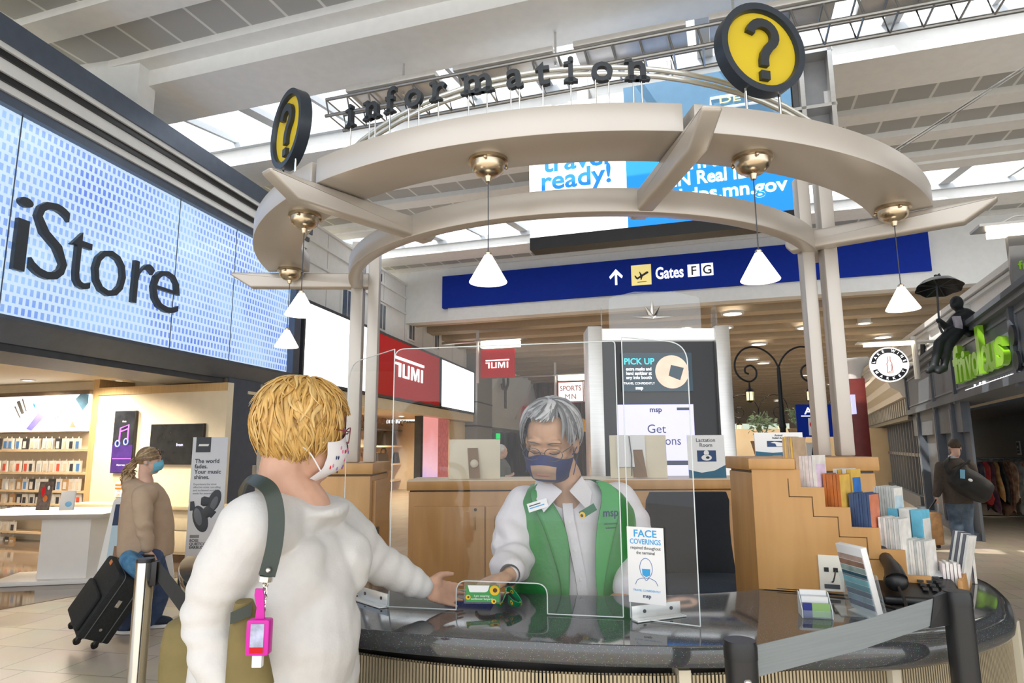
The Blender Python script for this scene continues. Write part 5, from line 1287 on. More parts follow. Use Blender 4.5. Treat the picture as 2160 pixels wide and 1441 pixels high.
mb = MB(frame((0, ym + .16, 0), (1, 0, 0), UP)); p = ty_(1285, 690, ym + .16); q = ty_(1475, 615, ym + .16)
mb.prism(rounded([(p.x, zt, 0), (q.x, zt, 0), (q.x, q.z - .06, .05), (q.x - .25, q.z, .1), (p.x + .25, q.z, .1), (p.x, q.z - .06, .05)]), -.006, .006, FIN); mb.build('glass_fin', tot, smooth=False)
for px in (1268, 1510):
    p = ty_(px, 690); mb = MB(frame((p.x, ym - .03, zt), (.15, 1, 0), UP)); mb.prism(rounded([(0, 0, 0), (.30, 0, 0), (.30, .22, .12), (0, .22, .12)]), -.006, .006, FIN); mb.build('side_fin', tot, smooth=False)
c = ty_(1377, 668, ym + .14); mb = MB(frame(c, (1, 0, 0), UP))
for ang, L, wd in ((0, .20, .02), (180, .20, .02), (90, .17, .03), (55, .13, .03), (125, .13, .03)):
    r_ = math.radians(ang); d = V((math.cos(r_), math.sin(r_))); n_ = V((-d.y, d.x)) * wd
    mb.add([(n_.x, n_.y, 0), (d.x * L, d.y * L, 0), (d.x * L * .15, d.y * L * .15, .012), (-n_.x, -n_.y, 0)], [(0, 1, 2), (2, 1, 3), (0, 2, 3)], CHROME)
mb.build('star', tot, smooth=False)
# ------------------------------------------------------------------ blue gates sign on the beam
sp = bplane(SB - .05)
u0, z1 = sp.uv(935, 579); u1, _ = sp.uv(1956, 495); z0 = sp.uv(1445, 612)[1]; z1 = sp.uv(1445, 537)[1]; 
gs = thing('gates_sign', 'long royal blue overhead sign with arrow, plane symbol and gates F G', 'sign', sp.at((u0 + u1) / 2, z0))
mb = MB(sp.m); mb.box(u0, u1, z0, z1, -.1, .06, BLUE); mb.build('panel', gs)
mb = MB(sp.m); mb.box(u0 + .15, u1, z0 - (z1 - z0) * .38, z0, -.1, .0, WHITE); mb.build('lower_rail', gs)
def gq(px, py): return sp.uv(px, py, .06)
a = gq(1299, 571); hh = (z1 - z0)
mb = MB(sp.m); th = .055
mb.box(a[0] - th / 2, a[0] + th / 2, z0 + hh * .28, z0 + hh * .66, .06, .07, TEXTW)
for s_ in (-1, 1): mb.prism([(a[0], z0 + hh * .74), (a[0], z0 + hh * .62), (a[0] + s_ * hh * .16, z0 + hh * .46), (a[0] + s_ * hh * .19, z0 + hh * .53)], .06, .07, TEXTW)
mb.build('arrow', gs, smooth=False)
a = gq(1331, 560)[0]; b = gq(1373, 560)[0]; mb = MB(sp.m); mb.box(a, b, z0 + hh * .22, z0 + hh * .80, .06, .07, mat('pale_yellow_panel', (.95, .80, .30), .4, emit=.35)); 
w = b - a; mb.prism([(a + w * .15, z0 + hh * .50), (a + w * .22, z0 + hh * .50), (a + w * .30, z0 + hh * .44), (a + w * .80, z0 + hh * .60), (a + w * .86, z0 + hh * .58), (a + w * .86, z0 + hh * .55), (a + w * .3, z0 + hh * .385), (a + w * .22, z0 + hh * .42)], .07, .08, INK); mb.prism([(a + w * .45, z0 + hh * .48), (a + w * .55, z0 + hh * .50), (a + w * .44, z0 + hh * .60), (a + w * .40, z0 + hh * .60)], .07, .08, INK); mb.prism([(a + w * .45, z0 + hh * .46), (a + w * .58, z0 + hh * .48), (a + w * .5, z0 + hh * .36), (a + w * .47, z0 + hh * .36)], .07, .08, INK); mb.box(a + w * .3, a + w * .75, z0 + hh * .30, z0 + hh * .315, .07, .08, INK); mb.build('plane_symbol', gs, smooth=False)
a = gq(1382, 560)[0]; b = gq(1441, 560)[0]; mb = MB(sp.m); mb.text('Gates', (a + b) / 2, z0 + hh * .36, hh * .46, TEXTW, z=.06, depth=.01, bold=.02, width=b - a); mb.build('lettering', gs)
for ch, pa, pb in (('F', 1450, 1475), ('G', 1479, 1504)):
    a = gq(pa, 560)[0]; b = gq(pb, 560)[0]; mb = MB(sp.m); mb.box(a, b, z0 + hh * .34, z0 + hh * .68, .06, .07, TEXTW); mb.text(ch, (a + b) / 2, z0 + hh * .39, hh * .34, INK, z=.07, depth=.008, bold=.015); mb.build('gate_letter', gs)
# ------------------------------------------------------------------ large LED billboard
bl_ = bplane(7.9)
u0, zb = bl_.uv(1118, 503); u1, _ = bl_.uv(1688, 445); um = bl_.uv(1325, 480)[0]; ztp = bl_.uv(1400, 183)[1]
bb = thing('billboard', 'large hanging LED billboard, white and bright blue, behind the canopy', 'billboard', bl_.at((u0 + u1) / 2, zb))
LW1 = mat('led_white', (.95, .92, .86), .5, emit=.88, ecol=(1, .97, .92)); LB1 = mat('led_blue', (.01, .24, .80), .5, emit=.62, ecol=(.012, .26, .90)); LB2 = mat('led_dull_blue', (.08, .18, .30), .5, emit=.30, ecol=(.14, .32, .50), var=.06)
zs_ = bl_.uv(1400, 330)[1]
mb = MB(bl_.m); mb.box(u0, um, zb, ztp, -.02, .0, LW1); mb.build('white_screen', bb)
mb = MB(bl_.m); mb.box(um, u1, zb, zs_, -.02, .0, LB1); mb.build('blue_screen', bb)
mb = MB(bl_.m); mb.box(um, u1, zs_, ztp + .08, -.02, .0, LB2); mb.build('upper_screen', bb)
mb = MB(bl_.m); mb.box(u0, u1, zb - .16, zb, -.25, .01, BLACK); mb.box(u0, u1 + .02, zb - .1, ztp + .0, -.25, -.02, BLACK); mb.build('cabinet', bb, smooth=False)
mb = MB(bl_.m)
for k in range(2):
    uu = u1 + .10 + k * .32; mb.box(uu, uu + .05, zs_ - .3, ztp + .12, -.3, .05, ALU); mb.box(u1, u1 + .48, ztp + .08 - k * .7, ztp + .12 - k * .7, -.3, .05, ALU)
mb.box(u1 + .02, u1 + .42, zs_ - .2, ztp + .08, -.2, -.16, mat('grey_mesh', (.45, .46, .48), .6, var=.05)); mb.build('frame', bb, smooth=False)
BT = mat('billboard_blue_text', (.02, .25, .7), .4, emit=.5)
mb = MB(bl_.m)
def bt(s_, px0, px1, pyb, size_px, m, al='LEFT'):
    a, z = bl_.uv(px0, pyb, .0); b, z2 = bl_.uv(px1, pyb, .0); sz = bl_.uv(px0, pyb - size_px)[1] - z
    mb.text(s_, (a + b) / 2, z, sz, m, z=.0, depth=.01, bold=.02, width=b - a)
bt('travel', 1147, 1286, 364, 54, BT); bt('ready!', 1143, 1290, 402, 54, BT)
bt('Learn about', 1400, 1600, 364, 42, TEXTW); bt('MN Real ID', 1402, 1585, 396, 38, TEXTW); bt('realid.dps.mn.gov', 1345, 1663, 437, 38, TEXTW)
mb.build('lettering', bb)
mb = MB(bl_.m); a, z = bl_.uv(1500, 232); b, z2 = bl_.uv(1640, 186); mb.tube([V(p) for p in ((a, z, .01), (a, z2, .01), (b, z2, .01), (b, z, .01), (a, z, .01))], .02, mat('pale_line', (.7, .8, .9), .4, emit=.4), 6); YT = mat('pale_yellow_text', (.8, .75, .35), .4, emit=.5)
mb.text('DE DE', (a + b) / 2, z + .06, (z2 - z) * .75, YT, z=.01, depth=.01, width=(b - a) * .74); mb.build('badge', bb)
for px in (1225, 1410):
    u, _ = bl_.uv(px, 120); 
    mb = MB(bl_.m); mb.box(u - .07 if px < 1300 else u - .02, u + .07 if px < 1300 else u + .02, ztp + .0, ZC + .02, -.12, -.04, WHITE); mb.box(u - .03, u + .03, ZC - .05, ZC + .02, -.75, -.04, WHITE); mb.build('hanger', bb)
# ------------------------------------------------------------------ lighting gantry under the roof
gsn = bplane(6.6)
gt = thing('lighting_gantry', 'long steel lighting gantry hung below the skylight', 'gantry', gsn.at(0, 5.9))
p0 = gsn.uv(700, 205); p1 = gsn.uv(1240, 118); p2 = gsn.uv(1900, 8)
zg = (p0[1] + p1[1] + p2[1]) / 3; L0 = p0[0]; L1 = p2[0] + 1.4
GM = mat('gantry_steel', (.34, .33, .31), .35, .8, var=.1); GL = mat('gantry_pale', (.72, .70, .66), .4, .4, var=.04)
for dz, w_ in ((.0, .12), (.0, -.28), (-.22, .12), (-.22, -.28)):
    mb = MB(gsn.m); mb.cyl((L0, zg + dz, w_), (L1, zg + dz, w_), .022, GM, n=8); mb.build('rail', gt)
n = 26
for k in range(n + 1):
    uu = L0 + (L1 - L0) * k / n
    mb = MB(gsn.m); mb.tube([V((uu, zg, .12)), V((uu + .05, zg - .22, .12)), V((uu + .05, zg - .22, -.28)), V((uu, zg, -.28)), V((uu, zg, .12))], .012, GM, 6); mb.build('rung', gt)
for k in range(5):
    ua = L0 + .3 + (L1 - L0 - .6) * k / 5; ub = ua + (L1 - L0) / 5 - .35
    mb = MB(gsn.m); mb.box(ua, ub, zg + .03, zg + .10, -.28, .16, GL); mb.build('light_trough', gt, bevel=.01)
for k in range(4):
    uu = L0 + (L1 - L0) * (k + .5) / 4; mb = MB(gsn.m); mb.cyl((uu, zg, -.08), (uu, ZC - .2, -.08), .015, ALU, n=6); mb.build('suspension_rod', gt)
# white duct shaft standing on the first shop
mb = MB(LW.m); u0 = LF(290, 188, 0)[0]; u1 = LF(327, 200, 0)[0]; mb.box(u0, u1, zB2 + .37, 6.6, -1.0, 0, WHITE); struct(mb.build('column_shaft', smooth=False))
# ------------------------------------------------------------------ right-hand shops.  RW: u runs to the right seen from the hall (towards the viewer)
RF = lambda px, py, off=0.0: RW.uv(px, py, off)
FG = mat('slate_grey_timber', (.115, .135, .165), .5, var=.05); FG2 = mat('slate_grey_panel', (.14, .16, .19), .5, var=.04); FGL = mat('slate_grey_bead', (.20, .22, .25), .45, var=.05)
uA = RF(1922, 900)[0]; uB = RF(2019, 850)[0]; uC = 5.0
zTop = 3.21; zLin = 2.31
fa = thing('grey_shop_front', 'slate grey panelled shop front with green letters on the right', 'shop front', RW.at(uB, 0))
mb = MB(RW.m); mb.box(uA, uC, zLin, zTop, -.5, 0, FG2); mb.box(uA - .1, uC, zTop, zTop + .07, -.5, .16, FG); mb.box(uA - .05, uC, zTop - .06, zTop, -.5, .10, FGL); mb.box(uA, uC, zLin - .06, zLin + .05, -.5, .06, FG); mb.build('fascia', fa, smooth=False)
edges = [uA, RF(1972, 850)[0], uB, RF(2146, 760)[0], uC]
for i, e in enumerate(edges[:-1]):
    f = edges[i + 1]
    mb = MB(RW.m); mb.box(e - .02, e + .10, zLin - .1, zTop, 0, .05, FG); mb.build('stile', fa, smooth=False)
    mb = MB(RW.m)
    for a in ((e + .16, f - .08, zLin + .12, zLin + .15), (e + .16, f - .08, zTop - .16, zTop - .13), (e + .16, e + .19, zLin + .12, zTop - .13), (f - .11, f - .08, zLin + .12, zTop - .13)): mb.box(a[0], a[1], a[2], a[3], 0, .02, FGL)
    mb.build('panel_bead', fa, smooth=False)
mb = MB(RW.m); mb.box(uA - 7, uC, 0, zLin, -2.5, -2.4, FG2); mb.box(uA, uB - .05, 0, zLin, -.18, -.14, FG2); mb.box(uA - 7, uC, zLin - .05, zLin, -2.4, -.95, FG); mb.build('back_panel', fa, smooth=False)
for px in (1935, 1972, 2006):
    u = RF(px, 900)[0]; mb = MB(RW.m); mb.box(u, u + .16, 0, zLin, -.14, -.0, FG); mb.box(u + .04, u + .12, .15, zLin - .15, 0, .02, FGL); mb.build('pilaster', fa, smooth=False)
mb = MB(RW.m); mb.box(uA, uB - .05, 1.75, zLin, -.14, -.05, FG); mb.build('transom', fa, smooth=False)
mb = MB(RW.m); mb.box(uA - .05, uB - .1, 0, .12, -.14, .03, FG); mb.build('base_board', fa, smooth=False)
# green letters
GRN = mat('lime_letter', (.24, .52, .02), .4, emit=.08, var=.03)
ws = thing('shop_lettering', 'lime green frivolous letters on the slate grey fascia'.replace('frivolous ', 'raised '), 'lettering', RW.at(uB + .2, 2.5))
u0 = RF(2014, 780, .1)[0]; u1 = RF(2128, 760, .1)[0]
zb = RF(2070, 790, .1)[1]
chars = [('f', 0, 1.25), ('r', .13, .78), ('i', .22, .95), ('v', .30, .72), ('o', .42, .74), ('l', .54, 1.42), ('o', .61, .78), ('u', .72, .74), ('s', .85, .78)]
for ch, t_, hs in chars:
    wd = {'l': .06, 'i': .07, 'f': .15}.get(ch, .12)
    a = u0 + (u1 - u0) * t_
    mb = MB(RW.m @ Matrix.Translation((a, zb, .05))); vs_, fs = text_geo(ch, .03, .1, 'LEFT', 1.0)
    ys = [v.y for v in vs_]; xs = [v.x for v in vs_]; sy = .46 * hs / (max(ys) - min(ys)); sx_ = (u1 - u0) * wd / (max(xs) - min(xs))
    mb.add([((v.x - min(xs)) * sx_, (v.y - min(ys)) * sy, v.z * .7) for v in vs_], fs, GRN); mb.build('letter', ws, smooth=False)
mb = MB(RW.m); mb.text('wonderfully unnecessary', (u0 + u1) / 2 + .1, zb - .17, .15, TEXTW, z=.01, depth=.02, width=(u1 - u0) * .95); mb.build('small_lettering', ws)
mb = MB(RW.m)
for (du, dz, r) in ((.06, .42, .11), (.10, .12, .10)): mb.disc(u1 + du, zb + dz - .1, r, r * 1.1, .03, .06, DARK, 20)
mb.build('dark_ornament', ws)
# seated mannequin on the cornice
def seated_figure():
    y = None
    base = RW.at(RF(2030, 770, .2)[0], zTop + .07, .1)
    t = thing('seated_figure', 'life-size black suited dummy sitting on the grey cornice above the green letters', 'figure', base)
    yb = base.y
    P = lambda px, py, dy=0.0: atY(px, py, yb + dy)
    hip = P(2046, 716, .05); hip.z = max(hip.z, zTop + .15)
    SUIT = mat('black_suit', (.014, .018, .022), .6, var=.2); SKN = mat('black_dummy_head', (.008, .009, .010), .35, var=.1)
    mb = MB(); chest = P(2040, 682); sh_ = P(2036, 664)
    limb(mb, [hip, chest, sh_], [.11, .12, .09], SUIT); aL_, aR_ = P(2016, 670, -.05), P(2057, 670, .05)
    limb(mb, [sh_, aL_], [.10, .062], SUIT); limb(mb, [sh_, aR_], [.10, .065], SUIT)
    limb(mb, [aL_, P(1997, 691, -.12), P(1980, 676, -.2)], [.062, .052, .038], SUIT); limb(mb, [aR_, P(2065, 694, .0), P(2044, 706, -.15)], [.062, .052, .042], SUIT)
    limb(mb, [hip, P(1980, 724, -.30), P(1970, 775, -.28)], [.095, .064, .047], SUIT); limb(mb, [hip, P(2000, 729, -.30), P(1991, 775, -.28)], [.095, .064, .047], SUIT)
    limb(mb, [P(1970, 777, -.28), P(1958, 783, -.36)], [.055, .04], SUIT); limb(mb, [P(1991, 777, -.28), P(1980, 784, -.36)], [.055, .04], SUIT)
    limb(mb, [sh_, P(2022, 652, -.02)], [.06, .05], SKN); mb.ell(P(2018, 640, -.02), (.085, .09, .115), SKN); mb.ell(P(2013, 643, -.05), (.05, .05, .06), SKN)
    blob(mb, 'suited_body', t, .018, 2)
    mb = MB(); a = P(2017, 668, -.14); b = P(2020, 708, -.17); mb.ribbon([a, (a + b) / 2 - V((0, .03, 0)), b], V((.055, .0, 0)), .03, mat('striped_shirt', (.45, .42, .50), .6, var=.2)); mb.build('shirt_front', t)
    return P(1980, 674, -.2), t
hand, fig = seated_figure()
top = atY(1975, 588, hand.y); um_ = thing('umbrella', 'open black umbrella held by the suited dummy', 'umbrella', hand)
mb = MB(); mb.cyl(hand - UP * .1, top + UP * .05, .014, DARK, n=8); mb.tube(smooth_path([hand - UP * .1, hand - UP * .2 + V((.04, 0, 0)), hand - UP * .14 + V((.09, 0, 0))]), .016, DARK, 8); mb.build('shaft', um_)
UMB = mat('black_umbrella_cloth', (.012, .012, .014), .35, var=.2)
c = atY(1981, 606, hand.y); R_ = 46 / CAM_F * hand.y * 1.02
tilt = Matrix.Rotation(.12, 4, 'Y') @ Matrix.Rotation(-.22, 4, 'X'); mb = MB(Matrix.Translation(c) @ tilt); vs_ = [(0, 0, .45 * R_)]; fs = []; n = 32
for k, (rr, zz) in enumerate(((.35, .40), (.7, .24), (1.0, -.06))):
    for j in range(n):
        a = 2 * math.pi * j / n; sc_ = 1 - (.08 * k / 2) * (0.5 - 0.5 * math.cos(8 * a)); vs_.append((R_ * rr * sc_ * math.cos(a), R_ * rr * sc_ * math.sin(a), R_ * zz + (.03 * R_ * (0.5 - .5 * math.cos(8 * a)) if k == 2 else 0)))
for j in range(n): fs.append((0, 1 + j, 1 + (j + 1) % n))
for k in range(2):
    for j in range(n): a = 1 + k * n + j; b = 1 + k * n + (j + 1) % n; fs.append((a, a + n, b + n, b))
mb.add(vs_, fs, UMB); mb.build('canopy', um_, angle=25)
mb = MB(Matrix.Translation(c) @ tilt)
for k in range(8): a = 2 * math.pi * k / 8; mb.tube([V((0, 0, R_ * .05)), V((R_ * .95 * math.cos(a), R_ * .95 * math.sin(a), -.05 * R_))], .006, DARK, 5)
mb.build('ribs', um_)
mb = MB(Matrix.Translation(c) @ tilt); mb.tube([V((0, 0, R_ * .42)), V((-.02, 0, R_ * .6)), V((.02, 0, R_ * .68)), V((.03, 0, R_ * .55))], [.04, .03, .02, .025], DARK, 8); mb.build('finial', um_)
# white upper wall set back, moldings, small windows, pale reliefs
W2 = lambda px, py, off=0.0: RW2.uv(px, py, off)
ua = W2(1822, 800)[0]; ub = 6.0; zt2 = 4.02
mb = MB(RW2.m); mb.box(ua, ub, zTop + .08, zt2, -.5, 0, WHITE)
for z in (zt2 - .02, zt2 - .30, zt2 - .42): mb.box(ua, ub, z - .05, z, 0, .07, WHITE)
mb.box(ua, ub, zt2, zt2 + .1, -.5, .12, WHITE)
for px in (2042,): u = W2(px, 650)[0]; mb.box(u - .12, u + .12, zTop, zt2, 0, .10, WHITE)
struct(mb.build('wall_right_upper', smooth=False))
for i, px in enumerate((1935, 1962, 1992, 2128)):
    u, v = W2(px, {1935: 745, 1962: 735, 1992: 713, 2128: 650}[px]); mb = MB(RW2.m); mb.box(u - .17, u + .17, v - .25, v + .28, 0, .03, WHITE); mb.box(u - .12, u + .12, v - .2, v + .22, .03, .035, mat('pale_pane', (.55, .56, .57), .3, var=.05)); struct(mb.build('window_%d' % (7 + i), smooth=False))
mb = MB(RW2.m)
u, v = W2(2152, 635); mb.tube([V((u - .25, v + .02, .15)), V((u - .1, v - .05, .15)), V((u + .3, v - .02, .15))], [.03, .07, .09], BLACK, 10); tag(mb.build('leg_ornament'), 'small black dummy leg jutting out at the right picture edge', 'ornament')
mb = MB(RW2.m); u, v = W2(1948, 748, .1); mb.tube([V((u + .05, v + .22, .1)), V((u, v, .1)), V((u - .12, v - .08, .1))], [.05, .06, .07], BLACK, 8); tag(mb.build('leg_ornament'), 'small black dummy foot on the white wall left of the seated dummy', 'ornament')
# round wine market sign
y_ = 12.0; c = atY(1876, 769, y_); R_ = 37 / CAM_F * y_
t = thing('round_sign', 'round white and black wine market sign with a red bottle outline', 'sign', c); M_ = frame(c, B_DIR, UP)
mb = MB(M_); mb.disc(0, 0, R_, R_, -.06, 0, mat('lit_sign_ivory', (1, .96, .92), .5, emit=.85), 48); mb.build('panel', t)
mb = MB(M_)
for a0, a1 in ((-160, -20), (5, 175)):
    n = 24; o_ = [(R_ * .93 * math.cos(math.radians(a0 + (a1 - a0) * k / n)), R_ * .93 * math.sin(math.radians(a0 + (a1 - a0) * k / n))) for k in range(n + 1)]; i_ = [(R_ * .68 * math.cos(math.radians(a0 + (a1 - a0) * k / n)), R_ * .68 * math.sin(math.radians(a0 + (a1 - a0) * k / n))) for k in range(n + 1)]
    mb.add([(x, y, .004) for x, y in o_] + [(x, y, .004) for x, y in i_], [(k, k + 1, n + 2 + k, n + 1 + k) for k in range(n)], INK)
mb.build('black_band', t)
mb = MB(M_); 
for s_, a0, a1, top_ in (('LAKE WINE', 168, 14, True), ('MARKET', -148, -32, False)):
    for k, ch in enumerate(s_):
        if ch == ' ': continue
        a = math.radians(a0 + (a1 - a0) * k / (len(s_) - 1)); rot = a - math.pi / 2 if top_ else a + math.pi / 2
        rr = R_ * (.74 if top_ else .87); mb.M = M_ @ Matrix.Translation((rr * math.cos(a), rr * math.sin(a), .005)) @ Matrix.Rotation(rot, 4, 'Z'); mb.text(ch, 0, 0, R_ * .20, TEXTW, depth=.004, bold=.03)
mb.build('lettering', t)
mb = MB(M_); b = R_; mb.tube([V((x * b, y * b, .012)) for x, y in ((-.13, -.48), (-.13, .05), (-.06, .2), (-.06, .45), (.06, .45), (.06, .2), (.13, .05), (.13, -.48), (-.13, -.48))], R_ * .018, mat('red_line', (.6, .1, .07), .5, var=.05), 6); mb.tube([V((0.07 * b, .0, .012)), V((0.07 * b, -.40 * b, .012)), V((-.08 * b, -.40 * b, .012))], R_ * .018, MATS['red_line'], 6); mb.build('bottle_outline', t)
mb = MB(M_); mb.cyl((R_ * 1.35, -R_ * .9, 0), (R_ * 1.35, R_ * 1.55, 0), .05, OFFW, n=10); mb.cyl((R_, 0, -.03), (R_ * 1.35, 0, -.03), .03, OFFW, n=8); mb.cyl((R_ * 1.3, R_ * 1.25, 0), (R_ * 2.6, R_ * 1.2, 0), .03, OFFW, n=8); mb.build('bracket', t)
mb = MB(M_); mb.box(-R_ * 1.2, R_ * 1.3, R_ * 1.10, R_ * 1.26, -.1, .1, mat('lit_tube', (1, .9, .75), .4, emit=2.6)); mb.build('lamp_tube', t)
mb = MB(M_); mb.box(-R_ * 1.6, R_ * 1.3, R_ * 1.27, R_ * 1.33, -.15, .15, OFFW); mb.build('lamp_hood', t)
# top right projecting sign
y_ = 7.2; a = atY(2136, 602, y_); b = atY(2215, 500, y_); t = thing('blade_sign', 'grey projecting sign with a lime letter f at the upper right picture edge', 'sign', a); M_ = frame(a, B_DIR, UP); w = b.x - a.x; h = b.z - a.z
mb = MB(M_); mb.box(0, w, 0, h, -.04, .04, mat('grey_sign', (.20, .20, .20), .5, var=.05)); mb.build('panel', t); mb = MB(M_); mb.text('frivolous', .06, h * .30, .14, GRN, z=.04, depth=.01, align='LEFT', bold=.02); mb.build('lettering', t)
mb = MB(M_); mb.box(-.16, w, h + .02, h + .10, -.1, .1, mat('lit_tube', (1, .9, .75), .4, emit=2.6)); mb.build('lamp_tube', t); mb = MB(M_); mb.box(-.3, w, h + .11, h + .14, -.16, .16, ALU); mb.tube([V((-.1, h + .14, 0)), V((.1, h + .24, 0)), V((w, h + .24, 0))], .012, ALU, 6); mb.build('lamp_hood', t)
# cornice awning, striped frieze, window grilles of the wine shop
uw0 = RF(1808, 900)[0]; uw1 = uA - .1
mb = MB(RW.m); z_ = RF(1925, 850)[1]
wsf = thing('wine_shop_front', 'dark gridded shop front under a pale molded cornice, right of the red pillar', 'shop front', RW.at((uw0 + uw1) / 2, 0))
prof = [(.0, 2.70), (.10, 2.70), (.16, 2.83), (.34, 2.95), (.40, 3.10), (.62, 3.22), (.62, 3.32), (.0, 3.32)]
vs_ = [(uw0, z, w) for w, z in prof] + [(uw1, z, w) for w, z in prof]; n = len(prof)
mb.add(vs_, [(i, (i + 1) % n, n + (i + 1) % n, n + i) for i in range(n)] + [tuple(range(n)), tuple(range(n, 2 * n))[::-1]], OFFW); mb.build('cornice', wsf, smooth=False)
mb = MB(RW.m); mb.box(uw0, uw1, 2.22, 2.70, -.3, -.02, mat('frieze_dark', (.03, .03, .028), .5, var=.1)); mb.box(uw0, uw1, 2.15, 2.25, -.3, .04, mat('frieze_bronze', (.20, .18, .14), .45, .3, var=.1)); mb.build('frieze', wsf, smooth=False)
k = 0; uu = uw0 + .15
while uu < uw1 - .1:
    mb = MB(RW.m); mb.box(uu, uu + .16, 2.27, 2.66, -.02, .06, mat('frieze_bracket', (.34, .33, .29), .5, var=.08)); mb.build('bracket', wsf, smooth=False); uu += .42; k += 1
mb = MB(RW.m); mb.box(uw0, uw1, 0, 2.18, -.35, -.25, mat('dim_shop_glass', (.06, .065, .07), .06, col2=(.14, .14, .14), vscale=1.0)); mb.build('glazing', wsf, smooth=False)
uu = uw0 + .1; GR = mat('grey_muntin', (.18, .19, .20), .45, .3, var=.05)
while uu < uw1:
    mb = MB(RW.m); mb.box(uu, uu + .06, .3, 2.18, -.25, -.12, GR); mb.build('muntin', wsf, smooth=False); uu += .55
mb = MB(RW.m); mb.box(uw0, uw1, 1.25, 1.33, -.25, -.13, GR); mb.box(uw0, uw1, .0, .32, -.3, -.05, FG); mb.build('rail', wsf, smooth=False)
u, v = RF(1912, 962, -.2); mb = MB(RW.m); mb.box(u - .35, u + .1, v - .3, v + .25, -.25, -.2, mat('yellow_poster', (.7, .55, .10), .5, emit=.15, col2=(.5, .4, .3), vscale=3)); mb.build('poster', wsf)
# red pillar with flared white capital
y_ = 13.8; p = atY(1812, 900, y_); t = thing('red_pillar', 'dark red pillar with a flared white capital beyond the right canopy posts', 'pillar', (p.x, p.y, 0)); zc = atY(1812, 800, y_).z
mb = MB(Matrix.Translation((p.x, p.y, 0)) @ Matrix.Rotation(B_C, 4, 'Z')); mb.box(-.16, .16, -.16, .16, 0, zc, mat('oxblood_paint', (.16, .018, .015), .45, var=.1)); mb.build('shaft', t, bevel=.01)
mb = MB(Matrix.Translation((p.x, p.y, zc))); mb.lathe([(.12, 0), (.14, .1), (.2, .25), (.34, .36), (.36, .42), (0, .42)], WHITE, 24); mb.build('capital', t)
mb = MB(Matrix.Translation((p.x, p.y, 0))); mb.box(-.26, -.18, -.3, .1, zc - .75, zc - .35, mat('lilac_lit', (.6, .6, .9), .4, emit=.6)); mb.build('lit_plate', t)
# framed notice
u, v = RF(2140, 945, -2.3); t = thing('wall_notice', 'framed navy face mask notice on the grey wall above the clothes rail', 'notice', RW.at(u, v, -2.38))
mb = MB(RW.m); mb.box(u - .13, u + .13, v - .17, v + .17, -2.4, -2.37, WPRINT); mb.build('frame', t); mb = MB(RW.m); mb.box(u - .10, u + .10, v - .13, v + .13, -2.37, -2.365, NAVY); mb.ell((u, v + .02, -2.365), (.06, .035, .006), WPRINT); mb.box(u - .07, u + .07, v - .08, v - .06, -2.365, -2.362, mat('pale_line2', (.5, .55, .6), .5, var=.03)); mb.build('print', t)
# clothes rail with garments
ra = atZ(2062, 1104, 0); rb = ra + V((1.55, -.25, 0))
rl = Plane((ra.x, ra.y), rb - ra); Lr = (rb - ra).length
zr = atP(2100, 968, rl.p, rl.n).z
t = thing('clothes_rail', 'chrome clothes rail on casters in front of the grey shop front', 'rail', ra)
mb = MB(rl.m); mb.cyl((0, zr, 0), (Lr, zr, 0), .02, CHROME, n=10); mb.build('top_rail', t); mb = MB(rl.m); mb.cyl((-.1, .14, 0), (Lr, .14, 0), .02, CHROME, n=10); mb.build('bottom_rail', t)
for uu in (.02, Lr - .02):
    mb = MB(rl.m); mb.cyl((uu, .08, 0), (uu, zr, 0), .018, CHROME, n=10); pst = mb.build('upright', t)
    mb = MB(rl.m); mb.cyl((uu - .03, .045, 0), (uu + .03, .045, 0), .045, BLACK, n=14); mb.build('caster', pst)
cols = [('navy patterned', (.06, .08, .16), (.3, .2, .2)), ('bright red', (.55, .05, .05), (.62, .1, .08)), ('dark plum', (.08, .03, .06), (.2, .1, .1)), ('orange patterned', (.42, .20, .06), (.62, .40, .18)), ('black', (.02, .02, .02), (.05, .05, .05)), ('brown floral', (.15, .06, .04), (.35, .2, .12)), ('cream floral', (.60, .45, .30), (.3, .12, .06)), ('grey striped', (.2, .2, .2), (.4, .4, .38)), ('rust floral', (.40, .12, .05), (.75, .6, .5)), ('teal', (.04, .28, .32), (.1, .42, .45)), ('turquoise', (.08, .38, .42), (.3, .5, .5)), ('black long', (.015, .015, .018), (.04, .04, .04)), ('tan patterned', (.35, .25, .15), (.15, .1, .08)), ('white speckled', (.6, .6, .58), (.1, .1, .1))]
for k, (nm, c1, c2) in enumerate(cols):
    uu = .12 + k * (Lr - .2) / len(cols); ln = random.uniform(.78, 1.05) * (zr - .3) * (1.0 if k % 3 else .82)
    if nm == 'black long': ln = zr - .25
    g = thing('hanging_garment', nm + ' garment hanging on the clothes rail', 'garment', rl.at(uu, zr - .05), 'garments on the clothes rail')
    m = mat('cloth_' + nm.replace(' ', '_'), c1, .8, col2=c2, vscale=9)
    rings = []
    for i in range(9):
        s_ = i / 8; z = zr - .06 - ln * s_; wdt = .03 + .018 * s_; dp = (.12 if i == 0 else .21) + .04 * s_
        rings.append([(uu + wdt * math.cos(q) * (1 + .45 * math.sin(5 * q + k)) + .02 * math.sin(s_ * 6 + k), z - (.07 * math.sin(3 * q + k) if i == 8 else 0), dp * math.sin(q)) for q in [2 * math.pi * j / 22 for j in range(22)]])
    mb = MB(rl.m); mb.loft(rings, m); mb.build('cloth', g, angle=80)
    mb = MB(rl.m); mb.tube(smooth_path([V((uu, zr - .07, 0)), V((uu, zr - .01, 0)), V((uu, zr + .025, .012)), V((uu, zr + .01, .028))]), .004, CHROME, 6); mb.build('hanger', g)
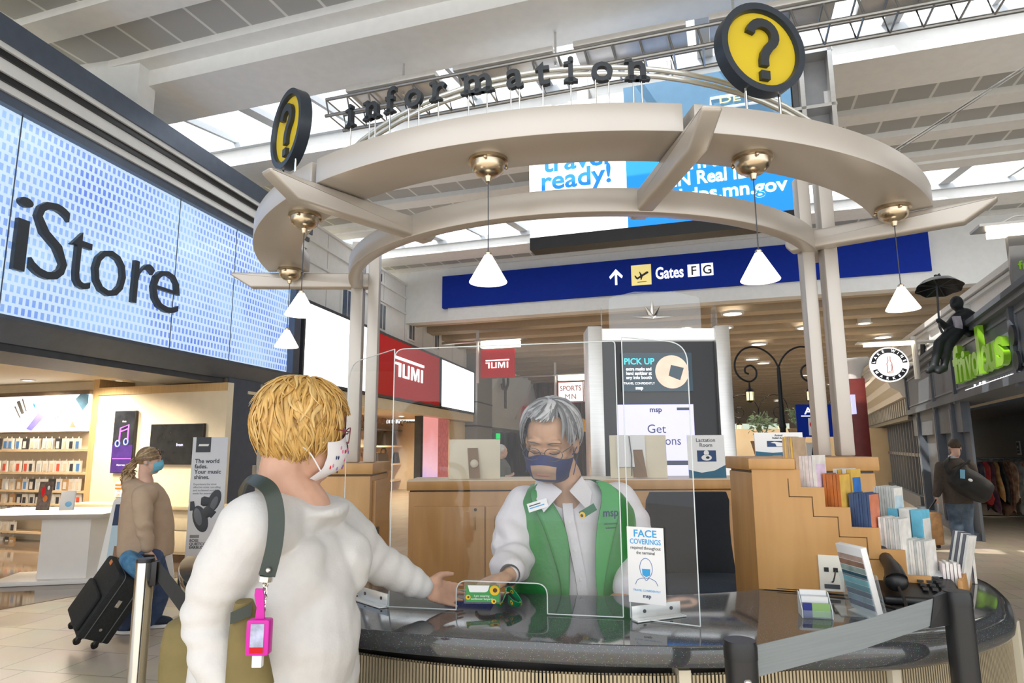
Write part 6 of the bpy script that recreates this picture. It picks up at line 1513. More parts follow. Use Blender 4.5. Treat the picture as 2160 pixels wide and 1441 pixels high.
# ------------------------------------------------------------------ wrought iron lamp standards
IRON = mat('black_iron', (.012, .014, .016), .4, .4, var=.1); LANT = mat('lit_amber_glass', (1, .75, .30), .4, emit=1.6, ecol=(1, .72, .30))
def lamp_post(px, pyt, pyb, y, sc_, lab):
    b = atY(px, pyb, y); b.z = 0; top = atY(px - (pyb - pyt) * .06, pyt, y).z; p = V((b.x, b.y, 0))
    t = thing('lamp_standard', lab, 'street lamp', p); M_ = frame(p, (1, 0, 0), UP)
    k = y / CAM_F * sc_
    mb = MB(Matrix.Translation(p)); mb.lathe([(.14 * sc_, 0), (.14 * sc_, .12), (.08 * sc_, .3), (.055 * sc_, .5), (.05 * sc_, top * .62), (.065 * sc_, top * .63), (.05 * sc_, top * .66), (.032 * sc_, top)], IRON, 16); mb.build('post', t)
    for s_ in (-1, 1):
        pts = []
        prof = [(0, 0), (-12, 22), (-30, 38), (-53, 44), (-76, 36), (-91, 16), (-92, -10), (-78, -28), (-60, -30), (-47, -18), (-52, -2), (-66, 2), (-72, -8)]
        prof = [(0, 0), (-10, 20), (-27, 36), (-50, 44), (-74, 38), (-90, 18), (-92, -5), (-82, -22), (-64, -30), (-50, -22), (-48, -6), (-58, 4), (-70, 0), (-71, -10), (-64, -14)]
        mb = MB(M_); mb.tube(smooth_path([V((-s_ * x * k * -1, top + z * k, 0)) for x, z in prof]), .014 * sc_ + .004, IRON, 8); arm = mb.build('scroll_arm', t)
        lx = s_ * -64 * k; L = MB(frame(p + V((lx, 0, top - 60 * k)), (1, 0, 0), (0, 1, 0)))
        r = 8 * k
        L.lathe([(r, -10 * k), (r * 1.05, 8 * k), (0, 8 * k)], LANT, 8); L.build('lantern_glass', arm)
        L = MB(L.M); L.lathe([(r * 1.25, 8 * k), (r * .9, 13 * k), (r * .3, 17 * k), (.01, 30 * k)], IRON, 12); L.build('lantern_cap', arm)
        L = MB(L.M); L.lathe([(r * 1.15, -10 * k), (r * .7, -13 * k), (0.01, -15 * k)], IRON, 8)
        for q in range(6): a = 2 * math.pi * q / 6; L.cyl((r * 1.05 * math.cos(a), r * 1.05 * math.sin(a), -10 * k), (r * 1.05 * math.cos(a), r * 1.05 * math.sin(a), 8 * k), .008, IRON, n=5)
        L.build('lantern_cage', arm)
lamp_post(1652, 775, 915, 12.0, 1.0, 'tall black iron lamp post with two scroll arms left of the right canopy posts')
lamp_post(1605, 862, 940, 24.0, .66, 'distant black iron lamp post behind the green plant')
lamp_post(1780, 870, 960, 24.0, .5, 'distant black iron lamp post between the two right canopy posts')
# planter baskets with leafy plants
def plant(px, py, y, sz, lab, n=90, basket=True):
    c = atY(px, py, y); t = thing('potted_plant', lab, 'plant', c - UP * sz)
    rr = random.Random(px); LV = mat('leaf_green', (.22, .34, .14), .5, col2=(.48, .56, .36), vscale=6)
    mb = MB()
    for i in range(n):
        d = V((rr.gauss(0, 1), rr.gauss(0, 1), rr.gauss(0, 1))).normalized() * sz * rr.uniform(.3, 1) ; q = c + V((d.x, d.y * .7, d.z * .9)); ax = V((rr.gauss(0, 1), rr.gauss(0, 1), rr.gauss(0, .5))).normalized(); bx = ax.orthogonal().normalized(); L = sz * rr.uniform(.13, .24)
        mb.add([q - ax * L, q + bx * L * .45 + UP * L * .1, q + ax * L, q - bx * L * .45 + UP * L * .1], [(0, 1, 2, 3)], LV)
    mb.build('foliage', t, smooth=False)
    mb = MB()
    for i in range(6): mb.tube(smooth_path([c - UP * sz * .8, c + V((rr.uniform(-.4, .4) * sz, 0, -.2 * sz)), c + V((rr.uniform(-.8, .8) * sz, 0, rr.uniform(.0, .8) * sz))]), .008, LV, 5)
    mb.build('stems', t)
    if basket:
        mb = MB(Matrix.Translation(c - UP * sz * 1.0)); mb.lathe([(0.02, -sz * .9), (sz * .5, -sz * .9), (sz * .72, 0), (sz * .66, 0), (sz * .45, -sz * .8), (0.01, -sz * .8)], mat('woven_basket', (.36, .22, .11), .7, var=.25, vscale=12), 20); mb.build('basket', t)
plant(1607, 895, 13.5, .34, 'leafy green plant beside the tall iron lamp post', 130)
plant(1680, 878, 11.5, .22, 'plant in a woven basket behind the blue heart sign')
# blue AED sign
a = atY(1684, 922, 8.6); b = atY(1756, 853, 8.6); t = thing('heart_sign', 'blue defibrillator sign with a red heart behind the right canopy posts', 'sign', a); w = b.x - a.x; h = b.z - a.z; M_ = frame(a, (1, .02, 0), UP)
mb = MB(M_); mb.box(0, w, 0, h, -.02, 0, BLUE); mb.build('panel', t); mb = MB(M_); mb.text('AED', w * .52, h * .70, h * .30, TEXTW, depth=.004, bold=.01, width=w * .60); mb.box(w * .12, w * .8, h * .63, h * .655, 0, .004, TEXTW); mb.build('lettering', t)
mb = MB(M_); mb.box(w * .30, w * .80, h * .05, h * .58, 0, .006, WPRINT); hp = [(w * .55 + w * .22 * (16 * math.sin(q) ** 3) / 16, h * .33 + h * .22 * (13 * math.cos(q) - 5 * math.cos(2 * q) - 2 * math.cos(3 * q) - math.cos(4 * q)) / 16) for q in [2 * math.pi * i / 28 for i in range(28)]]; mb.prism(hp, .006, .010, RED); mb.prism([(w * .58, h * .44), (w * .50, h * .34), (w * .56, h * .34), (w * .52, h * .22), (w * .62, h * .36), (w * .56, h * .36)], .010, .013, WPRINT); mb.build('heart', t)
mb = MB(M_); mb.cyl((w * .85, -h * 1.2, -.06), (w * .85, h * 1.0, -.06), .03, DARK, n=10); mb.cyl((w * .85, -a.z + .0, -.06), (w * .85, 0, -.06), .03, DARK, n=10); mb.build('post', t)
# small white poster stand and far restaurant
a = atY(1702, 962, 9.5); t = thing('poster_stand', 'small white poster with dark figures just left of the right canopy posts', 'poster', a); M_ = frame(a, (1, 0, 0), UP); mb = MB(M_); mb.box(0, .19, 0, .19, 0, .02, WPRINT); mb.build('panel', t); mb = MB(M_); mb.prism([(.06, .0), (.08, .12), (.1, .15), (.12, .1), (.13, .0)], .02, .024, INK); mb.build('print', t); mb = MB(M_); mb.box(.08, .11, -a.z, 0, -.03, -.005, DARK); mb.build('post', t)
CR2 = mat('far_cream_wall', (.72, .56, .34), .6, col2=(.80, .66, .45), vscale=1)
mb = MB(); p = atY(1720, 960, 22); mb.box(p.x - 3, p.x + 3.2, 22, 22.3, 0, 2.1, CR2); struct(mb.build('wall_far_counter', smooth=False))
for i, px in enumerate((1545, 1578, 1611)):
    a = atY(px, 952, 30); b = atY(px + 27, 922, 30); t = thing('menu_screen', 'bright blue far menu screen, ' + ('leftmost', 'middle', 'rightmost')[i] + ' of three beyond the green plant', 'screen', a); mb = MB(); mb.box(a.x, b.x, 30, 30.15, a.z, b.z, mat('lit_blue_menu', (.05, .16, .75), .4, emit=.7, var=.15, vscale=2)); mb.build('panel', t); mb = MB(); mb.cyl(((a.x + b.x) / 2, 30.1, 0), ((a.x + b.x) / 2, 30.1, a.z), .05, DARK, n=8); mb.build('post', t)
mb = MB(); p = atY(1580, 920, 32); mb.box(p.x - 3, p.x + 2, 32, 32.2, 2.0, 2.6, mat('pale_green_glow', (.6, .75, .65), .5, emit=.5, var=.1)); mb.box(p.x - .6, p.x - .5, 32, 32.2, 0, 2.0, DARK); tag(mb.build('lit_counter_sign'), 'pale green lit strip far behind the plant', 'sign')
rr = random.Random(3)
for k in range(9):
    p = atZ(1545 + 12 * k, 1075 + 6 * (k % 3), 0); p = V((p.x, rr.uniform(14, 20.5), 0)); p.x = (1545 + 11 * k - 1080) / CAM_F * p.y
    t = thing('cafe_table', 'small round far cafe table with bar stools seen between the directory and the rack', 'table', p, 'far cafe tables')
    mb = MB(Matrix.Translation(p)); mb.lathe([(0, 1.0), (.4, 1.0), (.4, .96), (0, .96)], mat('cafe_wood', (.25, .13, .07), .4, var=.2), 20); mb.build('top', t); mb = MB(Matrix.Translation(p)); mb.lathe([(.04, .96), (.04, .05), (.25, .02), (.25, 0), (0, 0)], DARK, 14); mb.build('pedestal', t)
    for s_ in (-.6, .6):
        c_ = thing('bar_stool', 'pale far bar stool beside a cafe table between the directory and the rack', 'stool', p + V((s_, .1, 0)), 'far cafe stools')
        mb = MB(Matrix.Translation(p + V((s_, .1, 0)))); mb.box(-.19, .19, -.19, .19, .68, .72, mat('cafe_seat', (.55, .48, .40), .4, var=.15)); mb.build('seat', c_); mb = MB(Matrix.Translation(p + V((s_, .1, 0)))); mb.box(-.19, .19, .16, .19, .72, 1.12, MATS['cafe_seat']); mb.build('backrest', c_)
        for lx in (-.16, .16):
            for ly in (-.16, .16): mb = MB(Matrix.Translation(p + V((s_, .1, 0)))); mb.cyl((lx, ly, 0), (lx, ly, .68), .013, DARK, n=6); mb.build('leg', c_)
# round ceiling lights in the low hall
dl = []
for i, (px, py) in enumerate(((1668, 592), (1862, 710), (1814, 755), (1586, 757), (1610, 765), (1600, 725), (1525, 690), (1545, 660), (1700, 690), (1755, 810), (1640, 845), (1520, 800))):
    q = atZ(px, py, zl0 + .05)
    if i == 0: continue
    dl.append(q - UP * .06)
    t = thing('ceiling_downlight', 'round warm downlight in the low tan ceiling beyond the blue sign', 'light', q, 'downlights in the low tan ceiling')
    mb = MB(Matrix.Translation(q)); mb.lathe([(.28, .02), (.30, .02), (.30, -.04), (.24, -.04), (.24, .02)], WHITE, 20); mb.build('trim_ring', t); mb = MB(Matrix.Translation(q)); mb.cyl((0, 0, .0), (0, 0, -.02), .24, LITW, n=20); mb.build('lens', t)
for s_, u_ in ((20, -1), (21, 4), (20, 9), (21, 14), (28, 0), (28, 7), (27, 19), (36, 4), (36, 12), (35, 20), (46, 8), (46, 18), (58, 12), (58, 24)):  # extra downlights spread out to light the low hall evenly
    q = B_DIR * u_ + B_N * s_ + UP * (zl0 + .05); dl.append(q - UP * .06); fixture(q, 'small added fill downlight among the tan louvres of the low ceiling', 'added fill downlights in the low ceiling', .2, .27)
lamps('low_hall_lamp_and_fill', dl, 210, (1, .88, .72), 160, .15)
RL = [RW.at(uB + .5 + k * 1.1, zLin - .06, -1.4) for k in range(2)]  # downlights added to brighten the dim recess
for q in RL: fixture(q, 'added fill downlight in the dark soffit over the clothes rail', 'added fill downlights over the clothes rail')
lamps('recess_fill_lamp', [q - UP * .04 for q in RL], 70, (1, .92, .80))
# ------------------------------------------------------------------ people
SKIN = mat('skin', (.62, .36, .25), .5, var=.05, vscale=30); SKIN2 = mat('skin_tan', (.50, .29, .18), .5, var=.05, vscale=30); SKIN3 = mat('skin_light', (.68, .42, .32), .5, var=.05, vscale=30)
LIPS = mat('lips', (.42, .15, .12), .5, var=.05); BROW = mat('grey_brow', (.16, .14, .13), .8, var=.1)
class HeadF:
    def __init__(s, c, face, up=(0, 0, 1), k=1.0):
        s.c = V(c); s.f = V(face).normalized(); s.l = V(up).cross(s.f).normalized(); s.u = s.f.cross(s.l).normalized(); s.k = k
        s.R = Matrix((s.f, s.l, s.u)).transposed()
    def p(s, f, l, u): return s.c + (s.f * f + s.l * l + s.u * u) * s.k
    def e(s, mb, f, l, u, r, m, nu=20, nv=12): mb.ell(s.p(f, l, u), V(r) * s.k, m, s.R, nu, nv)
def add_head(mb, H, m, face=True):
    H.e(mb, -.012, 0, .030, (.096, .076, .092), m, 24, 16)
    H.e(mb, .030, 0, -.040, (.066, .060, .078), m, 24, 14)
    H.e(mb, .045, 0, -.095, (.036, .034, .026), m)
    for s in (-1, 1):
        H.e(mb, .052, s * .036, -.028, (.030, .026, .026), m)            # cheek
        H.e(mb, -.008, s * .077, -.012, (.020, .010, .032), m)           # ear
        if face: H.e(mb, .074, s * .031, .006, (.014, .018, .011), m)    # lowered eyelid
        H.e(mb, .078, s * .030, .030, (.014, .024, .010), m)             # brow
    H.e(mb, .092, 0, -.018, (.017, .012, .026), m); H.e(mb, .100, 0, -.032, (.015, .015, .011), m)
def mask_shell(H, m, name, parent, az=68, lift=.006, top=-.012, bot=-.118, pleats=0):
    """a face covering from the nose bridge to below the chin"""
    mb = MB(); n, k = 26, 12; vs_ = []
    for j in range(k + 1):
        t = j / k; u = top + (bot - top) * t
        for i in range(n + 1):
            a = math.radians(-az + 2 * az * i / n); ca = math.cos(a); sa = math.sin(a)
            rf = .112 - .018 * abs(t - .38) * 2 - .050 * max(0, t - .72) * 3.5; rl = .076 - .026 * t
            uu = u + (.022 * (1 - t) * (ca ** 6)) - .03 * (1 - ca) * (1 - t) * .4
            q = H.p(.004 + (rf + lift) * ca ** .8, (rl + lift) * sa * 1.04, uu + .012 * (1 - ca) * t + (.0025 * math.sin(t * 40) if pleats else 0)); vs_.append(q)
    fs = [(j * (n + 1) + i, j * (n + 1) + i + 1, (j + 1) * (n + 1) + i + 1, (j + 1) * (n + 1) + i) for j in range(k) for i in range(n)]
    mb.add(vs_, fs, m); o = mb.build(name, parent, angle=70)
    mb = MB()
    for s in (-1, 1):
        for uu in (-.022, -.09):
            mb.tube(smooth_path([H.p(.045, s * .076, uu), H.p(.012, s * .082, uu * .5 - .004), H.p(-.020, s * .084, .01 if uu > -.05 else -.03)]), .0016, m, 5)
    mb.build('ear_loop', parent); return o
def spectacles(H, m, parent, rf=.113, r=.024, u=.004):
    mb = MB()
    for s in (-1, 1):
        mb.tube([H.p(rf - .006 * abs(math.cos(q)), s * .034 + r * 1.15 * math.cos(q), u + r * .82 * math.sin(q)) for q in [2 * math.pi * i / 24 for i in range(25)]], .0013, m, 6)
        mb.tube([H.p(rf - .008, s * .062, u + .008), H.p(.07, s * .078, u + .010), H.p(-.012, s * .083, u + .008), H.p(-.03, s * .083, u - .012)], .0014, m, 6)
    mb.tube([H.p(rf, -.008, u + .004), H.p(rf + .004, 0, u + .008), H.p(rf, .008, u + .004)], .0013, m, 6)
    mb.build('spectacles', parent)
def strands(H, parent, mats, specs, rad, name='hair', seed=1, base=None):
    """locks of hair: each (root azimuth, start elevation, end elevation, sweep, thickness) flows over the skull"""
    rr = random.Random(seed); mb = MB()
    if base: base(mb)
    for sp_ in specs:
        az, e0, e1, sw, th, lift = sp_[:6]; fl = sp_[6] if len(sp_) > 6 else 0; mt_ = mats[sp_[7]] if len(sp_) > 7 else rr.choice(mats)
        pts = []; rs = []; n = 9; jj = rr.uniform(-.006, .006); wob = rr.uniform(0, 6)
        for i in range(n + 1):
            t = i / n; el = math.radians(e0 + (e1 - e0) * t); a = math.radians(az + sw * t + (4 + 36 * abs(fl)) * t * math.sin(wob + t * 5))
            g = 1 + lift * math.sin(min(1, t * 1.3) * math.pi * .62) + jj + fl * t ** 3
            ce = math.cos(el); pts.append(H.p(-.010 + rad[0] * g * ce * math.cos(a), rad[1] * g * ce * math.sin(a), .028 + rad[2] * g * math.sin(el)))
            rs.append(th * (1 - .78 * t ** 2.2) * (.75 + .25 * min(1, t * 5)))
        mb.tube(pts, rs, mt_, 6, flat=.55, up0=pts[0] - H.c)
    return mb.build(name, parent, angle=80)
def ell_ring(c, ax, ay, n=28, p=1.0):
    c = V(c); return [c + V(ax) * math.copysign(abs(math.cos(q)) ** p, math.cos(q)) + V(ay) * math.copysign(abs(math.sin(q)) ** p, math.sin(q)) for q in [2 * math.pi * j / n for j in range(n)]]
def hand(mb, wrist, fwd, palm, thumb_side, m, k=1.0, curl=(.25, .25, .3, .35), spread=.10, thumb_out=.9, fingers=4, thumb_curl=.0):
    """wrist point, finger direction, palm normal, side on which the thumb sits"""
    w = V(wrist); f = V(fwd).normalized(); n = (V(palm) - f * V(palm).dot(f)).normalized(); s = V(thumb_side); s = (s - f * s.dot(f) - n * s.dot(n)).normalized()
    L = .088 * k; Rm = Matrix((f, s, n)).transposed()
    mb.ell(w + f * L * .52, V((.052, .040, .0145)) * k, m, Rm); mb.ell(w + f * L * .78, V((.030, .041, .012)) * k, m, Rm); mb.ell(w + f * .012 * k, V((.034, .027, .019)) * k, m, Rm)
    mb.ell(w + f * L * .40 + s * .022 * k + n * .008 * k, V((.032, .017, .014)) * k, m, Rm)
    lens = (.070, .078, .073, .058); off = (.031, .0105, -.0100, -.0295)
    for i in range(fingers):
        p = w + f * L * (.92 - .02 * abs(i - 1.2)) + s * off[i] * k; d = (f + s * spread * (1.5 - i)).normalized(); a = curl[i]; pts = [p - d * .012 * k, p]; segs = (.44, .31, .25); rs = [.0092 * k, .0090 * k]
        cd = d; cn = n
        for q in range(3):
            ang = a * (.7, 1.0, .8)[q]; nd = cd * math.cos(ang) + cn * math.sin(ang); cn = cn * math.cos(ang) - cd * math.sin(ang); cd = nd
            p = p + cd * lens[i] * k * segs[q]; pts.append(p); rs.append((.0084, .0076, .0060)[q] * k * (.92 if i == 3 else 1))
        limb(mb, pts, rs, m, 10)
    t0 = w + f * L * .28 + s * .024 * k + n * .004 * k; d = (f * .62 + s * thumb_out + n * .25).normalized(); t1 = t0 + d * .036 * k; d2 = (f * .95 + s * (thumb_out * .5) + n * thumb_curl).normalized(); t2 = t1 + d2 * .030 * k; t3 = t2 + (d2 + f * .3 + n * thumb_curl).normalized() * .022 * k
    limb(mb, [t0, t1, t2, t3], [.0145 * k, .0115 * k, .0100 * k, .0078 * k], m, 10)
def wrinkle(center, axis, amp, freq, reach):
    c = V(center); ax = V(axis).normalized()
    def g(p):
        d = (p - c); s = d.dot(ax); w = math.exp(-(d.length / reach) ** 2); return amp * w * math.sin(s * freq + 2.2 * noise.noise(p * 14))
    return g
# ---------------------------------------------------------------- the woman in white
def woman_white():
    y = 1.42
    P = lambda px, py, dy=0.0: atY(px, py, y + dy)
    neck = P(655, 1040); t = thing('person', 'blonde woman in a white long-sleeved top holding out her hand over the desk', 'person', (neck.x, neck.y, 0))
    FT = V((.90, -.43, 0)).normalized(); LT = V((.43, .90, 0)).normalized()
    H = HeadF(P(637, 913), V((.88, .45, -.10)), (0, 0, 1), .85)
    sR = P(522, 1112, -.15); sL = P(700, 1105, .15); cen = (sR + sL) / 2
    eR = P(441, 1300, -.15); wR = P(482, 1470, -.17); eL = P(772, 1178, .25); wL = P(886, 1236, .35)
    # body
    mb = MB(); add_head(mb, H, SKIN, False)
    limb(mb, [H.p(-.028, 0, -.05), H.p(-.032, 0, -.11), neck + V((-.01, 0, -.035)), neck + V((-.03, .01, -.12))], [.050, .049, .055, .05], SKIN)
    hipc = P(585, 1480); hipc.z = .93
    limb(mb, [neck + V((-.035, .01, -.10)), cen + V((-.01, 0, -.18)), hipc], [.05, .08, .10], SKIN)
    nb_ = neck + V((-.045, .02, -.13)); limb(mb, [nb_, sR, eR, wR], [.04, .038, .034, .026], SKIN); limb(mb, [nb_, sL, eL, wL], [.04, .038, .034, .024], SKIN)
    fw = (P(962, 1258, .42) - wL).normalized()
    hand(mb, wL + fw * .012, fw, V((.10, -.90, .42)), V((.35, .15, 1)), SKIN, .80, curl=(.10, .14, .18, .22), spread=.06, thumb_out=.62)
    hand(mb, wR + V((.01, 0, -.02)), V((.5, .1, -.85)), V((.3, .9, .1)), V((.8, -.2, .3)), SKIN, .9)
    for s in (-.09, .09): limb(mb, [hipc + LT * s, hipc + LT * s + V((0, 0, -.42)), hipc + LT * s + V((-.02, 0, -.84))], [.09, .055, .04], SKIN)
    blob(mb, 'body', t, .0045, 3)
    # shirt
    SH = mat('white_knit', (.68, .67, .66), .85, var=.015, vscale=60, bump=.10, bscale=220)
    mb = MB(); rings = []
    secs = [(1490, .190, .142, -.01), (1440, .188, .142, .0), (1380, .180, .138, .002), (1310, .172, .130, .004), (1250, .166, .124, .002), (1200, .165, .122, .002), (1160, .162, .115, -.004), (1120, .150, .098, -.010), (1085, .125, .084, -.006), (1062, .094, .078, -.004), (1050, .076, .070, -.006)]
    for py, a, b, df in secs:
        c = P(581, py); k = (1490 - py) / 450; c = c + V((.02 * k, 0, 0)) + FT * df
        if py <= 1120: c = c + (neck - P(581, 1040)) * ((1120 - py) / 80) * 1.0
        b2_ = b * (1.12 if 1150 <= py <= 1260 else 1.0)
        rg_ = ell_ring(c, LT * a * .96, FT * b2_ * 1.02, 32, .9); rings.append([q - UP * (max(0, (1090 - py) / 40) * .34 * (q - c).dot(FT)) for q in rg_])
    mb.loft(rings, SH)
    bc = P(655, 1195) ; mb.ell(bc + LT * -.065 + FT * .018, (.068, .070, .080), SH); mb.ell(bc + LT * .075 + FT * .018, (.068, .07, .08), SH)
    mb.ell(P(622, 1340) + FT * .03, (.11, .13, .14), SH)
    limb(mb, [cen + V((0, 0, -.01)), sR + V((.012, 0, .0)), P(476, 1205, -.16), eR, P(454, 1385, -.165), wR], [.072, .068, .057, .051, .045, .041], SH)
    limb(mb, [cen + V((0, 0, -.01)), sL, P(748, 1140, .22), eL, P(835, 1208, .31), wL], [.070, .064, .058, .055, .046, .034], SH)
    dirR = (wR - eR).normalized(); dirL = (wL - eL).normalized()
    w1 = wrinkle(eR, V((.2, 0, 1)), .0032, 150, .085); w2 = wrinkle(eL, dirL, .004, 130, .08); w3 = wrinkle(P(660, 1225), V((.35, 0, 1)), .0045, 95, .13); w4 = wrinkle(P(690, 1100), V((1, 0, -.4)), .004, 90, .13); w7 = wrinkle(P(600, 1150, -.1), V((.9, 0, .5)), .004, 85, .12); w8 = wrinkle(P(640, 1380, -.1), V((.25, 0, 1)), .0035, 80, .14); w5 = wrinkle(P(450, 1405, -.15), V((.2, 0, 1)), .0035, 120, .06); w6 = wrinkle(wL - dirL * .03, dirL, .003, 120, .05)
    blob(mb, 'long_sleeved_top', t, .006, 5, lambda p: w1(p) + w2(p) + w3(p) + w4(p) + w5(p) + w6(p) + w7(p) + w8(p) + .004 * noise.noise(p * 8))
    # trousers
    TR = mat('dark_trousers', (.05, .055, .07), .8, var=.1)
    mb = MB()
    for s in (-.09, .09):
        limb(mb, [hipc + LT * s + V((0, 0, .04)), hipc + LT * s + V((0, 0, -.42)), hipc + LT * s + V((-.02, 0, -.84))], [.125, .08, .06], TR)
    blob(mb, 'trousers', t, .012, 3)
    for s in (-.09, .09):
        f = hipc + LT * s; mb = MB(); mb.ell((f.x + .04, f.y - .02, .045), (.13, .05, .045), BLACK, Matrix.Rotation(-.44, 3, 'Z')); mb.build('shoe', t)
    # mask with print, glasses
    WM = mat('white_print_mask', (.82, .80, .82), .8, var=.02)
    mask_shell(H, WM, 'face_mask', t)
    mb = MB(); rr = random.Random(2)
    for i in range(46):
        a = math.radians(rr.uniform(-60, 60)); tt_ = rr.uniform(.15, .85); u = -.012 - .106 * tt_; ca = math.cos(a); rf = .112 - .018 * abs(tt_ - .38) * 2 - .05 * max(0, tt_ - .72) * 3.5; rl = .076 - .026 * tt_
        H.e(mb, .004 + (rf + .007) * ca ** .8, (rl + .007) * math.sin(a) * 1.04, u + .022 * (1 - tt_) * ca ** 6 - .012 * (1 - ca) * (1 - tt_) + .012 * (1 - ca) * tt_, (.0016, .0045, .005), rr.choice([RED, NAVY, mat('mask_pink', (.7, .2, .35), .7, var=.05), mat('mask_purple', (.3, .2, .5), .7, var=.05)]), 8, 5)
    mb.build('mask_print', t)
    spectacles(H, mat('maroon_frame', (.20, .03, .05), .3, var=.05), t)
    # hair
    hm = [mat('blonde_a', (.55, .32, .085), .45, var=.15, vscale=40), mat('blonde_b', (.62, .385, .12), .45, var=.15, vscale=40), mat('blonde_c', (.46, .25, .06), .5, var=.15, vscale=40), mat('blonde_d', (.68, .46, .18), .45, var=.1, vscale=40), mat('blonde_root', (.40, .23, .08), .5, var=.15, vscale=40)]
    rr = random.Random(11); sp = []
    for i in range(1500):
        az = rr.uniform(-180, 180); b = abs(az); lo = 12 if b < 42 else -46 if b < 80 else -62 if b < 130 else -70
        k = rr.random(); e1 = lo + rr.uniform(0, 14) if k < .38 else rr.uniform(lo, 48); e0 = min(88, e1 + rr.uniform(30, 75))
        up_ = (e1 - lo) / 110; top_ = rr.random()
        lf = rr.uniform(.0, .05) + .10 * top_ * (1 if e1 > lo + 14 else .55); fl = rr.choice((-.05, -.02, .02, .05, .09)) if e1 > lo + 10 else rr.choice((-.06, -.03, .0, .04, .10))
        c_ = 4 if top_ < .18 else 2 if top_ < .36 else rr.choice((0, 0, 1, 1, 3))
        sp.append((az, e0, e1, rr.uniform(-20, 20) - (16 if az > 0 else -16) * (b > 95), rr.uniform(.0026, .0058), lf, fl, c_))
    def base(mb): H.e(mb, -.018, 0, .030, (.104, .085, .099), hm[2], 24, 14); H.e(mb, -.040, 0, -.020, (.064, .072, .066), hm[2], 20, 12)
    strands(H, t, hm, sp, (.111, .091, .108), 'hair', 3, base)
    # shoulder bag: strap, clasp, chain; the bag itself hangs on the far side of the arm
    bag_ = thing('shoulder_bag', 'olive green shoulder bag with dark strap and chain hanging from the blonde woman', 'bag', P(520, 1400, .02))
    STR = mat('dark_green_leather', (.03, .042, .032), .4, var=.1); OL = mat('olive_canvas', (.20, .155, .055), .75, var=.08, vscale=20, bump=.1, bscale=150)
    path = smooth_path([P(505, 1045, -.04), P(525, 1014, -.12), P(548, 1017, -.185), P(572, 1038, -.215), P(583, 1085, -.222), P(579, 1150, -.232), P(563, 1215, -.238)])
    ws_ = []
    for i, p in enumerate(path):
        d = (path[min(i + 1, len(path) - 1)] - path[max(0, i - 1)]).normalized(); out_ = V((.25, -.9, .35)); ws_.append(d.cross(out_).normalized() * (.010 + .004 * min(1, i / len(path) * 2)))
    mb = MB(); mb.ribbon(path, ws_, .005, STR); mb.build('strap', bag_)
    mb = MB(); mb.ell(P(566, 1203, -.245), .005, CHROME, nu=10, nv=6); mb.cyl(P(562, 1215, -.24), P(560, 1226, -.24), .012, CHROME, n=10); mb.build('clasp', bag_)
    mb = MB()
    for k in range(12):
        c = P(560 - k * .6, 1232 + k * 5.5, -.238); M_ = frame(c, (1, 0, 0), UP) @ Matrix.Rotation(k * 1.3, 4, 'Y'); mb.M = M_; mb.tube([V((.004 * math.cos(q), .006 * math.sin(q), 0)) for q in [2 * math.pi * i / 10 for i in range(11)]], .0014, CHROME, 5)
    mb.build('chain', bag_)
    rings = []
    for i in range(12):
        k = i / 11; py = 1285 + 260 * k; wl = (70 + 70 * math.sin(math.pi * (.25 + .65 * k))); cx = 462 - 6 * k
        c = P(cx, py, -.035); wpx = (115 + 40 * math.sin(math.pi * min(1, k * .8 + .15))) * (0.55 if i == 0 else 1) / 945 * .5
        rings.append(ell_ring(c, V((1, .25, 0)) * wpx * 1.25, V((-.2, 1, 0)) * (.05 + .035 * k), 26, .75))
    mb = MB(); mb.loft(rings, OL); blob(mb, 'pouch', bag_, .008, 3, lambda p: .006 * noise.noise(p * 12))
    mb = MB(); mb.loft([ell_ring(P(515 + 12 * k, 1268 + 175 * k, -.20), V((1, .2, 0)) * (.014 + .026 * k ** .6), V((-.2, 1, 0)) * .022, 16, .8) for k in (0, .2, .4, .6, .8, 1)], OL); mb.build('gusset', bag_)
    mb = MB(); mb.ribbon([P(488, 1304, -.225), P(508, 1296, -.228), P(530, 1286, -.226)], V((0, 0, .010)), .006, STR); mb.build('flap_strap', bag_)
    # pink sanitizer
    sc = P(546, 1340, -.262); sn = thing('hand_sanitizer', 'bright pink hand sanitizer bottle clipped to the bag chain', 'bottle', sc); k = 1 / 985
    M_ = frame(P(547, 1335, -.26), (1, 0, 0), UP)
    PK = mat('hot_pink_rubber', (.60, .01, .36), .4, var=.03)
    mb = MB(M_); mb.prism(rounded([(-19 * k, -34 * k, .004), (19 * k, -34 * k, .004), (19 * k, 22 * k, .005), (-19 * k, 22 * k, .005)]), -.011, .009, PK); mb.build('holder', sn, bevel=.002)
    mb = MB(M_); mb.ribbon([V((0, 20 * k, 0)), V((0, 40 * k, 0)), V((-3 * k, 60 * k, 0)), V((-4 * k, 70 * k, 0))], [V((8 * k, 0, 0)), V((6 * k, 0, 0)), V((8 * k, 0, 0)), V((6 * k, 0, 0))], .004, PK); mb.build('clip_loop', sn)
    mb = MB(M_); mb.box(-11 * k, 11 * k, -29 * k, 16 * k, .009, .0105, mat('gel_label', (.42, .45, .62), .15, var=.25, vscale=60)); mb.box(-11 * k, 11 * k, -29 * k, -20 * k, .0105, .011, RED); mb.build('label', sn)
    mb = MB(M_); mb.box(-8 * k, 8 * k, -53 * k, -34 * k, -.006, .006, WPRINT); mb.build('cap', sn, bevel=.001)
woman_white()
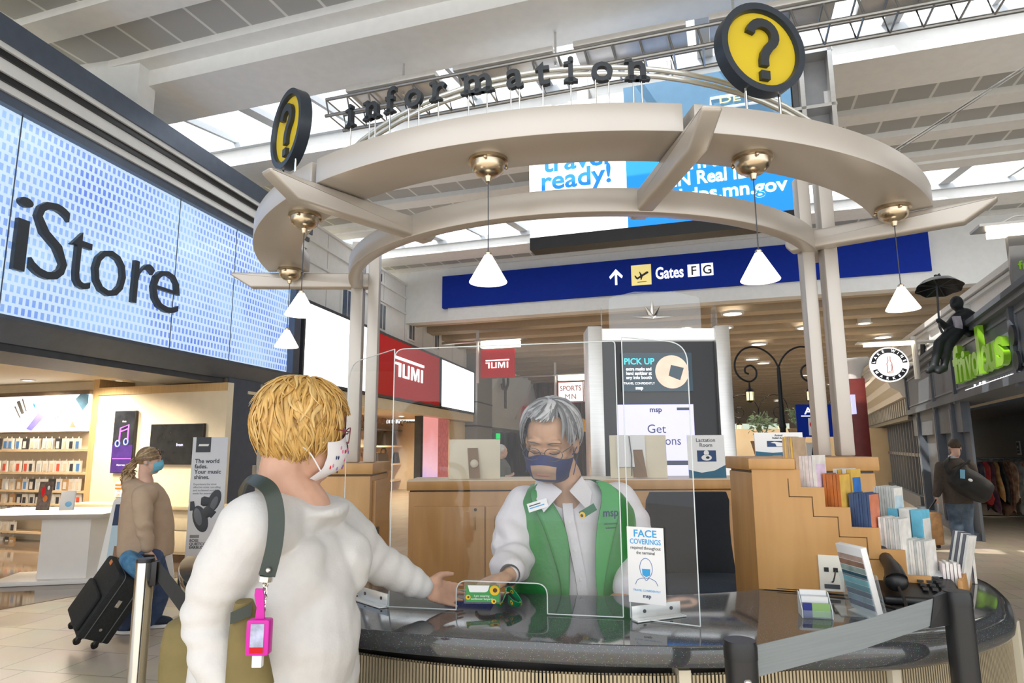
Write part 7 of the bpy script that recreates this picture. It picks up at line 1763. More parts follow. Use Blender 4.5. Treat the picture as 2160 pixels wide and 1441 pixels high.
# ---------------------------------------------------------------- the man in the green vest
def man_vest():
    y = 2.08
    P = lambda px, py, dy=0.0: atY(px, py, y + dy)
    neck = P(1185, 1008, .05); t = thing('person', 'grey haired man in a green vest and white shirt behind the desk', 'person', (neck.x, neck.y, 0))
    H = HeadF(P(1163, 930, -.01), V((-.30, -.86, -.40)), V((.06, 0, 1)), 1.0)
    sR = P(1107, 1068, .08); sL = P(1303, 1060, .13); hipc = P(1205, 1300, .10); hipc.z = .96
    eR = P(1086, 1182, -.02); wR = P(1074, 1210, -.17); eL = P(1346, 1150, .12); wL = P(1322, 1240, -.06)
    mb = MB(); add_head(mb, H, SKIN2)
    limb(mb, [H.p(-.03, 0, -.05), H.p(-.04, 0, -.10), neck, neck + V((.01, .02, -.10))], [.060, .060, .064, .08], SKIN2)
    limb(mb, [neck + V((.01, .03, -.08)), (sR + sL) / 2 + V((0, .06, -.16)), hipc + V((0, .02, 0))], [.06, .075, .09], SKIN2)
    limb(mb, [neck + V((0, .02, -.08)), sR, eR, wR], [.07, .05, .040, .026], SKIN2); limb(mb, [neck + V((0, .02, -.08)), sL, eL, wL], [.07, .05, .040, .026], SKIN2)
    hand(mb, wR + V((-.003, -.012, -.004)), V((-.66, -.52, -.04)), V((.0, -.25, -1)), V((-.45, -.8, .2)), SKIN3, .84, curl=(.4, .45, .5, .55), spread=.05, thumb_out=.35, thumb_curl=.3)
    hand(mb, wL + V((-.005, -.01, -.01)), V((-.55, -.55, -.45)), V((.2, .2, -1)), V((-.5, .6, 0)), SKIN2, .95, curl=(.3, .35, .4, .4))
    for s in (-.09, .09): limb(mb, [hipc + V((s, 0, 0)), hipc + V((s, 0, -.45)), hipc + V((s, 0, -.87))], [.09, .06, .045], SKIN2)
    blob(mb, 'body', t, .0045, 2)
    ST = mat('white_shirt_cotton', (.70, .67, .70), .8, var=.02, vscale=40, bump=.08, bscale=200)
    up = V((0, 0, 1)); Xr = V((1, .12, 0)).normalized(); Fr = V((.12, -1, 0)).normalized()
    def torso(mb, m, g=0.0, z0=None):
        rings = []
        for py, a, b, df in ((1330, .170, .120, .02), (1270, .168, .118, .02), (1210, .172, .120, .02), (1150, .180, .118, .015), (1100, .188, .112, .005), (1068, .185, .100, -.005), (1045, .158, .085, -.015), (1026, .110, .070, -.02), (1012, .072, .060, -.01)):
            c = P(1205, py, .10) + Fr * df; kk = max(0, (1100 - py) / 90); c = c + V((-.010 * kk, -.03 * kk, 0)); rings.append(ell_ring(c, Xr * (a + g), Fr * (b + g), 32, .92))
        mb.loft(rings, m)
    mb = MB(); torso(mb, ST)
    c0_ = (sR + sL) / 2
    limb(mb, [c0_ + V((-.05, 0, 0)), sR, P(1082, 1125, .03), eR, P(1070, 1198, -.10), wR + V((.006, .02, .004))], [.055, .068, .064, .062, .054, .039], ST); limb(mb, [c0_ + V((.05, 0, 0)), sL, P(1332, 1105, .13), eL, P(1335, 1205, .03), wL], [.055, .068, .064, .060, .054, .044], ST)
    w1 = wrinkle(eR, V((.2, .5, 1)), .008, 95, .09); w2 = wrinkle(P(1070, 1130), V((1, 0, .6)), .006, 80, .11); w3 = wrinkle(eL, V((0, 0, 1)), .006, 90, .1)
    blob(mb, 'shirt', t, .006, 4, lambda p: w1(p) + w2(p) + w3(p) + .002 * noise.noise(p * 10))
    # collar, placket, buttons
    mb = MB(); nk = neck + V((-.006, -.012, -.012))
    for s in (-1, 1):
        f = Fr; x = Xr * s
        a = nk - f * .055 + x * .045 + up * .040; b = nk + f * .035 + x * .062 + up * .018; c = nk + f * .085 + x * .012 - up * .022; d = nk + f * .088 + x * .070 - up * .082; e = nk + f * .03 + x * .094 - up * .028; g_ = nk - f * .06 + x * .07 + up * .0
        mb.add([a, b, c, d, e, g_], [(0, 1, 4, 5), (1, 2, 3, 4)], ST)
        off = f * .004 - up * .003
        mb.add([a + off, b + off, c + off, d + off, e + off, g_ + off], [(5, 4, 1, 0), (4, 3, 2, 1)], ST)
    mb.build('collar', t, angle=20)
    pl = [P(1196, 1062, .0), P(1200, 1100, -.02), P(1212, 1160, -.033), P(1224, 1220, -.035), P(1232, 1280, -.03)]
    mb = MB(); mb.ribbon([p + Fr * .006 for p in smooth_path(pl)], Xr * .016, .006, ST); pk_ = mb.build('placket', t)
    mb = MB()
    for p in pl[1:]:
        mb.cyl(p + Fr * .009, p + Fr * .0115, .005, mat('pearl_button', (.8, .78, .75), .2, var=.02), n=12)
    mb.build('buttons', pk_)
    # vest, open down the front
    GV = mat('green_nylon', (.02, .22, .045), .38, var=.06, vscale=5, bump=.25, bscale=22, coat=.15); GV2 = mat('green_nylon_light', (.05, .32, .085), .4, var=.06, vscale=5, bump=.2, bscale=22)
    def vest_panel(side):
        rows_ = [(1330, .0), (1270, .0), (1210, 0), (1150, 0), (1105, 0), (1075, 0), (1050, 0), (1030, 0), (1014, 0)]
        dims = {1330: (.190, .142, .02), 1270: (.188, .140, .02), 1210: (.190, .140, .02), 1150: (.198, .138, .015), 1105: (.206, .138, .005), 1075: (.208, .128, -.004), 1050: (.192, .114, -.014), 1030: (.150, .098, -.018), 1014: (.095, .082, -.012)}
        # angle from the front (0) round the side to the back (180)
        front = {1330: 12, 1270: 12, 1210: 10, 1150: 9, 1105: 11, 1075: 15, 1050: 22, 1030: 34, 1014: 47}
        mb = MB(); vs_ = []; n = 20
        for py, _ in rows_:
            a, b, df = dims[py]; c = P(1205, py, .10) + Fr * df; kk = max(0, (1100 - py) / 90); c = c + V((-.010 * kk, -.03 * kk, 0))
            for i in range(n + 1):
                q = math.radians(front[py] + (180 - front[py]) * i / n); rip = .004 * math.sin(i * 1.4 + py * .05) * (1 if 2 < i < n - 2 else 0)
                vs_.append(c + Xr * side * (a + rip) * math.sin(q) ** (.9 if q < math.pi else 1) + Fr * (b + rip) * math.cos(q))
        k = len(rows_); fs = [(j * (n + 1) + i, j * (n + 1) + i + 1, (j + 1) * (n + 1) + i + 1, (j + 1) * (n + 1) + i) for j in range(k - 1) for i in range(n)]
        # leave the armhole open
        def hole(j, i): return 3 <= j <= 6 and 8 <= i <= 12
        fs = [f for idx, f in enumerate(fs) if not hole(idx // n, idx % n)]
        mb.add(vs_, fs, GV); o = mb.build('vest_panel', t, angle=80)
        md = o.modifiers.new('s', 'SOLIDIFY'); md.thickness = .006; md.offset = 1
        sb = o.modifiers.new('u', 'SUBSURF'); sb.levels = 1; sb.render_levels = 2
        # lapel rolled outward along the front edge
        edge = [vs_[j * (n + 1)] + Fr * .012 for j in range(k)]
        mb = MB(); wv = []
        wd = (.006, .008, .014, .030, .040, .042, .038, .026, .018)
        for j in range(k): wv.append((Xr * side * .9 - Fr * .25 + up * (.15 if j > 3 else 0)).normalized() * wd[j])
        pts = [edge[j] + wv[j] * .9 for j in range(k)]
        mb.ribbon(pts, wv, .007, GV2 if side > 0 else GV); lp_ = mb.build('lapel', o); s2 = lp_.modifiers.new('u', 'SUBSURF'); s2.levels = 1; s2.render_levels = 2
        return o
    vr = vest_panel(-1); vl = vest_panel(1)
    def onvest(px, py, dy): return P(px, py, dy)
    # badge, pin, embroidery
    def plate(px, py, w, h, rot, m, nm, dy=-.066, par=None, d=.002):
        M_ = frame(P(px, py, dy), Xr, up) @ Matrix.Rotation(rot, 4, 'Z') ; mb = MB(M_); mb.box(-w / 2, w / 2, -h / 2, h / 2, 0, d, m); mb.build(nm, par or t); return M_
    M_ = plate(1134, 1066, .062, .026, .28, WPRINT, 'name_badge', -.058)
    mb = MB(M_); mb.box(-.026, .02, -.004, -.001, .002, .0025, SKYB); mb.box(-.026, .01, .003, .006, .002, .0025, INK); mb.build('badge_print', t)
    M_ = plate(1240, 1078, .052, .022, .50, mat('dark_green_pin', (.01, .13, .05), .4, var=.05), 'sunflower_pin', -.085)
    mb = MB(M_); mb.disc(-.021, -.002, .009, .010, .002, .003, mat('sunflower_yellow', (.80, .50, .02), .5, var=.05), 12); mb.disc(-.023, -.002, .004, .005, .003, .004, INK, 10); mb.build('pin_print', t)
    M_ = frame(P(1288, 1085, -.070), (Xr + V((0, .35, 0))).normalized(), up); mb = MB(M_); mb.text('msp', 0, -.006, .034, NAVY, depth=.001, bold=.015); mb.text('information', .0, -.030, .010, NAVY, depth=.001); mb.text('volunteer', .0, -.042, .010, NAVY, depth=.001); mb.build('embroidery', t)
    # trousers and shoes
    mb = MB(); TR = mat('charcoal_trousers', (.03, .032, .04), .8, var=.1)
    for s in (-.09, .09): limb(mb, [hipc + V((s, 0, .08)), hipc + V((s, 0, -.45)), hipc + V((s, 0, -.87))], [.115, .085, .065], TR)
    blob(mb, 'trousers', t, .012, 3)
    for s in (-.09, .09): mb = MB(); mb.ell((hipc.x + s, hipc.y - .06, .045), (.05, .13, .045), BLACK); mb.build('shoe', t)
    # watch
    d = (wR - P(1066, 1196, -.10)).normalized(); mb = MB(frame(wR + d * .010, d.orthogonal(), d.cross(d.orthogonal()))); mb.lathe([(.025, -.008), (.0285, -.008), (.0285, .008), (.025, .008)], BLACK, 20); mb.build('watch_strap', t)
    # face
    NM = mat('navy_mask_cloth', (.012, .02, .11), .55, var=.2, vscale=20); mask_shell(H, NM, 'face_mask', t, 72, .006, -.020, -.120)
    mb = MB(); vs_ = []; n, k = 14, 6
    for j in range(k + 1):
        tt_ = .24 + .40 * j / k; u = -.020 - .100 * tt_
        for i in range(n + 1):
            a = math.radians(-30 + 60 * i / n); ca = math.cos(a); rf = .112 - .018 * abs(tt_ - .38) * 2 - .05 * max(0, tt_ - .72) * 3.5; rl = .076 - .026 * tt_
            vs_.append(H.p(.004 + (rf + .0085) * ca ** .8, (rl + .0085) * math.sin(a) * 1.04, u + .022 * (1 - tt_) * ca ** 6))
    mb.add(vs_, [(j * (n + 1) + i, j * (n + 1) + i + 1, (j + 1) * (n + 1) + i + 1, (j + 1) * (n + 1) + i) for j in range(k) for i in range(n)], mat('clear_mask_window', (.42, .27, .18), .12, var=.1, vscale=30)); mb.build('mask_window', t, angle=80)
    mb = MB(); H.e(mb, .116, 0, -.060, (.005, .024, .006), LIPS); mb.build('lips', t)
    spectacles(H, mat('thin_grey_frame', (.12, .11, .10), .3, .6, var=.05), t)
    mb = MB()
    for s in (-1, 1):
        mb.tube(smooth_path([H.p(.089, s * .014, .027), H.p(.094, s * .030, .034), H.p(.080, s * .052, .028)]), .0035, BROW, 6, flat=.5)
        mb.tube(smooth_path([H.p(.0875, s * .016, -.001), H.p(.0890, s * .031, -.005), H.p(.0815, s * .047, -.001)]), .0014, INK, 5)
    mb.build('brows_and_lashes', t)
    hm = [mat('grey_a', (.20, .20, .21), .45, var=.15, vscale=40), mat('grey_b', (.30, .30, .31), .45, var=.15, vscale=40), mat('grey_c', (.10, .10, .105), .5, var=.15, vscale=40), mat('grey_d', (.46, .46, .47), .45, var=.1, vscale=40)]
    rr = random.Random(5); sp = []
    for i in range(380):
        az = rr.uniform(-180, 180)
        if abs(az) < 55: e1 = rr.uniform(36, 46); e0 = rr.uniform(66, 86); sw = rr.uniform(-55, -20)
        elif abs(az) < 95: e1 = rr.uniform(-12, 14); e0 = rr.uniform(50, 86); sw = rr.uniform(-14, 8)
        else: e1 = rr.uniform(-34, -12); e0 = rr.uniform(40, 86); sw = rr.uniform(-10, 10)
        sp.append((az, e0, e1, sw, rr.uniform(.006, .0105), rr.uniform(.02, .10)))
    def base(mb): H.e(mb, -.024, 0, .036, (.094, .083, .096), hm[2], 24, 14)
    strands(H, t, hm, sp, (.108, .090, .106), 'hair', 9, base)
    return P, wR
Pm, wRm = man_vest()
# ---------------------------------------------------------------- card and lanyard handed over
cp = atY(1018, 1250, 1.77); card = thing('lanyard_card', 'green and white sunflower card in a clear pouch in the man\'s hand', 'card', cp)
M_ = frame(cp, V((1, .12, -.04)), V((.12, .55, .80))); k = 1 / 770.0
GC = mat('card_leaf_green', (.05, .30, .08), .4, var=.04); SY = mat('sunflower_yellow', (.80, .50, .02), .5); SB_ = mat('sunflower_brown', (.10, .04, .02), .6, var=.1)
mb = MB(M_); mb.box(-33 * k, 33 * k, -19 * k, 15 * k, -.0006, .0006, GC); mb.build('card', card)
mb = MB(M_); mb.prism(rounded([(-26 * k, 0, .004), (10 * k, 0, .012), (14 * k, 14 * k, .0), (-30 * k, 14 * k, .0)]), .0006, .0009, WPRINT)
mb.text('I am wearing', -2 * k, -9 * k, 6 * k, WPRINT, z=.0006, depth=.0003); mb.text('sunflower lanyard', -2 * k, -15 * k, 6 * k, WPRINT, z=.0006, depth=.0003); mb.build('lettering', card)
for (x, y_, r) in ((24, 4, 10), (-29, -10, 5), (22, -18, 5)):
    mb = MB(M_); mb.disc(x * k, y_ * k, r * k, r * k, .0009, .0012, SY, 20); mb.disc(x * k + r * .1 * k, y_ * k, r * .45 * k, r * .45 * k, .0012, .0015, SB_, 14); mb.build('sunflower', card)
mb = MB(M_); mb.box(-37 * k, 36 * k, -22 * k, 26 * k, -.0014, -.0009, glass_mat('pouch_film', (.96, .97, .97), 1.0, .06)); mb.build('pouch', card)
ly = thing('lanyard', 'green lanyard printed with sunflowers drooping from the man\'s fingers', 'lanyard', atY(1080, 1260, 1.80))
LG = mat('lanyard_green', (.01, .25, .10), .45, var=.15, vscale=40)
Q = lambda px, py, dy=0: atY(px, py, 1.80 + dy)
pth = smooth_path([Q(1052, 1258, .0), Q(1046, 1268, -.01), Q(1056, 1274, -.02), Q(1064, 1258, -.02), Q(1068, 1243, -.015), Q(1078, 1246, -.01), Q(1092, 1262, -.02), Q(1098, 1276, -.03), Q(1082, 1272, -.035), Q(1072, 1264, -.01)])
mb = MB(); ws_ = []
for i, p in enumerate(pth):
    d = (pth[min(i + 1, len(pth) - 1)] - pth[max(0, i - 1)]).normalized(); ws_.append((V((.2, -.55, .5)) - d * V((.2, -.55, .5)).dot(d)).normalized() * .0105)
mb.ribbon(pth, ws_, .0016, LG); mb.build('ribbon', ly)
for i in range(4, len(pth), 9):
    d = (pth[min(i + 1, len(pth) - 1)] - pth[i - 1]).normalized(); nn = d.cross(ws_[i]).normalized()
    for s_ in (-1, 1): mb = MB(frame(pth[i] + nn * s_ * .0011, d, ws_[i])); mb.disc(0, 0, .0058, .0058, -.0003, .0003, SY, 12); mb.disc(0, 0, .0026, .0026, -.0006, .0006, SB_, 10); mb.build('sunflower_print', ly)
# ---------------------------------------------------------------- passers-by
def walker(P, spec, t, skin, voxel=.010):
    """spec: joints in world space"""
    mb = MB(); H = spec['H']; add_head(mb, H, skin, True)
    limb(mb, [H.p(-.03, 0, -.05), H.p(-.035, 0, -.11), spec['neck']], [.055, .052, .06], skin)
    limb(mb, [spec['neck'], spec['chest'], spec['hip']], [.06, .09, .09], skin)
    for a in spec['arms']: limb(mb, [spec['neck'] + V((0, 0, -.05))] + a, [.05, .04, .034, .025], skin)
    for l in spec['legs']: limb(mb, [spec['hip']] + l, [.08, .08, .05, .038], skin)
    for w, f, pn, ts in spec['hands']: hand(mb, w, f, pn, ts, skin, .95, curl=(1.0, 1.05, 1.1, 1.1), spread=.02, thumb_out=.4, thumb_curl=.5)
    return blob(mb, 'body', t, voxel, 2)
def shoe(t, p, d, m, sole):
    d = V(d).normalized(); R = Matrix((d, UP.cross(d), UP)).transposed()
    mb = MB(); mb.ell(p + UP * .055 + d * .05, (.135, .048, .045), m, R); mb.ell(p + UP * .075 - d * .02, (.07, .045, .055), m, R); o = mb.build('shoe', t)
    mb = MB(); mb.prism([(p.x + d.x * (.06 + .135 * math.cos(q)) - d.y * .05 * math.sin(q), p.y + d.y * (.06 + .135 * math.cos(q)) + d.x * .05 * math.sin(q)) for q in [2 * math.pi * i / 24 for i in range(24)]], p.z + .004, p.z + .03, sole); mb.build('sole', o)
def hoodie_woman():
    f0 = atZ(300, 1332, 0); y = f0.y; P = lambda px, py, dy=0.0: atY(px, py, y + dy)
    t = thing('person', 'woman in a beige hoodie and blue jeans walking past the phone shop with a suitcase', 'person', (f0.x, f0.y, 0))
    H = HeadF(P(316, 972), V((.97, .2, 0)), UP, .98); neck = P(308, 1015)
    chest = P(308, 1075); hip = P(312, 1165)
    sN = P(300, 1045, -.22); sF = P(316, 1040, .2); eN = P(304, 1110, -.30); wN = P(311, 1158, -.27); eF = P(325, 1100, .22); wF = P(335, 1150, .2)
    hN, hF = P(316, 1175, -.09), P(312, 1175, .09)
    kN, aN = P(300, 1245, -.09), P(268, 1312, -.06); kF, aF = P(338, 1235, .09), P(318, 1318, .12)
    aN.z = max(aN.z, .10); aF.z = max(aF.z, .09)
    walker(P, dict(H=H, neck=neck, chest=chest, hip=hip, arms=[[sN, eN, wN], [sF, eF, wF]], legs=[[hN, kN, aN], [hF, kF, aF]], hands=[(wN + V((.005, 0, -.012)), (.15, 0, -1), (0, 1, 0), (1, 0, 0))]), t, SKIN3)
    FL = mat('beige_fleece', (.50, .37, .26), .95, var=.04, vscale=12, bump=.15, bscale=120)
    mb = MB(); rings = []
    for py, cx, a, b in ((1172, 308, .215, .20), (1150, 308, .225, .20), (1110, 309, .222, .19), (1075, 308, .205, .185), (1050, 307, .18, .18), (1032, 306, .14, .165), (1018, 306, .09, .10)):
        rings.append(ell_ring(P(cx, py), (a, 0, 0), (0, b, 0), 28, .9))
    mb.loft(rings, FL)
    limb(mb, [sN + V((.02, .05, 0)), sN, eN, wN + V((0, 0, .02))], [.09, .085, .072, .052], FL); limb(mb, [sF, eF, wF], [.09, .075, .055], FL)
    mb.ell(P(290, 1026), (.12, .15, .07), FL); mb.ell(P(276, 1045), (.06, .11, .10), FL); mb.ell(P(262, 1010) + V((.04, .0, 0)), (.05, .07, .05), FL)
    w = wrinkle(eN, V((.3, 0, 1)), .007, 60, .16)
    blob(mb, 'hoodie', t, .013, 3, lambda p: w(p) + .006 * noise.noise(p * 7))
    JN = mat('blue_denim', (.045, .075, .16), .85, col2=(.07, .11, .22), vscale=10, bump=.1, bscale=150)
    mb = MB(); limb(mb, [hip + UP * .05, hN, kN, aN], [.15, .125, .095, .085], JN); limb(mb, [hip + UP * .05, hF, kF, aF], [.15, .125, .095, .085], JN); blob(mb, 'jeans', t, .013, 3, lambda p: .006 * noise.noise(p * 9))
    SB2 = mat('navy_canvas_shoe', (.02, .03, .055), .7, var=.1)
    fN = V((aN.x - .02, aN.y, .0)); fF = V((aF.x, aF.y, 0)); shoe(t, fN, (.95, .05, 0), SB2, WPRINT); shoe(t, fF, (1, .1, 0), SB2, WPRINT)
    mask_shell(H, mat('surgical_blue', (.18, .55, .75), .7, var=.04), 'face_mask', t, 66, .006, -.012, -.112, 1)
    spectacles(H, BLACK, t, .10, .026, .07)
    hm = [mat('ash_a', (.30, .20, .10), .5, var=.2, vscale=40), mat('ash_b', (.46, .33, .18), .5, var=.2, vscale=40), mat('ash_c', (.20, .13, .07), .5, var=.2, vscale=40)]
    rr = random.Random(8); sp = [(rr.uniform(-180, 180), rr.uniform(0, 80) if True else 0, 0, 0, rr.uniform(.008, .012), .02) for i in range(1)]; sp = []
    for i in range(240):
        az = rr.choice((-1, 1)) * rr.uniform(20, 110); sp.append((az, rr.uniform(-5, 70), rr.uniform(-22, -8), (170 - abs(az)) * math.copysign(1, az) * rr.uniform(.8, 1), rr.uniform(.006, .010), rr.uniform(.01, .05)))
    def base(mb): H.e(mb, -.020, 0, .036, (.098, .083, .094), hm[0], 24, 14)
    strands(H, t, hm, sp, (.104, .088, .100), 'hair', 4, base)
    mb = MB()
    for i in range(70):
        a = H.p(-.11, rr.uniform(-.02, .02), rr.uniform(-.02, .03)); L = rr.uniform(.10, .24); sx = rr.uniform(-.09, .03); ph_ = rr.uniform(0, 6); pts = [a + V((sx * q * 1.0 - .05 * math.sin(q * 2.5) + .010 * math.sin(ph_ + q * 14), .012 * math.cos(ph_ + q * 13) + rr.uniform(-.004, .004) + (i % 9 - 4) * .008 * q, -L * q)) for q in [k / 9 for k in range(10)]]
        mb.tube(pts, [.009 * (1 - .6 * (k / 9) ** 2) for k in range(10)], hm[i % 3], 6, flat=.6)
    mb.build('ponytail', t)
    # suitcase, tilted on its two wheels, neck pillow on top
    wb = atZ(205, 1368, 0); y2 = wb.y; Q = lambda px, py, dy=0: atY(px, py, y2 + dy)
    sc_ = thing('suitcase', 'black soft suitcase tilted on its wheels, pulled by the woman in the beige hoodie', 'suitcase', wb)
    b0 = Q(140, 1318); b1_ = Q(212, 1360); b0.y = b1_.y = y2; axis = (Q(246, 1218) - Q(168, 1338)); axis.y = .05; axis.normalize()
    side = V((0.62, -.30, -.16)).normalized(); side = (b1_ - b0); side.y = 0; w_ = side.length; side.normalize()
    o_ = b0 + (b1_ - b0) * .5; xw = V((.78, -.62, 0)); xw = (xw - axis * xw.dot(axis)).normalized()
    M_ = frame(o_ , xw, axis); CL = mat('black_ballistic_nylon', (.016, .018, .019), .75, var=.2, vscale=60, bump=.2, bscale=300)
    Wd, Ht, Dp = .40, .52, .25
    mb = MB(M_ @ Matrix.Translation((0, .05, 0))); mb.prism(rounded([(-Wd / 2, 0, .03), (Wd / 2, 0, .03), (Wd / 2, Ht, .05), (-Wd / 2, Ht, .05)]), -Dp / 2, Dp / 2, CL); mb.build('shell', sc_, bevel=.012, seg=2)
    mb = MB(M_ @ Matrix.Translation((0, .05, 0))); mb.prism(rounded([(-Wd * .42, .03, .02), (Wd * .42, .03, .02), (Wd * .42, Ht * .62, .04), (-Wd * .42, Ht * .62, .04)]), Dp / 2, Dp / 2 + .035, CL); mb.build('front_pocket', sc_, bevel=.012, seg=2)
    mb = MB(M_ @ Matrix.Translation((0, .05, 0)))
    for zz in (-Dp * .28, Dp * .28): mb.tube([V((x * 1.01, y_ if False else y_, zz)) for x, y_ in rounded([(-Wd / 2, 0, .03), (Wd / 2, 0, .03), (Wd / 2, Ht, .05), (-Wd / 2, Ht, .05)])], .004, mat('grey_piping', (.10, .11, .11), .5, var=.1), 6)
    mb.build('piping', sc_)
    for zz in (-.07, .07):
        for sx in (-1, 1):
            if zz > 0 and sx < 0: pass
            mb = MB(M_); mb.tube([V((sx * .12, .06, zz)), V((sx * .12, .0, zz))], [.028, .022], BLACK, 10); h_ = mb.build('wheel_housing', sc_); mb = MB(M_); mb.cyl((sx * .12 - .012, -.005, zz), (sx * .12 + .012, -.005, zz), .026, BLACK); mb.build('wheel', h_)
    mb = MB(M_ @ Matrix.Translation((0, .05, 0))); mb.tube(smooth_path([V((-.06, Ht, 0)), V((-.05, Ht + .03, 0)), V((.05, Ht + .03, 0)), V((.06, Ht, 0))]), .008, BLACK, 8); mb.box(-.10, -.05, Ht * .93, Ht * .99, Dp / 2, Dp / 2 + .003, mat('orange_tag', (.7, .25, .08), .5, var=.05)); mb.build('top_handle', sc_)
    for yy, wd_ in ((.30, .012), (.10, .012)): mb = MB(M_ @ Matrix.Translation((0, .05, 0))); mb.cyl((Wd / 2, yy, 0), (Wd / 2 + .006, yy, 0), wd_, CHROME, n=12); mb.build('stud', sc_)
    mb = MB(M_ @ Matrix.Translation((0, .05, 0))); mb.box(Wd / 2, Wd / 2 + .004, Ht * .55, Ht * .66, -.015, .015, CHROME); mb.build('name_plate', sc_)
    hb = M_ @ V((0, Ht + .06, -.06)); mb = MB(); mb.cyl(hb + xw * -.05 - axis * .06, wN + V((-.03, -.01, -.055)), .007, DARK, n=8); mb.cyl(hb + xw * .05 - axis * .06, wN + V((.04, -.01, -.06)), .007, DARK, n=8); mb.cyl(wN + V((-.05, -.012, -.055)), wN + V((.065, -.012, -.058)), .013, BLACK, n=10); mb.build('pull_handle', sc_)
    pc_ = M_ @ V((.06, Ht + .10, -.03)); np_ = thing('neck_pillow', 'blue marbled neck pillow resting on the black suitcase', 'pillow', pc_)
    mb = MB(frame(pc_, xw, axis)); mb.tube([V((.10 * math.cos(q), .0 + .03 * math.sin(q), .11 * math.sin(q))) for q in [math.radians(-40 + 260 * i / 20) for i in range(21)]], [.045] + [.062] * 19 + [.045], mat('marbled_blue_fleece', (.035, .13, .27), .9, col2=(.10, .26, .42), vscale=14, bump=.2, bscale=90), 14); mb.build('cushion', np_)
hoodie_woman()
def right_man():
    f0 = atZ(2030, 1156, 0); y = f0.y; P = lambda px, py, dy=0.0: atY(px, py, y + dy)
    t = thing('person', 'man in a brown jacket and jeans walking away, black duffel bag on back', 'person', (f0.x, f0.y, 0))
    H = HeadF(P(2014, 943), V((.35, .94, -.1)), UP, 1.0); neck = P(2010, 966); chest = P(2012, 1000); hip = P(2022, 1052)
    sL = P(1985, 985, .05); sR = P(2046, 985, -.02); eL = P(1981, 1022, .05); wL = P(1976, 1046, 0); eR = P(2056, 1015, .1); wR = P(2050, 1040, .25)
    hL, hR = P(2012, 1056), P(2036, 1056); kL, aL = P(2016, 1102, .08), P(2022, 1140, -.12); kR, aR = P(2038, 1105, .05), P(2044, 1147, .0)
    walker(P, dict(H=H, neck=neck, chest=chest, hip=hip, arms=[[sL, eL, wL], [sR, eR, wR]], legs=[[hL, kL, aL], [hR, kR, aR]], hands=[(wL + V((-.005, 0, -.01)), (-.1, 0, -1), (1, 0, 0), (0, 1, 0))]), t, SKIN3, .013)
    JK = mat('brown_wool', (.075, .058, .048), .9, var=.1, vscale=30, bump=.2, bscale=120)
    mb = MB(); rings = []
    for py, cx, a, b in ((1062, 2022, .20, .16), (1040, 2020, .205, .155), (1010, 2016, .205, .15), (990, 2014, .20, .14), (975, 2012, .15, .12), (966, 2011, .08, .09)): rings.append(ell_ring(P(cx, py), (a, .02, 0), (-.02, b, 0), 26, .9))
    mb.loft(rings, JK); limb(mb, [sL, eL, wL + UP * .03], [.088, .075, .058], JK); limb(mb, [sR, eR, wR], [.088, .075, .058], JK); blob(mb, 'jacket', t, .015, 3, lambda p: .007 * noise.noise(p * 7))
    mb = MB(); mb.loft([ell_ring(P(2011, 968), (.075, 0, 0), (0, .075, 0)), ell_ring(P(2011, 961), (.068, 0, 0), (0, .068, 0))], mat('pale_collar', (.55, .55, .6), .7, var=.05)); mb.build('shirt_collar', t)
    JN = mat('faded_denim', (.045, .075, .13), .85, col2=(.12, .17, .24), vscale=6)
    mb = MB(); limb(mb, [hip, hL, kL, aL], [.13, .115, .09, .082], JN); limb(mb, [hip, hR, kR, aR], [.13, .115, .09, .082], JN); blob(mb, 'jeans', t, .015, 3)
    shoe(t, V((aL.x, aL.y - .03, .0)), (.1, 1, 0), mat('grey_trainer', (.3, .29, .26), .6, var=.1), WPRINT); shoe(t, V((aR.x, aR.y, 0)), (.1, 1, 0), MATS['grey_trainer'], WPRINT)
    mask_shell(H, WPRINT, 'face_mask', t)
    hm = [mat('short_brown_a', (.07, .05, .035), .7, var=.2), mat('short_brown_b', (.12, .085, .06), .7, var=.2)]; rr = random.Random(3)
    def base(mb): H.e(mb, -.022, 0, .038, (.093, .081, .090), hm[0], 22, 12)
    strands(H, t, hm, [(rr.uniform(-180, 180), rr.uniform(40, 80), rr.uniform(-30, 0) if rr.random() < .7 else 20, rr.uniform(-10, 10), .008, .01) for i in range(120)], (.098, .085, .094), 'hair', 2, base)
    # duffel bag on his back
    bg_ = thing('duffel_bag', 'black duffel bag slung over the back of the man in the brown jacket', 'bag', P(2045, 1020, -.22))
    BN = mat('black_duffel_nylon', (.012, .012, .013), .7, var=.2, bump=.2, bscale=150)
    a = P(2012, 1000, -.22); b = P(2082, 1042, -.24); d = (b - a).normalized(); n_ = V((0, 1, 0)); uu = n_.cross(d).normalized()
    mb = MB(); mb.loft([ell_ring(a + (b - a) * q, uu * r * 1.15, n_ * r * .8, 22, .75) for q, r in ((-.06, .07), (0, .13), (.15, .165), (.5, .175), (.85, .165), (1, .14), (1.05, .08))], BN); blob(mb, 'holdall', bg_, .014, 2, lambda p: .008 * noise.noise(p * 8))
    mb = MB(); mb.ribbon(smooth_path([P(2005, 1002, -.25), P(1996, 985, -.2), P(1998, 968, -.09), P(2004, 966, .02)]), V((.03, 0, .02)), .01, BN); mb.ribbon(smooth_path([P(2012, 1003, -.36), P(2024, 988, -.34), P(2040, 975, -.2), P(2046, 974, -.05)]), V((.02, 0, .03)), .01, BN); mb.build('strap', bg_)
    mb = MB(frame(P(2030, 998, -.39), (1, 0, -.1), UP)); mb.box(-.035, .035, -.08, .05, 0, .006, mat('blue_tag', (.18, .42, .60), .5, var=.05)); mb.build('luggage_tag', bg_); mb = MB(frame(P(2047, 1013, -.40), (1, 0, -.3), UP)); mb.ell((0, 0, 0), (.035, .022, .006), WPRINT); mb.build('emblem', bg_)
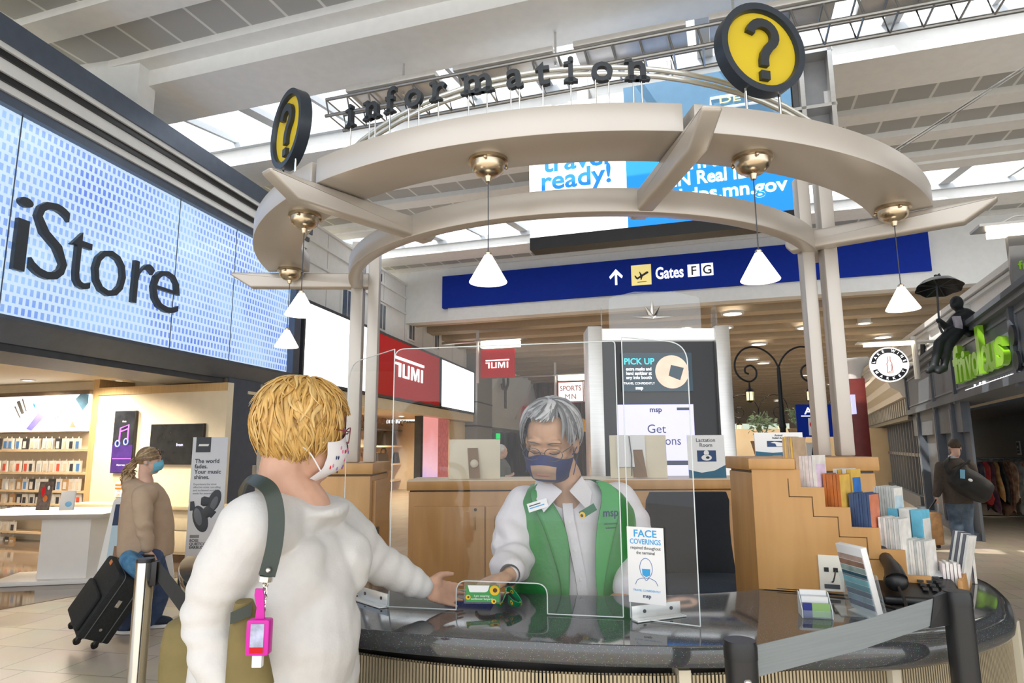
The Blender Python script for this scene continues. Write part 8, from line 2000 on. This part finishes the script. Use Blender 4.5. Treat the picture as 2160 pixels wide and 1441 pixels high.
    # pull-along case in his left hand
    hc_ = thing('cabin_case', 'brown pull-along case by the feet of the man in the brown jacket', 'suitcase', P(1966, 1118, -.5)); c = P(1958, 1118, -.1); c.z = 0.02
    mb = MB(Matrix.Translation(c)); mb.prism(rounded([(-.17, -.11, .04), (.17, -.11, .04), (.17, .11, .04), (-.17, .11, .04)]), .05, .52, mat('tan_case', (.26, .14, .06), .5, var=.25, vscale=10)); mb.build('shell', hc_, bevel=.02)
    mb = MB(); mb.cyl(c + V((0, 0, .5)), wL + V((-.01, 0, -.05)), .012, BLACK, n=8); mb.build('pull_handle', hc_)
    for sx in (-.13, .13): mb = MB(Matrix.Translation(c)); mb.cyl((sx - .015, 0, .02), (sx + .015, 0, .02), .03, BLACK); mb.build('wheel', hc_)
right_man()
def mid_man():
    y = 12.5; P = lambda px, py, dy=0.0: atY(px, py, y + dy); f = P(1062, 1100); f.z = 0
    t = thing('person', 'white haired man in a grey shirt standing far behind the maple cabinet', 'person', f)
    H = HeadF(P(1059, 952), V((.9, .3, 0)), UP, 1.05); neck = P(1057, 972); chest = P(1058, 995); hip = P(1058, 1040)
    s1, s2 = P(1056, 983, -.2), P(1060, 983, .2); e1, w1 = P(1058, 1008, -.24), P(1074, 1004, -.25); e2, w2 = P(1066, 1006, .2), P(1080, 1000, .1); hA, hB = hip + V((-.08, 0, -.05)), hip + V((.08, 0, -.05))
    walker(P, dict(H=H, neck=neck, chest=chest, hip=hip, arms=[[s1, e1, w1], [s2, e2, w2]], legs=[[hA, hA + V((0, 0, -.4)), V((hA.x, hA.y, .08))], [hB, hB + V((0, 0, -.4)), V((hB.x, hB.y, .08))]], hands=[(w1, (1, 0, .2), (0, 0, 1), (0, 1, 0))]), t, SKIN3, .015)
    GS = mat('grey_green_shirt', (.14, .14, .125), .8, var=.1); mb = MB(); mb.loft([ell_ring(P(1058, py), (a, 0, 0), (0, b, 0), 22, .9) for py, a, b in ((1045, .19, .2), (1010, .19, .21), (985, .17, .21), (975, .11, .13), (968, .07, .08))], GS); limb(mb, [s1, e1], [.09, .075], GS); limb(mb, [s2, e2], [.09, .075], GS); blob(mb, 'shirt', t, .016, 2)
    mb = MB(); limb(mb, [hip, hA, hA + V((0, 0, -.4)), V((hA.x, hA.y, .1))], [.13, .11, .09, .08], NAVY); limb(mb, [hip, hB, hB + V((0, 0, -.4)), V((hB.x, hB.y, .1))], [.13, .11, .09, .08], NAVY); blob(mb, 'trousers', t, .018, 2)
    mb = MB(); H.e(mb, -.022, 0, .034, (.092, .082, .092), mat('white_hair', (.6, .58, .55), .7, var=.15, vscale=30)); mb.build('hair', t)
    for h_ in (hA, hB): shoe(t, V((h_.x, h_.y, 0)), (1, 0, 0), BLACK, BLACK)
mid_man()
# ---------------------------------------------------------------- queue barriers
def barrier(px0, px1, py_top, y, r, m, lab, cap, low=0.0):
    a = atY(px0, py_top, y); b = atY(px1, py_top, y); c = (a + b) / 2; zt = a.z
    t = thing('barrier_post', lab, 'barrier', (c.x, c.y, 0)); M_ = Matrix.Translation((c.x, c.y, 0)); R_ = (b.x - a.x) / 2
    mb = MB(M_); mb.lathe([(0, .0), (.16, .0), (.165, .012), (.15, .022), (R_ + .01, .03), (R_, .04)], m, 32); mb.build('base', t)
    mb = MB(M_); mb.lathe([(R_, .03), (R_, zt - cap), (R_ * .98, zt - cap)], m, 32); mb.build('tube', t)
    mb = MB(M_); mb.lathe([(R_ * 1.0, zt - cap), (R_ * 1.03, zt - cap), (R_ * 1.03, zt - .01), (R_ * .95, zt), (0, zt)], BLACK, 32); mb.build('cap', t)
    return t, V((c.x, c.y, zt)), R_
t, ctop, R_ = barrier(290, 326, 1178, 2.35, .02, CHROME, 'polished steel barrier post left of the blonde woman', .012)
BELT = mat('black_belt_webbing', (.022, .024, .026), .7, var=.1, vscale=60)
mb = MB(); p0 = ctop + V((R_ + .006, 0, -.045)); mb.box(p0.x - .012, p0.x + .01, p0.y - .012, p0.y + .012, p0.z - .045, p0.z + .035, BLACK); mb.build('belt_slot', t, bevel=.002)
p1 = atY(475, 1352, 1.72); mb = MB(); dl_ = (p1 - p0).normalized(); mb.ribbon([p0 + V((.012, 0, 0)), p0.lerp(p1, .5) - UP * .012, p1], V((0, 0, .032)), .002, BELT); mb.build('belt', t)
BKS = mat('black_satin_post', (.016, .016, .017), .32, var=.1)
t, ct, R_ = barrier(1527, 1594, 1350, 1.22, .02, BKS, 'near black barrier post in front of the granite desk', .03)
for px, h_ in ((1552, 0),):
    mb = MB(); mb.ell((ct.x + .0, ct.y - R_, atY(1552, 1438, 1.2).z), .008, CHROME, nu=12, nv=8); mb.build('screw', t)
t2, ct2, R2 = barrier(1990, 2044, 1246, 1.50, .02, BKS, 'far black barrier post at the rounded right end of the desk', .03)
a = ct + V((R_ * .9, .0, -.036)); b = ct2 + V((-R2 * .9, 0, -.036)); bd = (b - a).normalized()
mb = MB(); mb.ribbon([a, a.lerp(b, .5) - UP * .006, b - bd * .045], V((0, 0, .026)), .002, mat('grey_sheen_belt', (.24, .27, .28), .35, var=.05, vscale=8, vstretch=(1, 1, 40))); tag(mb.build('barrier_belt'), 'grey belt stretched between the two black barrier posts', 'belt')
mb = MB(); mb.hexa([tuple(b - bd * .07 + V((0, -.004, -.030))), tuple(b + V((0, -.008, -.034))), tuple(b + V((0, .008, -.034))), tuple(b - bd * .07 + V((0, .004, -.030))), tuple(b - bd * .045 + V((0, -.004, .030))), tuple(b + V((0, -.008, .034))), tuple(b + V((0, .008, .034))), tuple(b - bd * .045 + V((0, .004, .030)))], BLACK); mb.build('belt_end', t2)
